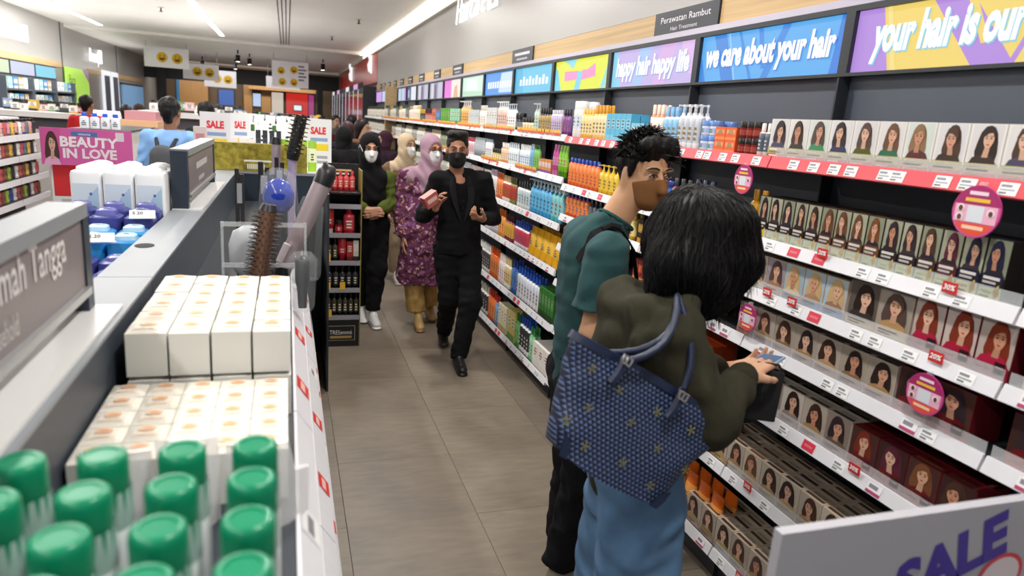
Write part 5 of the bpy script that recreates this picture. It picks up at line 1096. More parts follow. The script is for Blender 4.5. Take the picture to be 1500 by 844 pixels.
p = MB(); fr = fr_front(-.03); p.text('Bare', fr, -.75, .8, .2, '#6a8a34', 2); p.text('Only', fr, -.75, .5, .2, '#6a8a34', 2); p.ppoly(fr, [(.35, 1.16), (.95, 1.16), (.95, .85)], '#d8b4d8', 2); p.build('print', MATTE, t)
for n, y in enumerate((22.2, 23.2)):
    t = thing('lit_display_frame', '%s tall white-lit display frame on the left wall' % ['nearer', 'farther'][n], 'display case', (LWX + .02, y, 1.0), RZ_E, 'white-lit display frames')
    MB().box(-.42, .42, -.04, 0, 0, 1.45, '#f4f6fa').build('light_frame', LIT, t); MB().box(-.26, .26, -.06, -.04, .05, 1.32, '#54586a').build('glass', MATTE, t)
t = thing('backlit_wall_display', 'wide blue-grey backlit panel near the far left', 'panel', (LWX + .02, 26.0, 1.2), RZ_E); MB().box(-1.9, 1.3, -.05, 0, 0, .95, '#6f98c0').build('panel', mat('bright_poster'), t); MB().box(-1.95, 1.35, -.04, 0, .95, 1.0, '#2a2c32').build('frame', DARK_METAL, t)

# ================================================================== far hall
struct(MB().box(-4.75, 1.9, 28.0, 28.2, 2.52, 3.06, '#0d0e10').build('trim_11', mat('black_bulkhead', '#0e0f11', rough=.5)))
struct(MB().box(-4.35, -4.05, 27.9, 28.1, 0, 3.0, '#0d0e10').build('trim_12', mat('black_bulkhead'))); struct(MB().box(1.1, 1.3, 27.9, 28.1, 0, 2.7, '#0d0e10').build('trim_13', mat('black_bulkhead')))
OAK = mat('warm_oak_panel', '#a87c48', rough=.5); wood_nodes(OAK, (18, 3, .5))
for n, (x0, x1, c) in enumerate([(-3.9, -2.9, 0), (-1.6, -1.3, 0), (-.95, -.6, 0)]): struct(MB().box(x0, x1, 30.0, 30.15, 0, 2.75, '#a87c48').build('trim_%d' % (14 + n), OAK))
struct(MB().box(-1.4, 1.1, 29.6, 29.9, 2.42, 2.6, '#a87c48').build('trim_17', OAK))
def far_panel(name, x0, x1, z0, z1, c, d, cat, lit=True, y=30.15):
    t = thing(name, d, cat, ((x0 + x1) / 2, y, z0)); w = (x1 - x0) / 2
    MB().box(-w, w, 0, .05, 0, z1 - z0, '#202024').build('frame', DARK_METAL, t); MB().box(-w + .03, w - .03, -.01, 0, .03, z1 - z0 - .03, c).build('face', LIT if lit else MATTE, t); return t
far_panel('red_wall_panel', -.05, 1.0, 1.5, 2.42, '#c8241c', 'glossy red wall panel at the far end of the aisle', 'panel'); far_panel('magenta_wall_panel', .82, 1.08, 1.5, 2.4, '#a03a78', 'magenta strip panel right of the far red panel', 'panel', y=30.13)
far_panel('blue_poster', -2.55, -1.95, 1.5, 2.35, '#2a5cae', 'blue glowing picture poster in the far hall', 'poster'); far_panel('blue_poster', -4.05, -3.75, 1.6, 2.6, '#1f6a92', 'narrow teal-blue banner beside the black pillar', 'poster', y=30.15)
far_panel('lit_shop_window', -1.3, -.95, 1.75, 2.3, '#bcd2f2', 'small bright window in the far oak wall', 'window'); far_panel('cream_wall_panel', -.6, -.1, 1.4, 2.4, '#cfc0b0', 'cream wall panel left of the far red panel', 'panel')
far_panel('menu_screen', .25, .6, 1.7, 1.95, '#eaf6fa', 'small white lit screen in front of the far red panel', 'screen', y=30.09)
for n, (x, y, z, w, h, k, d) in enumerate([(-2.95, 20.6, 2.60, 1.05, .5, 2, 'nearest of the three white hanging cards with yellow smiley faces'), (-2.35, 22.6, 2.42, .95, .44, 2, 'middle of the three white hanging cards with yellow smiley faces'), (-1.95, 24.0, 2.28, .92, .5, 2, 'farthest white hanging card with yellow smiley faces'), (.1, 20.6, 2.35, .95, .68, 4, 'white hanging card with four yellow smiley faces by the air slot'), (-.1, 23.5, 2.36, 1.0, .36, 1, 'white hanging card partly behind the four-smiley card')]):
    t = thing('hanging_card', d, 'sign', (x, y, z), 0, 'hanging smiley cards'); MB().box(-w / 2, w / 2, 0, .02, 0, h, '#e8e6ea').build('card', mat('white_card', '#e6e4ea', rough=.5), t)
    for s in (-1, 1): MB().tube([(s * w * .45, .01, h), (s * w * .45, .01, CEIL - .07 - z)], .006, '#888888', 5).build('cord', MATTE, t)
    pos = [(-.1, .5), (.24, .48)] if k == 2 else [(-.25, .62), (.1, .68), (-.22, .2), (.1, .2)] if k == 4 else [(-.2, .5)]
    for a, c in pos:
        p = MB(); R_ = .13 if k != 4 else .1; fr = fr_front(0, a * w, c * h); p.disc(fr, 0, 0, R_, R_, '#d9ac1c', 2, 20)
        for s in (-1, 1): p.disc(fr, s * R_ * .35, R_ * .25, R_ * .12, R_ * .16, '#4a3410', 3, 8)
        p.ppoly(fr, [(R_ * .6 * math.cos(math.radians(g)), -R_ * .05 + R_ * .6 * math.sin(math.radians(g))) for g in range(180, 361, 20)], '#6a4a10', 3); p.build('smiley', MATTE, t)
    if k == 4:
        p = MB(); fr = fr_front(0); [p.rect(fr, .22 * w, (.38 + .06 * (q % 2)) * w, h * (.28 + .13 * q), h * (.34 + .13 * q), '#6a6670', 2) for q in range(5)]; p.build('lettering', MATTE, t)
for n, (x, y) in enumerate([(-1.25, 21.0), (-1.0, 22.0), (1.0, 21.5), (-2.6, 25.5), (-1.6, 25.5)]):
    t = thing('track_spotlight', '%s black spotlight hanging from the far ceiling, counting from the middle' % ORDN[n], 'spotlight', (x, y, CEIL - .07), 0, 'track spotlights')
    MB().tube([(0, 0, 0), (0, 0, -.1)], .02, '#17171a', 8).build('stem', MATTE, t); MB().lathe([(.001, -.13), (.06, -.13), (.06, -.3), (.055, -.3)], '#17171a', n=12).build('can', MATTE, t); MB().lathe([(.001, -.305), (.05, -.305), (.05, -.302)], '#ffffff', n=12).build('lens', LITW, t)

# ================================================================== blurred sale board in the near right corner
t = thing('sale_board', 'white SALE board with purple letters in the near right corner', 'sign', (.757, .80, .20), 0)
t.rotation_euler = (0, math.radians(0), math.radians(0))
MB().box(0, .75, 0, .02, .42, .985, '#e4e2e6').build('board', mat('white_foam_board', '#b4b3ba', rough=.5), t)
ca, sa = math.cos(.33), math.sin(.33); p = MB(); fr = ((.28, 0, .80), (ca, 0, sa), (-sa, 0, ca), (0, -1, 0)); p.text('SALE', fr, 0, 0, .085, '#4a3a9c', 2, width=.27, bold=.05, shear=.1); p.disc(fr, .24, -.055, .06, .05, '#d8404c', 3, 20); p.disc(fr, .24, -.055, .05, .042, '#e4d8dc', 4, 20); p.build('lettering', PRINT, t)
for x in (.12, .6): MB().box(x - .015, x + .015, .02, .05, -.2, .6, '#8c8c92').build('leg', WHITE_METAL, t)
MB().box(.02, .7, -.1, .16, -.2, -.18, '#8c8c92').build('foot', WHITE_METAL, t)
# ================================================================== people: smooth-blended implicit bodies turned into meshes
def A3(p): return np.array(p, np.float32)
class Body:
    def __init__(s, k=.02): s.p = []; s.k = k
    def cap(s, a, b, ra, rb, col, k=None, clip=None, flat=None, neg=False):
        s.p.append(('cap', A3(a), A3(b), ra, rb, lin(col) if col else None, s.k if k is None else k, clip, flat, neg)); return s
    def ell(s, c, r, col, R=None, k=None, clip=None, neg=False):
        s.p.append(('ell', A3(c), A3(r), R, None, lin(col) if col else None, s.k if k is None else k, clip, None, neg)); return s
    def chain(s, pts, rads, col, **kw):
        for i in range(len(pts) - 1): s.cap(pts[i], pts[i + 1], rads[i], rads[i + 1], col, **kw)
        return s
    def grow(s, h, wrinkle=0.0, wfreq=22.0, seed=0, disp=None, gclip=None):
        lo = np.array([9, 9, 9.]); hi = -lo
        bb = []
        for q in s.p:
            if q[0] == 'cap':
                r = max(q[3], q[4]); a = np.minimum(q[1], q[2]) - r; c = np.maximum(q[1], q[2]) + r
            else:
                r = float(q[2].max()); a = q[1] - r; c = q[1] + r
            bb.append((a, c))
            if not q[9]: lo = np.minimum(lo, a); hi = np.maximum(hi, c)
        lo = lo - 4 * h; hi = hi + 4 * h
        n = np.ceil((hi - lo) / h).astype(int) + 1
        D = np.full(n, 1.0, np.float32); best = np.full(n, 9.0, np.float32); cid = np.zeros(n, np.int16)
        ax = [(lo[i] + h * np.arange(n[i])).astype(np.float32) for i in range(3)]
        for pi, q in enumerate(s.p):
            m = q[6] + 3 * h; a, c = bb[pi]
            i0 = np.clip(np.floor((a - m - lo) / h).astype(int), 0, n - 1); i1 = np.clip(np.ceil((c + m - lo) / h).astype(int) + 1, 1, n)
            if np.any(i1 <= i0): continue
            sl = tuple(slice(i0[i], i1[i]) for i in range(3))
            X = ax[0][sl[0]][:, None, None]; Y = ax[1][sl[1]][None, :, None]; Z = ax[2][sl[2]][None, None, :]
            if q[0] == 'cap':
                A, B_ = q[1], q[2]; px, py, pz = X - A[0], Y - A[1], Z - A[2]; ba = B_ - A; L2 = float(ba @ ba) + 1e-9
                if q[8]:
                    f_ax, f_k = np.array(q[8][0], np.float32), q[8][1]; dt = (px * f_ax[0] + py * f_ax[1] + pz * f_ax[2]) * (1 / f_k - 1)
                    px, py, pz = px + dt * f_ax[0], py + dt * f_ax[1], pz + dt * f_ax[2]
                t = np.clip((px * ba[0] + py * ba[1] + pz * ba[2]) / L2, 0, 1)
                d = np.sqrt((px - t * ba[0]) ** 2 + (py - t * ba[1]) ** 2 + (pz - t * ba[2]) ** 2) - (q[3] + (q[4] - q[3]) * t)
            else:
                px, py, pz = X - q[1][0], Y - q[1][1], Z - q[1][2]; R = q[3]
                if R is not None:
                    px, py, pz = (px * R[0][0] + py * R[0][1] + pz * R[0][2], px * R[1][0] + py * R[1][1] + pz * R[1][2], px * R[2][0] + py * R[2][1] + pz * R[2][2])
                r = q[2]; k0 = np.sqrt((px / r[0]) ** 2 + (py / r[1]) ** 2 + (pz / r[2]) ** 2); k1 = np.sqrt((px / r[0] ** 2) ** 2 + (py / r[1] ** 2) ** 2 + (pz / r[2] ** 2) ** 2) + 1e-6
                d = k0 * (k0 - 1) / k1
            if q[7]:
                for cp, cn in q[7]:
                    cn = np.array(cn, float); cn = cn / np.linalg.norm(cn)
                    d = np.maximum(d, (X - cp[0]) * cn[0] + (Y - cp[1]) * cn[1] + (Z - cp[2]) * cn[2])
            d = np.broadcast_to(d, D[sl].shape); k = max(q[6], 1e-4); O = D[sl]
            if q[9]:
                hh = np.clip(.5 - .5 * (-d - O) / k * -1, 0, 1)
                hh = np.clip(.5 + .5 * (-d - O) / k, 0, 1)
                D[sl] = O * (1 - hh) - d * hh + k * hh * (1 - hh)
                if q[5] is not None:
                    w = np.abs(d) < 0.006; cs = cid[sl]; cs[w] = pi; cid[sl] = cs
            else:
                hh = np.clip(.5 + .5 * (O - d) / k, 0, 1)
                D[sl] = O * (1 - hh) + d * hh - k * hh * (1 - hh)
                w = d < best[sl]; bs = best[sl]; bs[w] = d[w]; best[sl] = bs; cs = cid[sl]; cs[w] = pi; cid[sl] = cs
        if gclip:
            for cp, cn in gclip:
                cn = np.array(cn, float); cn = cn / np.linalg.norm(cn)
                D = np.maximum(D, ((ax[0] - cp[0]) * cn[0])[:, None, None] + ((ax[1] - cp[1]) * cn[1])[None, :, None] + ((ax[2] - cp[2]) * cn[2])[None, None, :]).astype(np.float32)
        if wrinkle:
            r = np.random.RandomState(seed); X = ax[0][:, None, None]; Y = ax[1][None, :, None]; Z = ax[2][None, None, :]
            for o in range(5):
                v = r.randn(3); v /= np.linalg.norm(v); f_ = wfreq * r.uniform(.7, 1.8); ph = r.uniform(0, 6.3)
                v2 = r.randn(3); f2 = wfreq * .4; 
                D = D + (wrinkle / 5 * 2) * np.sin(f_ * (v[0] * X + v[1] * Y + v[2] * Z) + ph + 1.5 * np.sin(f2 * (v2[0] * X + v2[1] * Y + v2[2] * Z)))
        if disp is not None: D = D + disp(ax[0][:, None, None], ax[1][None, :, None], ax[2][None, None, :])
        D[0] = D[-1] = 1; D[:, 0] = D[:, -1] = 1; D[:, :, 0] = D[:, :, -1] = 1
        # surface nets
        S = D < 0
        cnt = sum(S[i:n[0] - 1 + i, j:n[1] - 1 + j, k:n[2] - 1 + k].astype(np.int8) for i in (0, 1) for j in (0, 1) for k in (0, 1))
        act = (cnt > 0) & (cnt < 8); idx = np.argwhere(act)
        vid = np.full(act.shape, -1, np.int64); vid[act] = np.arange(len(idx))
        cor = [(i, j, k) for i in (0, 1) for j in (0, 1) for k in (0, 1)]
        val = np.stack([D[idx[:, 0] + a, idx[:, 1] + b_, idx[:, 2] + c] for a, b_, c in cor], 1)
        P = np.zeros((len(idx), 3)); W_ = np.zeros(len(idx))
        for a in range(8):
            for b_ in range(a + 1, 8):
                ca, cb = np.array(cor[a]), np.array(cor[b_])
                if np.abs(ca - cb).sum() != 1: continue
                m = (val[:, a] < 0) != (val[:, b_] < 0); t = val[:, a] / (val[:, a] - val[:, b_] + 1e-12)
                P[m] += (ca + t[:, None] * (cb - ca))[m]; W_[m] += 1
        P = P / W_[:, None]; verts = lo + h * (idx + P)
        faces = []
        for axis in range(3):
            o1, o2 = [(1, 2), (2, 0), (0, 1)][axis]
            sl0 = [slice(None)] * 3; sl1 = [slice(None)] * 3; sl0[axis] = slice(0, -1); sl1[axis] = slice(1, None)
            s0, s1 = S[tuple(sl0)], S[tuple(sl1)]; e = np.argwhere(s0 != s1)
            e = e[(e[:, o1] > 0) & (e[:, o2] > 0)]
            if not len(e): continue
            inside = s0[e[:, 0], e[:, 1], e[:, 2]]
            def cell(d1, d2):
                c = e.copy(); c[:, o1] -= d1; c[:, o2] -= d2; return vid[c[:, 0], c[:, 1], c[:, 2]]
            q = np.stack([cell(1, 1), cell(0, 1), cell(0, 0), cell(1, 0)], 1)
            q[~inside] = q[~inside][:, ::-1]
            faces.append(q)
        faces = np.concatenate(faces); faces = faces[(faces >= 0).all(1)]
        g = np.clip(np.round((verts - lo) / h).astype(int), 0, n - 1); ids = cid[g[:, 0], g[:, 1], g[:, 2]]
        pal = np.array([q[5] if q[5] is not None else (0.5, 0.5, 0.5) for q in s.p]); cols = pal[ids]
        return verts, faces, cols
def np_mesh(name, verts, faces, cols, m):
    me = bpy.data.meshes.new(name); nv, nf = len(verts), len(faces)
    me.vertices.add(nv); me.vertices.foreach_set('co', np.asarray(verts, np.float32).ravel())
    me.loops.add(nf * 4); me.loops.foreach_set('vertex_index', np.asarray(faces, np.int32).ravel())
    me.polygons.add(nf); me.polygons.foreach_set('loop_start', np.arange(0, nf * 4, 4, dtype=np.int32))
    me.update(calc_edges=True)
    me.polygons.foreach_set('use_smooth', [True] * nf)
    at = me.color_attributes.new('Col', 'FLOAT_COLOR', 'POINT'); cc = np.ones((nv, 4), np.float32); cc[:, :3] = cols; at.data.foreach_set('color', cc.ravel())
    me.materials.append(m); me.validate(); me.update()
    return me
def grow_obj(name, body, h, m, parent, **kw):
    v, f, c = body.grow(h, **kw)
    return link(name, np_mesh(name, v, f, c, m), parent)
def rotm(yaw=0, pitch=0, roll=0):
    """yaw turns the face from -Y toward +X (positive); pitch bows the head"""
    return np.array(Euler((pitch, roll, yaw), 'XYZ').to_matrix())
class Head:
    """a head frame: centre c (between the eyes' height), face toward -Y before rotation"""
    def __init__(s, c, yaw=0, pitch=0, roll=0, sc=1.0): s.c = np.array(c, float); s.R = rotm(yaw, pitch, roll); s.sc = sc
    def __call__(s, x, y, z): return s.c + s.R @ (np.array([x, y, z]) * s.sc)
    @property
    def Ri(s): return s.R.T
    def r(s, *a): return tuple(q * s.sc for q in a)
def head_prims(b, H, skin, ear=True):
    R = H.Ri; dk = jit(skin, .93)
    b.ell(H(0, .018, .035), H.r(.074, .093, .085), skin, R); b.ell(H(0, -.022, -.03), H.r(.060, .072, .082), skin, R)
    b.ell(H(0, -.042, -.088), H.r(.044, .042, .034), skin, R, k=.03)
    b.cap(H(0, -.092, .005), H(0, -.112, -.036), .007 * H.sc, .011 * H.sc, skin, k=.012); b.ell(H(0, -.102, -.040), H.r(.017, .012, .009), skin, R, k=.01)
    b.ell(H(0, -.083, -.072), H.r(.024, .012, .009), '#a8615a' if isinstance(skin, str) else skin, R, k=.006)
    for s in (-1, 1):
        b.ell(H(s * .031, -.097, .004), H.r(.017, .014, .011), dk, R, k=.012, neg=True)
        b.cap(H(s * .014, -.092, .024), H(s * .05, -.078, .024), .008 * H.sc, .007 * H.sc, skin, k=.012)
        if ear:
            b.ell(H(s * .073, .012, -.012), H.r(.010, .021, .032), skin, R, k=.008)
def eyes_obj(H, parent, iris='#2a1a14', brow='#1c1412', lids='#8a5f4c'):
    b = MB()
    def disc(cx, cz, rx, rz, y, col, tilt=0, n=12, curve=0.0):
        b.face([H(cx + rx * math.cos(a), y + curve * (rx * math.cos(a)) ** 2, cz + rz * math.sin(a) + tilt * rx * math.cos(a)) for a in [2 * math.pi * k / n for k in range(n)]][::1], col)
    e = MB()
    for s in (-1, 1):
        # eyeball
        rings = []
        for t in np.linspace(-1, 1, 7):
            rr = math.sqrt(max(0, 1 - t * t)) + .02; rings.append([H(s * .031 + .0145 * rr * math.cos(a), -.0885 - .0075 * 1 * rr * math.sin(a), .003 + .0062 * t) for a in [2 * math.pi * k / 12 for k in range(12)]])
        e.loft(rings, '#e6ddd6')
        b.face([H(s * .031 + .0058 * math.cos(a), -.0966, .003 + .0058 * math.sin(a)) for a in [2 * math.pi * k / 12 for k in range(12)]][::-1], iris)
        b.tube([H(s * .031 - .017, -.0925, .001), H(s * .031 - .007, -.0975, .0085), H(s * .031 + .007, -.0975, .0085), H(s * .031 + .017, -.0915, .002)], .0024, '#20140f', 6)
        b.tube([H(s * .031 - .015, -.092, -.001), H(s * .031, -.0965, -.005), H(s * .031 + .015, -.091, -.001)], .0013, lids, 5)
        b.tube([H(s * .012, -.0975, .024), H(s * .026, -.0985, .0295), H(s * .040, -.0925, .029), H(s * .052, -.082, .023)], [.0028, .0036, .003, .0014], brow, 6)
    e.build('eyeballs', mat('eye_white', vcol=True, rough=.2), parent, 60); b.build('eyes_and_brows', mat('lash_dark', vcol=True, rough=.6), parent, 60)
def mask_obj(H, parent, col, rough='cloth', h=.0045, loops=True, valve=False):
    b = Body(.018); R = H.Ri
    b.ell(H(0, -.025, -.036), H.r(.0655, .079, .080), col, R); b.ell(H(0, -.047, -.088), H.r(.050, .048, .037), col, R, k=.03)
    b.cap(H(0, -.097, -.004), H(0, -.119, -.044), .010 * H.sc, .016 * H.sc, col, k=.02)
    n1 = H.R @ np.array([0, .30, 1.0]); n2 = H.R @ np.array([0, .5, -1.0]); n3 = H.R @ np.array([0, 1.0, .12])
    o = grow_obj('face_mask', b, h, mat('mask_fabric', vcol=True, rough=.85, bump=.15, bscale=300), parent, gclip=[(H(0, -.092, -.010), n1), (H(0, -.05, -.128), n2), (H(0, -.006, -.05), n3)])
    if loops:
        t = MB()
        for s in (-1, 1):
            t.tube([H(s * .062, -.02, -.028), H(s * .074, .015, .008), H(s * .078, .03, -.005)], .0016, col, 5); t.tube([H(s * .058, -.012, -.09), H(s * .074, .02, -.05), H(s * .078, .03, -.02)], .0016, col, 5)
        t.build('ear_loops', PRINT, parent)
    return o
def hand(b, w, d, pn, side, skin, curl=(.5, .6, .7, .8), thumb=.5, sc=1.0, spread=.06, k=.006):
    """w wrist, d pointing direction, pn palm-facing normal, side +1/-1: thumb lies toward side * (d x pn)"""
    w = np.array(w, float); d = np.array(d, float); d /= np.linalg.norm(d); pn = np.array(pn, float); pn -= d * (pn @ d); pn /= np.linalg.norm(pn); u = np.cross(d, pn) * side
    L = .088 * sc
    tips = []
    for i, off in enumerate((.030, .010, -.010, -.028)):
        kn = w + d * (L * (1.0, 1.03, .99, .92)[i]) + u * off * sc
        b.cap(w + u * off * .62 * sc, kn, .0125 * sc, .0105 * sc, skin, k=.012)
        ln = (.040, .045, .042, .032)[i] * sc; p = kn; a = 0.0
        dirv = d + u * (off * spread * 25)
        for sgm, (fl, r0, r1) in enumerate(((1, .0092, .0084), (.68, .0084, .0076), (.55, .0076, .0062))):
            a += curl[i] * (.9, 1.1, .7)[sgm]
            v = dirv * math.cos(a) + pn * math.sin(a); v /= np.linalg.norm(v); q = p + v * ln * fl
            b.cap(p, q, r0 * sc, r1 * sc, skin, k=k); p = q
        tips.append(p)
    tb = w + d * .022 * sc + u * .026 * sc + pn * .004
    p1 = tb + (d * .65 + u * .62 + pn * .35 * thumb) * .038 * sc; p2 = p1 + (d * .85 + u * .25 + pn * .8 * thumb) * .031 * sc; p3 = p2 + (d * .9 - u * .05 + pn * .9 * thumb) * .024 * sc
    b.cap(w + u * .012, tb, .014 * sc, .0135 * sc, skin, k=.012); b.cap(tb, p1, .0135 * sc, .011 * sc, skin, k=.01); b.cap(p1, p2, .0105 * sc, .0092 * sc, skin, k=.006); b.cap(p2, p3, .0092 * sc, .007 * sc, skin, k=.006)
    return tips
def shoe(parent, heel, toe_dir, L=.26, up='#1a1a1c', sole='#1a1a1c', w=.045, pitch=0.0, h=.006, name='shoe'):
    d = np.array([toe_dir[0], toe_dir[1], 0.0]); d /= np.linalg.norm(d); d = d * math.cos(pitch) - np.array([0, 0, 1]) * math.sin(pitch); hl = np.array(heel, float)
    b = Body(.02); z = np.array([0, 0, 1.0])
    b.cap(hl + d * .03 + z * .045, hl + d * (L - .05) + z * .035, .042, .036, up, flat=((0, 0, 1), .8)); b.cap(hl + d * .035 + z * .05, hl + d * .05 + z * .095, .036, .036, up); b.cap(hl + d * .08 + z * .07, hl + d * .16 + z * .05, .034, .03, up)
    b.cap(hl + d * .028 + z * .013, hl + d * (L - .045) + z * .013, .036, .040, sole, k=.006, flat=((0, 0, 1), .35))
    return grow_obj(name, b, h, mat('shoe_upper', vcol=True, rough=.45), parent)
def limb(b, pts, rads, col, **k): return b.chain(pts, rads, col, **k)

def floral_mat(name, base, c1, c2, c3):
    m = bpy.data.materials.new(name); m.use_nodes = True; nt = m.node_tree; N = nt.nodes; L = nt.links; bs = N['Principled BSDF']; bs.inputs['Roughness'].default_value = .85
    tc = N.new('ShaderNodeTexCoord'); cur = None
    r = N.new('ShaderNodeRGB'); r.outputs[0].default_value = (*lin(base), 1); cur = r.outputs[0]
    for i, (c, sc, th) in enumerate(((c1, 13, .30), (c2, 21, .27), (c3, 34, .24))):
        nz = N.new('ShaderNodeTexNoise'); nz.inputs['Scale'].default_value = sc * 1.6
        v = N.new('ShaderNodeTexVoronoi'); v.inputs['Scale'].default_value = sc
        ad = N.new('ShaderNodeMixRGB'); ad.blend_type = 'ADD'; ad.inputs[0].default_value = .05; L.new(tc.outputs['Object'], nz.inputs['Vector']); L.new(tc.outputs['Object'], ad.inputs[1]); L.new(nz.outputs['Color'], ad.inputs[2]); L.new(ad.outputs[0], v.inputs['Vector'])
        lt = N.new('ShaderNodeMath'); lt.operation = 'LESS_THAN'; lt.inputs[1].default_value = th; L.new(v.outputs['Distance'], lt.inputs[0])
        mx = N.new('ShaderNodeMixRGB'); mx.inputs[2].default_value = (*lin(c), 1); L.new(lt.outputs[0], mx.inputs[0]); L.new(cur, mx.inputs[1]); cur = mx.outputs[0]
    L.new(cur, bs.inputs['Base Color']); MATS[name] = m
    return m
HAIR_M = mat('black_hair', vcol=True, rough=.5, bump=.08, bscale=220, spec=.22)
def strands(parent, roots, r0, col, name='hair_strands', seed=0, n=5):
    b = MB()
    for path in roots: b.tube(path, [r0 * (1 - .75 * i / (len(path) - 1)) for i in range(len(path))], col, n)
    return b.build(name, HAIR_M, parent, 60)

def groom(parent, me_obj, crown, n, steps, step, r0, col, gdir=(0, 0, -1), lift=.003, tail=2, seed=1, name='hair_strands', keep=None):
    """strands that follow a hair surface away from the crown, then fall free at the tips"""
    from mathutils.kdtree import KDTree
    me = me_obj.data; nv = len(me.vertices); co = np.empty(nv * 3, np.float32); me.vertices.foreach_get('co', co); co = co.reshape(-1, 3)
    no = np.array([v.normal[:] for v in me.vertices]); kd = KDTree(nv)
    for i in range(nv): kd.insert(co[i], i)
    kd.balance(); rn = random.Random(seed); g = np.array(gdir, float); crown = np.array(crown, float); paths = []
    tries = 0
    while len(paths) < n and tries < n * 6:
        tries += 1; i = rn.randrange(nv); p = co[i].astype(float)
        if keep is not None and not keep(p): continue
        out = p - crown; out[2] *= .3; jitter = np.array([rn.gauss(0, .18), rn.gauss(0, .18), rn.gauss(0, .1)]); path = []; lf = lift * rn.uniform(.3, 1.6); nn = no[i]
        for s_ in range(steps):
            _, j, _ = kd.find(p); nn = no[j]; q = co[j] + nn * lf if s_ else p + nn * .0005
            path.append(tuple(q)); o2 = q - crown; d = g * (.55 + .1 * s_) + o2 / (np.linalg.norm(o2) + 1e-6) * .6 + jitter; d = d - nn * (d @ nn); d /= (np.linalg.norm(d) + 1e-6); p = q + d * step
        for s_ in range(rn.randint(0, tail)):
            d = g + .25 * nn + .5 * jitter; path.append(tuple(np.array(path[-1]) + d / np.linalg.norm(d) * step * .9))
        if len(path) >= 3: paths.append(path)
    return strands(parent, paths, r0, col, name, n=4)
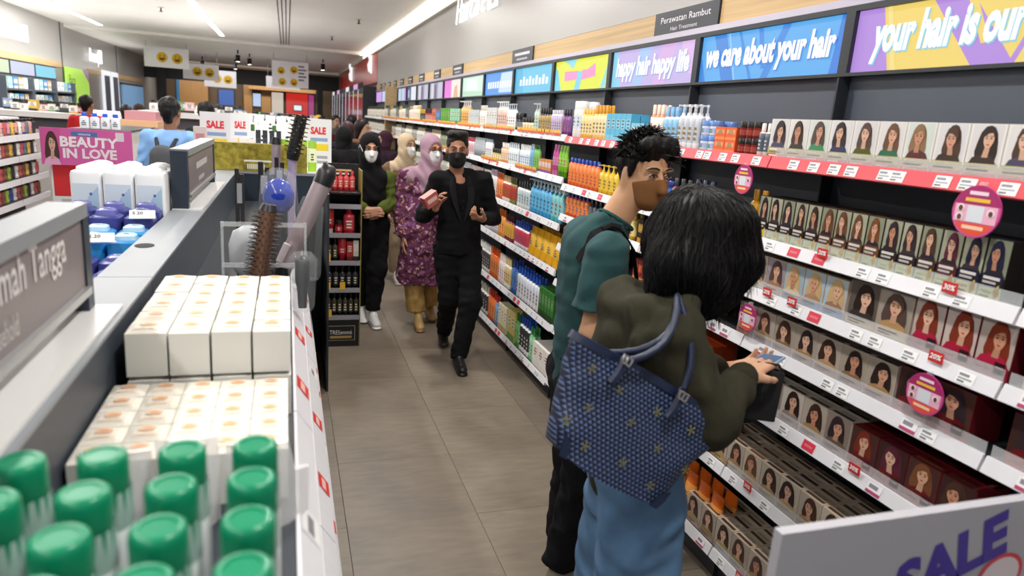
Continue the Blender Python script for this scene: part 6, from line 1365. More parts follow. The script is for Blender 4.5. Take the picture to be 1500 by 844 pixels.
# ---------------------------------------------------------------- man in the black suit
def man_black():
    P = thing('person', 'man in a black suit and black face mask walking toward the camera', 'person', (1.21, 4.95, 0)); sk = '#a9765a'
    b = Body(.02); H = Head((-.055, -.06, 1.592), yaw=-.18, pitch=.04)
    head_prims(b, H, sk)
    b.cap((-.04, .0, 1.40), (-.05, -.03, 1.53), .056, .052, sk); b.ell((-.035, -.062, 1.345), (.05, .045, .07), sk); b.cap((0, .01, 1.0), (-.01, .01, 1.33), .075, .085, sk, k=.05)
    shL, elL, wrL = (-.175, .0, 1.375), (-.262, .03, 1.105), (-.225, -.20, 1.185)
    shR, elR, wrR = (.165, .0, 1.385), (.265, .02, 1.10), (.115, -.23, 1.125)
    b.chain([(0, .0, 1.36), shL, elL, wrL], [.06, .045, .036, .026], sk); b.chain([(0, .0, 1.36), shR, elR, wrR], [.06, .045, .036, .026], sk)
    hand(b, wrL, (-.02, -.55, .75), (.5, -.45, -.2), 1, sk, (.35, .35, .4, .45), .6); hand(b, wrR, (-.75, -.55, .15), (-.1, .25, 1.0), -1, sk, (.7, .85, .95, 1.0), .9)
    hips = [(-.085, .02, .90), (.085, .0, .90)]; legL = [hips[0], (-.055, -.02, .49), (.0, .33, .13)]; legR = [hips[1], (.075, -.17, .50), (.005, -.19, .09)]
    b.cap((0, .01, .9), (0, .01, 1.0), .08, .075, sk); b.chain(legL, [.06, .045, .034], sk); b.chain(legR, [.06, .045, .034], sk)
    grow_obj('body', b, .0065, SKIN, P); eyes_obj(H, P); mask_obj(H, P, '#0c0c0e')
    # short hair
    hb = Body(.02); R = H.Ri; hb.ell(H(0, .024, .045), H.r(.080, .097, .086), '#15110f', R)
    for q in range(12): a = q / 12 * 6.28; hb.ell(H(.05 * math.cos(a), .02 + .06 * math.sin(a), .108), H.r(.028, .03, .022), '#15110f', R)
    grow_obj('hair', hb, .006, HAIR_M, P, wrinkle=.002, wfreq=160, gclip=[(H(0, -.055, .048), H.R @ np.array([0, -1.0, -.55])), (H(0, .05, -.03), H.R @ np.array([0, -.35, -1.0]))])
    # beard shadow is under the mask; suit
    j = Body(.03); BK = '#101012'
    j.cap((0, .0, 1.0), (-.005, .0, 1.30), .150, .165, BK, flat=((0, 1, 0), .72), k=.05); j.cap((0, .0, .88), (0, .0, 1.02), .168, .15, BK, flat=((0, 1, 0), .75), k=.05)
    j.cap((-.15, .0, 1.365), (.145, .0, 1.372), .062, .062, BK, k=.05)
    j.chain([shL, elL, tuple(np.array(elL) + .88 * (np.array(wrL) - np.array(elL)))], [.066, .056, .044], BK); j.chain([shR, elR, tuple(np.array(elR) + .88 * (np.array(wrR) - np.array(elR)))], [.066, .056, .044], BK)
    grow_obj('jacket', j, .008, CLOTH, P, wrinkle=.0055, wfreq=52, seed=2, gclip=[((0, 0, .835), (0, 0, -1)), ((-.03, -.06, 1.405), (0, -1.0, 1))])
    # lapels and collar
    lp = MB()
    for s in (-1, 1):
        o_ = -.022; lp.face([(s * .010 - .012, -.128 + o_, 1.08), (s * .075 - .012, -.122 + o_, 1.22), (s * .092 - .02, -.105 + o_, 1.31), (s * .07 - .03, -.065 + o_, 1.42), (s * .048 - .03, -.085 + o_, 1.40), (s * .035 - .015, -.12 + o_, 1.25)][::s], '#1d1d21')
    lp.build('lapels', CLOTH, P)
    sh = Body(.02); sh.cap((-.01, -.035, 1.15), (-.02, -.035, 1.325), .085, .075, '#0b0b0d', flat=((0, 1, 0), .9)); 
    for s in (-1, 1): sh.cap((-.04 + s * .018, -.09, 1.37), (-.045 + s * .055, -.02, 1.435), .016, .016, '#121215', k=.01)
    sh.ell((-.035, -.13, 1.395), (.032, .06, .085), None, neg=True, k=.008)
    grow_obj('shirt', sh, .007, CLOTH, P)
    bt = MB(); [bt.lathe([(.005, 0), (.005, .003)], '#3a3a3e', n=8, c=(-.012, -.142, 1.14 + .05 * q_)) for q_ in range(3)]; bt.build('buttons', GLOSS, P)
    t = Body(.03)
    t.cap((0, .01, .86), (0, .01, .95), .145, .14, BK, flat=((0, 1, 0), .78), k=.05); t.chain([(-.085, .02, .86), legL[1], legL[2]], [.098, .078, .062], BK); t.chain([(.085, .0, .86), legR[1], (.005, -.19, .10)], [.098, .08, .064], BK)
    grow_obj('trousers', t, .008, CLOTH, P, wrinkle=.0055, wfreq=50, seed=5, gclip=[((0, 0, .075), (0, 0, -1))])
    shoe(P, (-.0, -.16, 0), (-.05, -1), up='#0d0d0f', sole='#0a0a0b'); shoe(P, (.0, .42, .06), (-.1, -1), up='#0d0d0f', sole='#0a0a0b', pitch=.32)
    # the carton he holds
    c = thing('skincare_carton', 'dusty red carton held up in the suited man\'s hand', 'box', (1.21 - .265, 4.95 - .285, 1.225), 0); bb = MB(); bb.box(-.055, .055, -.03, .03, 0, .085, '#9a4a4a', front='#a85656', top='#c88a84'); bb.build('carton', PRINT, c); p = MB(); p.rect(fr_front(-.03), -.04, .04, .03, .06, '#d8b0a8', 1); p.build('print', PRINT, c); c.rotation_euler = (.1, -.55, .35)
man_black()

# ---------------------------------------------------------------- hijab helper
def hijab(P, H, col, chest, drape, h=.008, fold=.004, shade=None, name='hijab'):
    b = Body(.03); R = H.Ri
    b.ell(H(0, .02, .028), H.r(.092, .112, .104), col, R); b.ell(H(0, -.01, -.05), H.r(.088, .095, .10), col, R); b.cap(H(0, .0, -.1), chest, .085, .10, col, k=.05)
    for q in drape: b.cap(q[0], q[1], q[2], q[3], col, k=.05, flat=q[4] if len(q) > 4 else None)
    b.ell(H(0, -.095, -.028), H.r(.062, .07, .090), None, R, neg=True, k=.012)
    cz = chest[2]
    return grow_obj(name, b, h, CLOTH, P, disp=lambda X, Y, Z: fold * np.sin(55 * (Z + .5 * X - .4 * np.abs(X - H.c[0])) + 3 * np.sin(9 * X)) * (Z < H.c[2] - .03))
# ---------------------------------------------------------------- woman in the mauve hijab
def woman_mauve():
    P = thing('person', 'woman in a mauve hijab, glasses and purple floral tunic', 'person', (1.12, 5.95, 0)); sk = '#c08e72'
    H = Head((.05, -.05, 1.545), yaw=.35, pitch=.06, sc=.96); b = Body(.02); head_prims(b, H, sk, False)
    b.cap((.02, 0, 1.33), (.03, -.02, 1.46), .05, .05, sk); b.cap((0, .01, .95), (0, .01, 1.24), .07, .075, sk, k=.03)
    shL, elL, wrL = (-.16, .0, 1.30), (-.185, .02, 1.02), (-.17, -.06, .80); shR, elR, wrR = (.15, .0, 1.30), (.20, .03, 1.04), (.12, -.16, 1.02)
    b.chain([(0, 0, 1.28), shL, elL, wrL], [.06, .042, .034, .024], sk); b.chain([(0, 0, 1.28), shR, elR, wrR], [.06, .042, .034, .024], sk)
    hand(b, wrL, (-.02, -.12, -1), (1, 0, 0), 1, sk, (.25, .3, .35, .4), .4); hand(b, wrR, (-.6, -.6, .2), (-.2, .3, 1), -1, sk)
    b.chain([(-.08, 0, .86), (-.07, -.1, .46), (-.03, -.14, .09)], [.06, .042, .032], sk); b.chain([(.08, 0, .86), (.09, .05, .46), (.12, .16, .09)], [.06, .042, .032], sk); b.cap((0, 0, .86), (0, 0, .98), .08, .07, sk)
    grow_obj('body', b, .0075, SKIN, P); eyes_obj(H, P); mask_obj(H, P, '#e9ebee', loops=False)
    hijab(P, H, '#a88898', (.02, -.03, 1.33), [((-.12, 0, 1.30), (.12, -.0, 1.30), .085, .08), ((.03, -.08, 1.30), (.0, -.08, 1.20), .07, .05)])
    g = MB()
    for s in (-1, 1): 
        pts = [H(s * .034 + .025 * math.cos(a), -.108, -.002 + .02 * math.sin(a)) for a in [2 * math.pi * k / 16 for k in range(17)]]; g.tube(pts, .0017, '#2c2226', 5, False); g.tube([H(s * .058, -.106, .004), H(s * .075, -.03, .006)], .0017, '#2c2226', 5)
    g.tube([H(-.01, -.11, .002), H(.01, -.11, .002)], .0017, '#2c2226', 5); g.build('glasses', MATTE, P)
    FM = floral_mat('purple_floral_cloth', '#5a2348', '#7d4a7a', '#b89aa8', '#c08a4a'); t = Body(.04); C = '#5a2348'
    t.cap((0, .0, .96), (0, 0, 1.24), .14, .145, C, flat=((0, 1, 0), .75), k=.06); t.cap((0, 0, .36), (.0, 0, .98), .215, .16, C, flat=((0, 1, 0), .9), k=.06); t.cap((-.13, 0, 1.28), (.13, 0, 1.28), .06, .06, C, k=.05)
    t.chain([shL, elL, tuple(np.array(wrL) + (0, .0, .03))], [.072, .075, .065], C); t.chain([shR, elR, wrR], [.072, .07, .06], C)
    grow_obj('tunic', t, .009, FM, P, wrinkle=.008, wfreq=48, seed=8, gclip=[((0, 0, .375), (0, 0, -1))])
    q = Body(.03); YC = '#b09055'; q.chain([(-.08, 0, .7), (-.07, -.06, .42), (-.04, -.10, .14)], [.07, .085, .085], YC); q.chain([(.08, 0, .7), (.085, .04, .42), (.11, .11, .14)], [.07, .085, .085], YC)
    grow_obj('trousers', q, .009, CLOTH, P, wrinkle=.006, wfreq=60, seed=3, gclip=[((0, 0, .13), (0, 0, -1))])
    shoe(P, (-.03, -.13, 0), (-.05, -1), .23, '#b5935c', '#8a6c40'); shoe(P, (.12, .17, .02), (.05, -1), .23, '#b5935c', '#8a6c40', pitch=.15)
    MB().lathe([(.031, -.012), (.031, .012)], '#c8b890', n=14, c=(wrL[0], wrL[1], wrL[2] + .012)).build('wristwatch', GLOSS, P)
    hb = thing('handbag', 'black shoulder bag carried by the woman in mauve hijab', 'bag', (1.10 + .22, 5.95 - .04, .82)); bb = MB(); rbox(bb, .09, .24, .2, .02, '#17171a'); bb.build('pouch', GLOSS, hb, 40); MB().tube([(0, -.1, .19), (-.02, -.08, .4), (-.05, 0, .50), (-.02, .08, .4), (0, .1, .19)], .008, '#17171a', 6).build('strap', GLOSS, hb)
woman_mauve()

# ---------------------------------------------------------------- woman in black hijab with green sleeves
def woman_green():
    P = thing('person', 'woman in a black hijab and green sleeves with white mask, hands clasped', 'person', (.675, 6.0, 0)); sk = '#b98a70'
    H = Head((-.015, -.06, 1.525), yaw=.05, pitch=.12, sc=.95); b = Body(.02); head_prims(b, H, sk, False)
    b.cap((0, 0, 1.32), (0, -.02, 1.45), .05, .05, sk); b.cap((0, .01, .95), (0, .01, 1.22), .07, .075, sk, k=.03)
    shL, elL, wrL = (-.135, .0, 1.27), (-.175, -.0, 1.05), (-.05, -.185, 1.02); shR, elR, wrR = (.145, .0, 1.27), (.185, .0, 1.06), (.065, -.185, 1.025)
    b.chain([(0, 0, 1.26), shL, elL, wrL], [.06, .042, .034, .024], sk); b.chain([(0, 0, 1.26), shR, elR, wrR], [.06, .042, .034, .024], sk)
    hand(b, wrL, (.8, -.35, -.1), (.2, .9, .0), -1, sk, (.6, .65, .7, .75), .7); hand(b, wrR, (-.8, -.4, -.25), (-.2, .9, .0), 1, sk, (.6, .65, .7, .75), .7)
    b.chain([(-.07, 0, .84), (-.06, .05, .46), (-.045, .10, .09)], [.06, .042, .032], sk); b.chain([(.07, 0, .84), (.06, -.1, .46), (.03, -.08, .09)], [.06, .042, .032], sk); b.cap((0, 0, .84), (0, 0, .98), .08, .07, sk)
    grow_obj('body', b, .0075, SKIN, P); eyes_obj(H, P); mask_obj(H, P, '#e9ebee', loops=False)
    hijab(P, H, '#121214', (0, -.02, 1.32), [((-.09, 0, 1.26), (.09, 0, 1.26), .09, .085), ((0, -.06, 1.24), (0, -.08, 1.12), .1, .085, ((0, 1, 0), .7))])
    MB().tube([H(-.07, -.06, -.03), H(-.10, -.05, .03), H(-.105, -.04, .0)], .003, '#e9ebee', 5).build('mask_strap', PRINT, P)
    t = Body(.03); GR = '#4f5a24'; BK = '#111113'
    t.chain([shL, elL, tuple(np.array(elL) + .85 * (np.array(wrL) - np.array(elL)))], [.07, .065, .05], GR); t.chain([shR, elR, tuple(np.array(elR) + .85 * (np.array(wrR) - np.array(elR)))], [.07, .065, .05], GR); t.cap((-.11, .01, 1.25), (.115, .01, 1.25), .06, .06, GR, k=.05)
    grow_obj('sleeves', t, .008, CLOTH, P, wrinkle=.006, wfreq=62, seed=4)
    q = Body(.04); q.cap((0, 0, .9), (0, .0, 1.2), .15, .14, BK, flat=((0, 1, 0), .75), k=.06); q.chain([(-.065, 0, .86), (-.06, .04, .5), (-.05, .09, .16)], [.11, .08, .062], BK); q.chain([(.065, 0, .86), (.06, -.07, .5), (.03, -.08, .14)], [.11, .085, .065], BK)
    grow_obj('dress', q, .009, CLOTH, P, wrinkle=.005, wfreq=48, seed=6, gclip=[((0, 0, .125), (0, 0, -1))])
    shoe(P, (.03, -.06, 0), (.1, -1), .24, '#d8d8d8', '#f0f0f0'); shoe(P, (-.045, .12, .03), (0, -1), .24, '#d8d8d8', '#f0f0f0', pitch=.25)
woman_green()
# ---------------------------------------------------------------- woman in the beige hijab behind them
def woman_beige():
    P = thing('person', 'woman in a beige hijab and brown coat walking behind the others', 'person', (1.20, 7.6, 0)); sk = '#c39a80'
    H = Head((.03, -.05, 1.50), yaw=.5, pitch=.05, sc=.96); b = Body(.02); head_prims(b, H, sk, False)
    b.cap((0, 0, 1.28), (.02, -.02, 1.42), .05, .05, sk); b.cap((0, .01, .9), (0, .01, 1.18), .07, .075, sk, k=.03)
    shL, elL, wrL = (-.16, .0, 1.24), (-.19, .02, .98), (-.16, -.06, .78)
    b.chain([(0, 0, 1.22), shL, elL, wrL], [.06, .042, .034, .024], sk); b.chain([(0, 0, 1.22), (.16, 0, 1.24), (.19, .02, .98), (.16, -.06, .78)], [.06, .042, .034, .024], sk)
    hand(b, wrL, (0, -.1, -1), (1, 0, 0), 1, sk); hand(b, (.16, -.06, .78), (0, -.1, -1), (-1, 0, 0), -1, sk)
    b.chain([(-.07, 0, .82), (-.07, -.05, .45), (-.05, -.06, .09)], [.06, .042, .032], sk); b.chain([(.07, 0, .82), (.07, .05, .45), (.08, .1, .09)], [.06, .042, .032], sk); b.cap((0, 0, .82), (0, 0, .95), .08, .07, sk)
    grow_obj('body', b, .010, SKIN, P); eyes_obj(H, P); mask_obj(H, P, '#e3e4e6', loops=False)
    hijab(P, H, '#b7a388', (.0, -.02, 1.28), [((-.10, 0, 1.24), (.10, 0, 1.24), .085, .08)], h=.010)
    t = Body(.04); BR = '#6a5440'; t.cap((0, 0, .5), (0, 0, 1.18), .17, .145, BR, flat=((0, 1, 0), .8), k=.06); t.cap((-.12, 0, 1.22), (.12, 0, 1.22), .06, .06, BR, k=.05); t.chain([shL, elL, wrL], [.07, .066, .055], BR); t.chain([(.16, 0, 1.24), (.19, .02, .98), (.16, -.06, .78)], [.07, .066, .055], BR)
    grow_obj('coat', t, .011, CLOTH, P, wrinkle=.006, wfreq=48, seed=12, gclip=[((0, 0, .55), (0, 0, -1))])
    q = Body(.03); TC = '#8f7d68'; q.chain([(-.07, 0, .8), (-.07, -.04, .45), (-.05, -.05, .12)], [.1, .085, .075], TC); q.chain([(.07, 0, .8), (.07, .05, .45), (.08, .09, .12)], [.1, .085, .075], TC)
    grow_obj('trousers', q, .011, CLOTH, P, wrinkle=.006, wfreq=26, gclip=[((0, 0, .1), (0, 0, -1))])
    shoe(P, (-.05, -.06, 0), (0, -1), .24, '#c8c4bc', '#e0dcd4', h=.009); shoe(P, (.08, .1, 0), (0, -1), .24, '#c8c4bc', '#e0dcd4', h=.009)
woman_beige()
# ---------------------------------------------------------------- man in the teal T-shirt
def man_teal():
    P = thing('person', 'young man in a teal T-shirt and brown mask glancing back at the camera', 'person', (1.09, 2.32, 0)); sk = '#c2936f'
    # body faces +X (the shelves); his right side is toward the camera
    H = Head((.132, -.085, 1.662), yaw=.10, pitch=.08, roll=0.0, sc=1.02); b = Body(.02); head_prims(b, H, sk)
    b.cap((.02, -.03, 1.42), (.105, -.065, 1.60), .060, .055, sk, k=.03); b.cap((0, 0, 1.0), (.0, 0, 1.32), .075, .085, sk, k=.04)
    shN, elN, wrN = (-.035, -.175, 1.385), (-.075, -.20, 1.10), (.10, -.18, .94); shF, elF, wrF = (.03, .18, 1.39), (.08, .2, 1.12), (.30, .12, 1.12)
    b.chain([(0, -.05, 1.38), shN, elN, wrN], [.05, .044, .040, .028], sk); b.chain([(0, .05, 1.38), shF, elF, wrF], [.06, .048, .038, .027], sk)
    hand(b, wrN, (.8, -.05, -.5), (.2, .9, .0), 1, sk, (.5, .55, .6, .6)); hand(b, wrF, (.9, -.2, .1), (0, -.5, .8), 1, sk, (.5, .55, .6, .6))
    b.chain([(-.02, -.09, .90), (.01, -.10, .48), (-.05, -.09, .09)], [.06, .048, .036], sk); b.chain([(.0, .09, .90), (.05, .10, .48), (.03, .10, .09)], [.06, .048, .036], sk); b.cap((0, 0, .9), (0, 0, 1.0), .08, .075, sk)
    grow_obj('body', b, .005, SKIN, P); eyes_obj(H, P, brow='#15100e'); mask_obj(H, P, '#7a4f26', h=.004, loops=False)
    el = MB(); el.tube([H(-.064, -.012, -.035), H(-.074, .01, -.048), H(-.072, .012, -.056)], .0018, '#1a1412', 5); el.lathe([(.004, -.004), (.004, .004)], '#15120f', n=8, c=tuple(H(-.078, .004, -.046))); el.build('earring', GLOSS, P)
    # hair: cap + spiky tufts
    R = H.Ri; hb = Body(.02); HC = '#0f0d0d'
    hb.ell(H(0, .030, .048), H.r(.084, .100, .092), HC, R); hb.cap(H(0, .085, .02), H(0, .078, -.09), .055, .036, HC, k=.03)
    hb.cap(H(-.045, -.06, .10), H(.045, -.06, .10), .032, .032, HC, k=.03)
    for s in (-1, 1): hb.cap(H(s * .073, -.015, .04), H(s * .075, -.012, -.008), .014, .008, HC, k=.01)
    grow_obj('hair', hb, .005, HAIR_M, P, wrinkle=.003, wfreq=150, seed=1, gclip=[(H(0, -.074, .058), H.R @ np.array([0, -1.0, -.60]))])
    rnd = random.Random(4); st = []
    for q in range(1100):
        th = rnd.uniform(0, 2 * math.pi); ph = rnd.uniform(.0, 1.55); 
        n_ = np.array([math.sin(ph) * math.cos(th), math.sin(ph) * math.sin(th), math.cos(ph)])
        p0 = np.array([0, .030, .048]) + n_ * np.array([.082, .098, .090])
        if p0[1] < -.05 and p0[2] < .075: continue
        if p0[2] < .0 and p0[1] < .05: continue
        tng = np.array([.25 * n_[0], -.55 + .3 * n_[1], -.25]) + .35 * np.array([rnd.gauss(0, 1), rnd.gauss(0, 1), rnd.gauss(0, .6)]); L_ = rnd.uniform(.018, .036)
        pts = [H(*(p0 + n_ * (.012 * t_) + (n_ * .42 + tng * t_ * 1.0) * L_ * t_)) for t_ in (0, .35, .7, 1.0)]
        st.append(pts)
    strands(P, st, .0034, '#0b0a0a', 'hair_tufts', n=4)
    # T-shirt
    t = Body(.03); TC = '#1f4648'
    t.cap((0, 0, .86), (.0, 0, 1.32), .155, .165, TC, flat=((1, 0, 0), .74), k=.05); t.cap((-.01, -.14, 1.385), (.01, .14, 1.385), .066, .066, TC, k=.05); t.cap((.0, -.02, 1.40), (.045, -.04, 1.475), .088, .070, TC, k=.04)
    dN = np.array(elN) - np.array(shN); dF = np.array(elF) - np.array(shF)
    t.cap(shN, tuple(np.array(shN) + dN * .70), .076, .080, TC, clip=[(tuple(np.array(shN) + dN * .70), tuple(dN))]); t.cap(shF, tuple(np.array(shF) + dF * .75), .072, .074, TC)
    t.cap(tuple(np.array(shN) + dN * .64), tuple(np.array(shN) + dN * 1.0), .066, .066, None, neg=True, k=.004)
    grow_obj('t_shirt', t, .0065, mat('tshirt_jersey', vcol=True, rough=.9, bump=.2, bscale=400, noise=.08, nscale=12), P, wrinkle=.006, wfreq=48, seed=21, gclip=[((0, 0, .80), (0, 0, -1)), ((.045, -.04, 1.488), (.5, -.12, 1))])
    MB().tube([(.055 + .066 * math.cos(a) * .9, -.045 + .066 * math.sin(a), 1.484 - .034 * math.cos(a)) for a in [2 * math.pi * k / 20 for k in range(21)]], .007, '#234c4e', 6, False).build('collar', CLOTH, P)
    # sling strap across the shoulder
    stp = MB(); path = [(-.105, -.09, 1.34), (-.065, -.105, 1.435), (-.01, -.112, 1.466), (.045, -.115, 1.455), (.095, -.118, 1.39), (.135, -.10, 1.27), (.145, -.06, 1.05)]
    for i in range(len(path) - 1):
        a, c = np.array(path[i]), np.array(path[i + 1]); w_ = np.array([0, .017, .006]); o_ = np.array([0, -.004, .006])
        stp.loft([[a - w_, a + w_, a + w_ + o_, a - w_ + o_], [c - w_, c + w_, c + w_ + o_, c - w_ + o_]], '#131315')
    stp.tube([(-.03, -.12, 1.458), (.0, -.12, 1.474), (.035, -.122, 1.466)], .013, '#1b1b1e', 6); stp.build('sling_strap', CLOTH, P)
    q = Body(.03); BK = '#111114'; q.cap((0, 0, .84), (0, 0, .93), .145, .14, BK, flat=((1, 0, 0), .8), k=.05); q.chain([(-.01, -.09, .86), (.01, -.10, .48), (-.05, -.09, .12)], [.105, .088, .075], BK); q.chain([(.0, .09, .86), (.05, .1, .48), (.03, .1, .12)], [.105, .088, .075], BK)
    grow_obj('trousers', q, .008, CLOTH, P, wrinkle=.006, wfreq=50, seed=9, gclip=[((0, 0, .1), (0, 0, -1))])
    shoe(P, (-.10, -.09, 0), (1, -.1), .28, '#8d8470', '#cfcabb'); shoe(P, (-.02, .1, 0), (1, .1), .28, '#8d8470', '#cfcabb')
man_teal()

# ---------------------------------------------------------------- woman with the tote bag
def woman_bag():
    O = np.array((1.0, 1.60, 0)); P = thing('person', 'woman with long black hair in an olive hoodie and wide jeans, bowed over a shelf', 'person', tuple(O)); sk = '#c79a7c'
    L_ = lambda x, y, z: (x - 1.0, y - 1.60, z)
    H = Head(L_(1.085, 1.66, 1.515), yaw=1.95, pitch=.55, sc=1.0); b = Body(.02); head_prims(b, H, sk)
    b.cap(L_(.97, 1.62, 1.34), L_(1.05, 1.65, 1.47), .052, .05, sk, k=.03); b.cap(L_(.96, 1.61, .95), L_(.955, 1.61, 1.22), .075, .08, sk, k=.04)
    shN, elN, wrN = L_(.935, 1.455, 1.30), L_(1.03, 1.40, 1.085), L_(1.225, 1.545, 1.150); shF, elF, wrF = L_(.99, 1.76, 1.29), L_(1.10, 1.84, 1.06), L_(1.27, 1.72, 1.10)
    b.chain([L_(.96, 1.58, 1.28), shN, elN, wrN], [.06, .045, .036, .025], sk); b.chain([L_(.97, 1.64, 1.28), shF, elF, wrF], [.06, .043, .034, .025], sk)
    hand(b, wrN, (.85, .42, .22), (.25, .25, -1.0), -1, sk, (.28, .30, .34, .42), .5, sc=1.0, k=.005); hand(b, wrF, (.9, -.2, .1), (.1, -.3, .9), 1, sk, (.5, .5, .5, .5))
    b.chain([L_(.94, 1.53, .86), L_(.955, 1.51, .46), L_(.92, 1.52, .09)], [.06, .045, .034], sk); b.chain([L_(.97, 1.69, .86), L_(.99, 1.7, .46), L_(.97, 1.7, .09)], [.06, .045, .034], sk); b.cap(L_(.95, 1.61, .86), L_(.96, 1.61, .98), .08, .07, sk)
    grow_obj('body', b, .005, SKIN, P)
    eyes_obj(H, P)
    # hoodie
    OC = '#38362a'; t = Body(.035)
    t.cap(L_(.955, 1.61, .86), L_(.955, 1.61, 1.22), .155, .160, OC, flat=((1, 0, 0), .84), k=.06); t.cap(L_(.935, 1.49, 1.30), L_(.975, 1.72, 1.29), .078, .074, OC, k=.05)
    cN = np.array(elN) + .93 * (np.array(wrN) - np.array(elN)); cF = np.array(elF) + .9 * (np.array(wrF) - np.array(elF))
    t.chain([shN, elN, tuple(cN)], [.080, .064, .045], OC); t.chain([shF, elF, tuple(cF)], [.075, .06, .045], OC)
    # hood folded on the back and round the neck
    t.cap(L_(.875, 1.53, 1.335), L_(.885, 1.70, 1.335), .058, .058, OC, k=.03); t.cap(L_(.86, 1.56, 1.26), L_(.865, 1.68, 1.26), .05, .05, OC, k=.04); t.cap(L_(.885, 1.53, 1.355), L_(1.02, 1.55, 1.36), .046, .036, OC, k=.03); t.cap(L_(.895, 1.70, 1.355), L_(1.03, 1.72, 1.35), .046, .036, OC, k=.03)
    t.chain([L_(.835, 1.53, 1.20), L_(.845, 1.475, 1.275), L_(.90, 1.462, 1.35), L_(.985, 1.49, 1.385)], [.026, .03, .028, .024], OC, k=.012); t.chain([L_(.835, 1.53, 1.20), L_(.84, 1.62, 1.185), L_(.85, 1.70, 1.22)], [.026, .03, .028], OC, k=.012)
    grow_obj('hoodie', t, .0065, mat('hoodie_fleece', vcol=True, rough=.95, bump=.35, bscale=320, noise=.12, nscale=25, spec=.15), P, wrinkle=.0085, wfreq=46, seed=31)
    cb = Body(.01); dN = (np.array(wrN) - np.array(elN)); dN /= np.linalg.norm(dN); cb.cap(tuple(cN - dN * .03), tuple(cN + dN * .012), .046, .043, jit(OC, .85)); grow_obj('cuff', cb, .005, mat('hoodie_fleece'), P, disp=lambda X, Y, Z: .0012 * np.sin(500 * (Z + Y)))
    # jeans
    JC = '#527598'; q = Body(.035); q.cap(L_(.955, 1.61, .84), L_(.955, 1.61, .94), .15, .145, JC, flat=((1, 0, 0), .85), k=.06); q.chain([L_(.945, 1.54, .84), L_(.95, 1.515, .46), L_(.935, 1.52, .06)], [.115, .125, .135], JC); q.chain([L_(.965, 1.68, .84), L_(.985, 1.7, .46), L_(.97, 1.7, .06)], [.115, .125, .135], JC)
    grow_obj('jeans', q, .0075, mat('denim', vcol=True, rough=.9, noise=.16, nscale=14, bump=.2, bscale=500), P, wrinkle=.008, wfreq=40, seed=17, gclip=[((0, 0, .03), (0, 0, -1))])
    shoe(P, L_(.88, 1.52, 0), (1, 0), .24, '#dcdcdc', '#efefef'); shoe(P, L_(.9, 1.7, 0), (1, 0), .24, '#dcdcdc', '#efefef')
    # long black hair hanging forward over the face
    HC = '#0b0a0b'; hb = Body(.035); R = H.Ri
    hb.ell(H(0, .022, .042), H.r(.108, .120, .108), HC, R); hb.ell(H(0, .05, -.03), H.r(.11, .10, .11), HC, R)
    c0 = np.array(L_(1.06, 1.655, 1.55))
    def lk(a, bq, c, r0, r1, r2): hb.chain([L_(*a), L_(*bq), L_(*c)], [r0, r1, r2], HC, k=.04)
    lk((1.02, 1.60, 1.57), (.945, 1.545, 1.47), (.905, 1.535, 1.415), .075, .055, .026); lk((1.05, 1.56, 1.57), (1.03, 1.53, 1.46), (1.05, 1.53, 1.375), .085, .07, .045)
    lk((1.12, 1.56, 1.57), (1.14, 1.54, 1.48), (1.10, 1.535, 1.38), .075, .06, .035); lk((1.14, 1.62, 1.58), (1.175, 1.60, 1.49), (1.14, 1.56, 1.39), .07, .055, .03); lk((1.02, 1.62, 1.52), (.98, 1.575, 1.43), (1.02, 1.545, 1.365), .07, .055, .03)
    hair = grow_obj('hair', hb, .006, HAIR_M, P)
    groom(P, hair, L_(1.075, 1.65, 1.66), 1500, 7, .020, .0016, '#0d0c0d', lift=.004, tail=2, seed=8)
    # phone and black case in hand
    ph = thing('phone', 'slim pale blue phone held over the shelf by the woman in olive hoodie', 'phone', (1.345, 1.615, 1.155)); bb = MB(); rbox(bb, .072, .15, .008, .003, '#8fa6c4'); bb.build('shell', GLOSS, ph, 40); MB().box(-.03, .03, -.068, .068, .0082, .009, '#4c6486').build('screen', GLOSS, ph); ph.rotation_euler = (.1, -.12, -1.1)
    cs = thing('card_pouch', 'flat black pouch hanging under the phone hand', 'pouch', (1.315, 1.57, 1.0)); bb = MB(); rbox(bb, .105, .018, .155, .006, '#0c0c0e'); bb.build('sleeve', mat('black_fabric', '#0c0c0e', rough=.8), cs, 40); MB().tube([(-.045, 0, .154), (-.03, 0, .175), (.03, 0, .175), (.045, 0, .154)], .004, '#0c0c0e', 6).build('loop', MATTE, cs); cs.rotation_euler = (0, .05, -.35)
woman_bag()

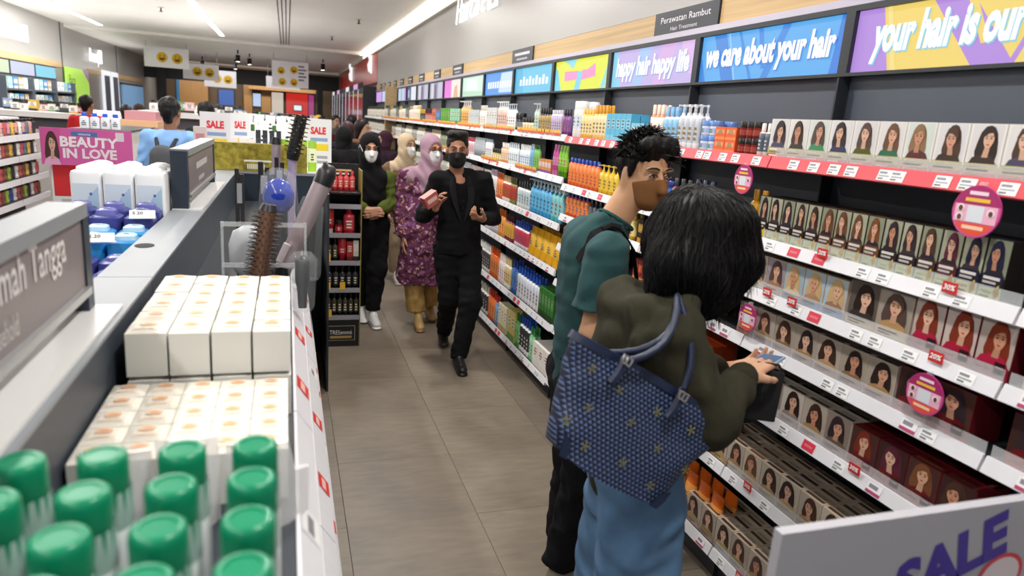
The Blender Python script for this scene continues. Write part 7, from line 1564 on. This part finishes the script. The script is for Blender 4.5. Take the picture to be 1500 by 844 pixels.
# ---------------------------------------------------------------- patterned tote bag on her shoulder
def tote():
    T = thing('tote_bag', 'navy woven-pattern tote bag with gold motifs hanging from the woman\'s shoulder', 'bag', (.785, 1.395, 1.095))
    T.rotation_euler = (math.radians(-6), math.radians(31), math.radians(-4))
    m = bpy.data.materials.new('navy_weave'); m.use_nodes = True; nt = m.node_tree; N = nt.nodes; L = nt.links; bs = N['Principled BSDF']; bs.inputs['Roughness'].default_value = .45
    tc = N.new('ShaderNodeTexCoord'); sp = N.new('ShaderNodeSeparateXYZ'); L.new(tc.outputs['Object'], sp.inputs[0])
    def M(op, a, c=None, v=None):
        n_ = N.new('ShaderNodeMath'); n_.operation = op; L.new(a, n_.inputs[0])
        if c is not None: L.new(c, n_.inputs[1])
        elif v is not None: n_.inputs[1].default_value = v
        return n_.outputs[0]
    # small staggered wedge motif: rows of 12 mm, columns of 15 mm
    row = M('MULTIPLY', sp.outputs['Z'], v=1 / .0105); rf = M('FLOOR', row); rw = M('FRACT', row)
    sh = M('MULTIPLY', M('MODULO', M('ABSOLUTE', rf), v=2.0), v=.5); colx = M('ADD', M('MULTIPLY', sp.outputs['X'], v=1 / .0135), sh); cw = M('ABSOLUTE', M('SUBTRACT', M('FRACT', colx), v=.5))
    tri = M('LESS_THAN', M('ADD', M('MULTIPLY', cw, v=1.9), rw), v=.86); tri2 = M('LESS_THAN', rw, v=.14)
    f1 = N.new('ShaderNodeMixRGB'); f1.inputs[1].default_value = (*lin('#131c32'), 1); f1.inputs[2].default_value = (*lin('#586a92'), 1); L.new(tri, f1.inputs[0])
    f2 = N.new('ShaderNodeMixRGB'); f2.inputs[2].default_value = (*lin('#1c2846'), 1); L.new(tri2, f2.inputs[0]); L.new(f1.outputs[0], f2.inputs[1]); L.new(f2.outputs[0], bs.inputs['Base Color'])
    navy = mat('navy_leather', '#1a2540', rough=.4, bump=.1, bscale=200)
    # shell: lofted rounded sections, wider at the top, soft dents
    nseg = 36; rings = []; zs = np.linspace(-.135, .135, 15)
    for z in zs:
        f_ = (z + .135) / .27; hw = .172 + .088 * f_; hd = .055 * (1 - .55 * f_) + .012; ring = []
        if f_ < .12: hw *= .93 + .07 * f_ / .12
        for k in range(nseg):
            a = 2 * math.pi * k / nseg; ca, sa = math.cos(a), math.sin(a); x = hw * math.copysign(abs(ca) ** .45, ca); y = hd * math.copysign(abs(sa) ** .7, sa)
            y += .006 * math.sin(17 * x + 9 * f_) * (1 - abs(f_ - .5)) + .004 * math.sin(31 * x - 14 * f_)
            zz = z + .012 * math.sin(5 * x + 1) * f_ - .03 * (x / .22) ** 2 * (1 - f_) * -1.0
            ring.append((x, y, zz))
        rings.append(ring)
    b = MB(); b.loft(rings, '#26355a', cap0=True, cap1=False); b.build('shell', m, T, 60)
    inn = MB(); inn.loft([[(x * .985, y * .9, z) for x, y, z in rings[-1]], [(x * .97, y * .8, z - .03) for x, y, z in rings[-1]]], '#0f1626', cap0=False, cap1=True); inn.build('lining', navy, T)
    tr = MB(); tr.loft([[(x * 1.006, y * 1.06, z - .018) for x, y, z in rings[-1]], [(x * 1.006, y * 1.06, z + .002) for x, y, z in rings[-1]], [(x * .99, y * .9, z + .003) for x, y, z in rings[-1]]], '#1a2540', cap0=False, cap1=False); tr.build('top_trim', navy, T, 50)
    for s in (-1, 1):
        c = MB(); pts = [(s * .13, -.128), (s * .152, -.128), (s * .162, -.105), (s * .165, -.075), (s * .14, -.095)]
        c2 = [(x, -.0655, z) for x, z in pts]; c.face(c2[::s], '#1a2540'); c.face([(x, -.062, z) for x, z in pts][::-s], '#1a2540'); c.build('corner_patch', navy, T)
    gm = mat('gold_print', '#7a7548', rough=.45)
    rn = random.Random(2)
    star = MB()
    for a0 in range(5):
        a = 2 * math.pi * a0 / 5; star.face([(.0015 * math.cos(a - .6), 0, .0015 * math.sin(a - .6)), (.013 * math.cos(a - .2), 0, .013 * math.sin(a - .2)), (.013 * math.cos(a + .25), 0, .013 * math.sin(a + .25)), (.0015 * math.cos(a + .6), 0, .0015 * math.sin(a + .6))], '#7a7548')
    sm = star.mesh('gold_motif', gm)
    for x, z in ((-.19, .08), (-.10, .07), (.02, .075), (.13, .08), (-.15, 0), (-.03, .02), (.07, .0), (-.11, -.08), (.0, -.07), (.1, -.085), (.17, -.01), (-.185, -.05)):
        f_ = (z + .135) / .27; o = link('gold_motif', sm, T, (x, -(.055 * (1 - .55 * f_) + .012) * 1.02 - .007, z)); o.rotation_euler = (-.12, rn.uniform(0, 3), 0)
    # handles with buckles
    Rm = np.array(T.rotation_euler.to_matrix()); loc = np.array(T.location)
    inv = lambda w: Rm.T @ (np.array(w) - loc)
    for sx, y_ in ((-.135, -.045), (.045, -.045)):
        tb = MB(); tb.tube([(sx, y_ - .014, -.0 + .075), (sx + .004, y_ - .016, .10), (sx + .004, y_ - .012, .135)], .011, '#1a2540', 6); tb.build('handle_tab', navy, T)
        bk = MB(); 
        for x0, x1, z0, z1 in ((-.014, .014, .128, .132), (-.014, .014, .146, .150), (-.014, -.010, .128, .150), (.010, .014, .128, .150), (-.002, .002, .13, .15)): bk.box(sx + x0, sx + x1, y_ - .028, y_ - .022, z0, z1, '#c8c6c4')
        bk.build('buckle', mat('silver_buckle', '#c9c7c4', rough=.2, metal=.9), T)
    sho = inv((.912, 1.44, 1.415)); 
    for k, (y_, dx) in enumerate(((-.05, 0), (.035, .012))):
        a = np.array((-.135, y_, .13)); c = np.array((.045, y_, .13)); m1 = inv((.85, 1.30, 1.31)); m2 = inv((.955, 1.345, 1.27)) if k == 0 else inv((.96, 1.43, 1.22)); s_ = sho + np.array((dx, k * .01, 0))
        pts = []
        for t_ in np.linspace(0, 1, 9): pts.append((1 - t_) ** 2 * a + 2 * t_ * (1 - t_) * m1 + t_ ** 2 * s_)
        for t_ in (np.linspace(0, 1, 9)[1:] if k == 0 else []): pts.append((1 - t_) ** 2 * s_ + 2 * t_ * (1 - t_) * m2 + t_ ** 2 * c)
        MB().tube(pts, .009, '#1a2540', 8).build('handle', navy, T, 50)
tote()
# ---------------------------------------------------------------- shoppers in the background
def shopper(label, x, y, Ht, rz, top, legs, hair, skin='#a97f66', head='hair', extra=None, h=.014, sleeve='#', arm='down', mask=None):
    P = thing('person', label, 'person', (x, y, 0), rz); k = Ht / 1.70; S = lambda a, b_, c: (a * k, b_ * k, c * k)
    H = Head(S(0, -.03, 1.595), sc=k); b = Body(.02); head_prims(b, H, skin, head == 'hair')
    b.cap(S(0, 0, 1.40), S(0, -.01, 1.52), .055, .052, skin); b.cap(S(0, 0, 1.0), S(0, 0, 1.32), .075, .085, skin, k=.03)
    ar = {'down': [((-.18, 0, 1.38), (-.22, .02, 1.10), (-.20, -.05, .87)), ((.18, 0, 1.38), (.22, .02, 1.10), (.20, -.05, .87))], 'front': [((-.18, 0, 1.38), (-.22, 0, 1.12), (-.08, -.22, 1.10)), ((.18, 0, 1.38), (.22, 0, 1.12), (.08, -.22, 1.12))]}[arm]
    for s, (a, e, w) in zip((1, -1), ar):
        b.chain([S(0, 0, 1.36), S(*a), S(*e), S(*w)], [.06, .046, .037, .027], skin); d = np.array(w) - np.array(e); hand(b, S(*w), d, (s, .1, .1), s, skin, sc=k)
    b.chain([S(-.085, 0, .9), S(-.08, -.03, .48), S(-.08, .02, .09)], [.06, .045, .034], skin); b.chain([S(.085, 0, .9), S(.08, -.0, .48), S(.08, .04, .09)], [.06, .045, .034], skin); b.cap(S(0, 0, .9), S(0, 0, 1.0), .08, .075, skin)
    grow_obj('body', b, h * .75, SKIN, P)
    if head == 'hair':
        hb = Body(.02); R = H.Ri; hb.ell(H(0, .026, .045), H.r(.084, .100, .09), hair, R); hb.cap(H(0, .08, .0), H(0, .06, -.06), .05, .04, hair, k=.03)
        grow_obj('hair', hb, h * .7, HAIR_M, P, wrinkle=.003, wfreq=120, gclip=[(H(0, -.06, .05), H.R @ np.array([0, -1.0, -.6]))])
    elif head == 'long':
        hb = Body(.03); R = H.Ri; hb.ell(H(0, .026, .04), H.r(.09, .105, .095), hair, R); hb.cap(H(0, .06, .0), H(0, .07, -.22), .08, .06, hair, k=.04)
        grow_obj('hair', hb, h * .8, HAIR_M, P, gclip=[(H(0, -.055, .05), H.R @ np.array([0, -1.0, -.6]))])
    else: hijab(P, H, hair, S(0, -.02, 1.36), [(S(-.1, 0, 1.32), S(.1, 0, 1.32), .09, .09)], h=h * .8)
    eyes_obj(H, P)
    if mask: mask_obj(H, P, mask, h=h * .6, loops=False)
    t = Body(.04); t.cap(S(0, 0, .92), S(0, 0, 1.30), .16, .17, top, flat=((0, 1, 0), .72), k=.05); t.cap(S(-.15, 0, 1.37), S(.15, 0, 1.37), .066, .066, top, k=.05)
    for a, e, w in ar:
        sh_, el_, wr_ = np.array(S(*a)), np.array(S(*e)), np.array(S(*w))
        if sleeve == 'short': t.cap(sh_, sh_ + .75 * (el_ - sh_), .07, .076, top)
        else: t.chain([sh_, el_, el_ + .85 * (wr_ - el_)], [.066, .056, .046], top)
    grow_obj('top', t, h, CLOTH, P, wrinkle=.006, wfreq=55, seed=int(x * 10 + 50), gclip=[(S(0, 0, .86), (0, 0, -1)), (S(0, 0, 1.455), (0, 0, 1))])
    q = Body(.03); q.cap(S(0, 0, .86), S(0, 0, .95), .15, .145, legs, flat=((0, 1, 0), .8), k=.05); q.chain([S(-.085, 0, .86), S(-.08, -.03, .48), S(-.08, .02, .1)], [.1, .08, .065], legs); q.chain([S(.085, 0, .86), S(.08, 0, .48), S(.08, .04, .1)], [.1, .08, .065], legs)
    grow_obj('trousers', q, h, CLOTH, P, gclip=[((0, 0, .07), (0, 0, -1))])
    shoe(P, S(-.08, .06, 0), (-.1, -1), .25, '#2a2a2c', '#d0d0d0', h=.012); shoe(P, S(.08, .08, 0), (.1, -1), .25, '#2a2a2c', '#d0d0d0', h=.012)
    return P, H, k
P, H, k = shopper('shopper in a light blue T-shirt seen from behind, black hair', -1.0, 7.0, 1.80, math.pi - .25, '#84aee2', '#2a2e3a', '#121012', '#8c5e44', sleeve='short', h=.010)
bp = thing('backpack', 'grey backpack worn by the shopper in light blue', 'bag', (-1.0, 7.0, 0), math.pi - .25)
b = Body(.04); b.cap((0, .19, 1.05), (0, .18, 1.30), .125, .11, '#55565a', flat=((0, 1, 0), .6)); b.cap((0, .23, 1.0), (0, .23, 1.12), .10, .09, '#4c4d52', flat=((0, 1, 0), .5)); grow_obj('pack', b, .010, CLOTH, bp)
for s in (-1, 1):
    sb = MB(); path = [(s * .05, .15, 1.36), (s * .085, .09, 1.455), (s * .11, -.04, 1.47), (s * .12, -.135, 1.36), (s * .14, -.13, 1.15), (s * .16, .05, 1.0), (s * .1, .16, .98)]
    sb.tube(path, .018, '#3f4044', 6); sb.build('strap', CLOTH, bp)
MB().tube([(-.09, .265, 1.17), (0, .275, 1.19), (.09, .265, 1.17)], .006, '#2c2c30', 5).build('zip', MATTE, bp)
shopper('shopper in a dark mottled shirt beyond the light blue one', -.88, 8.8, 1.78, math.pi - .4, '#23261f', '#20222a', '#0f0d0d', '#7a5440')
shopper('shopper in a red shirt facing the left wall', -2.74, 11.6, 1.76, math.pi - .3, '#b8242c', '#2a2a30', '#120f0e', '#8c6048', sleeve='short')
shopper('shopper with dark hair right of the red shirt', -2.36, 12.3, 1.66, math.pi + .3, '#c8b48c', '#3a3430', '#1a1412', head='long'); shopper('shopper in a brown hood beside the dark-haired one', -2.36, 13.3, 1.68, math.pi, '#4a3a34', '#2a2a2c', '#33261f', head='hijab')
crowd = [('shopper in a black robe with back turned, nearest in the aisle queue', .62, 8.2, 1.62, math.pi + .3, '#151517', '#151517', '#121214', 'hijab'), ('shopper in a black dress with a burgundy scarf edge, in the queue', .75, 9.4, 1.66, math.pi - .2, '#1c1a1e', '#19191b', '#3a1c26', 'long'),
         ('shopper in a rust and olive top turning sideways', .98, 9.9, 1.70, .9, '#6a4a34', '#2a2622', '#1a1413', 'long'), ('shopper in a plum hijab facing left', 1.22, 9.2, 1.58, -1.2, '#2c1c2a', '#1f1a20', '#3a2030', 'hijab'),
         ('tall shopper in black far down the aisle', .95, 11.2, 1.74, 2.6, '#18181a', '#1a1a1c', '#141112', 'hair'), ('shopper in dark maroon far down the aisle', .55, 12.0, 1.68, .4, '#4a2026', '#1f1c1e', '#171213', 'hair'),
         ('shopper in a yellow cap far behind the counters', .60, 14.6, 1.68, 0.2, '#2f3a2c', '#222222', '#d8a822', 'hair'), ('shopper in grey at the far end of the aisle', .98, 15.4, 1.70, .3, '#5a5654', '#2a2a2c', '#1a1615', 'hair'), ('shopper in brown at the far end of the aisle', 1.2, 13.6, 1.64, -.4, '#5c4634', '#28241f', '#2a1c16', 'long')]
for lab, x, y, ht, rz, top, legs, hair, hd in crowd:
    shopper(lab, x, y, ht, rz, top, legs, hair, '#b08870', hd, h=.02 if y > 10 else .015, arm='front' if 'turning' in lab else 'down')
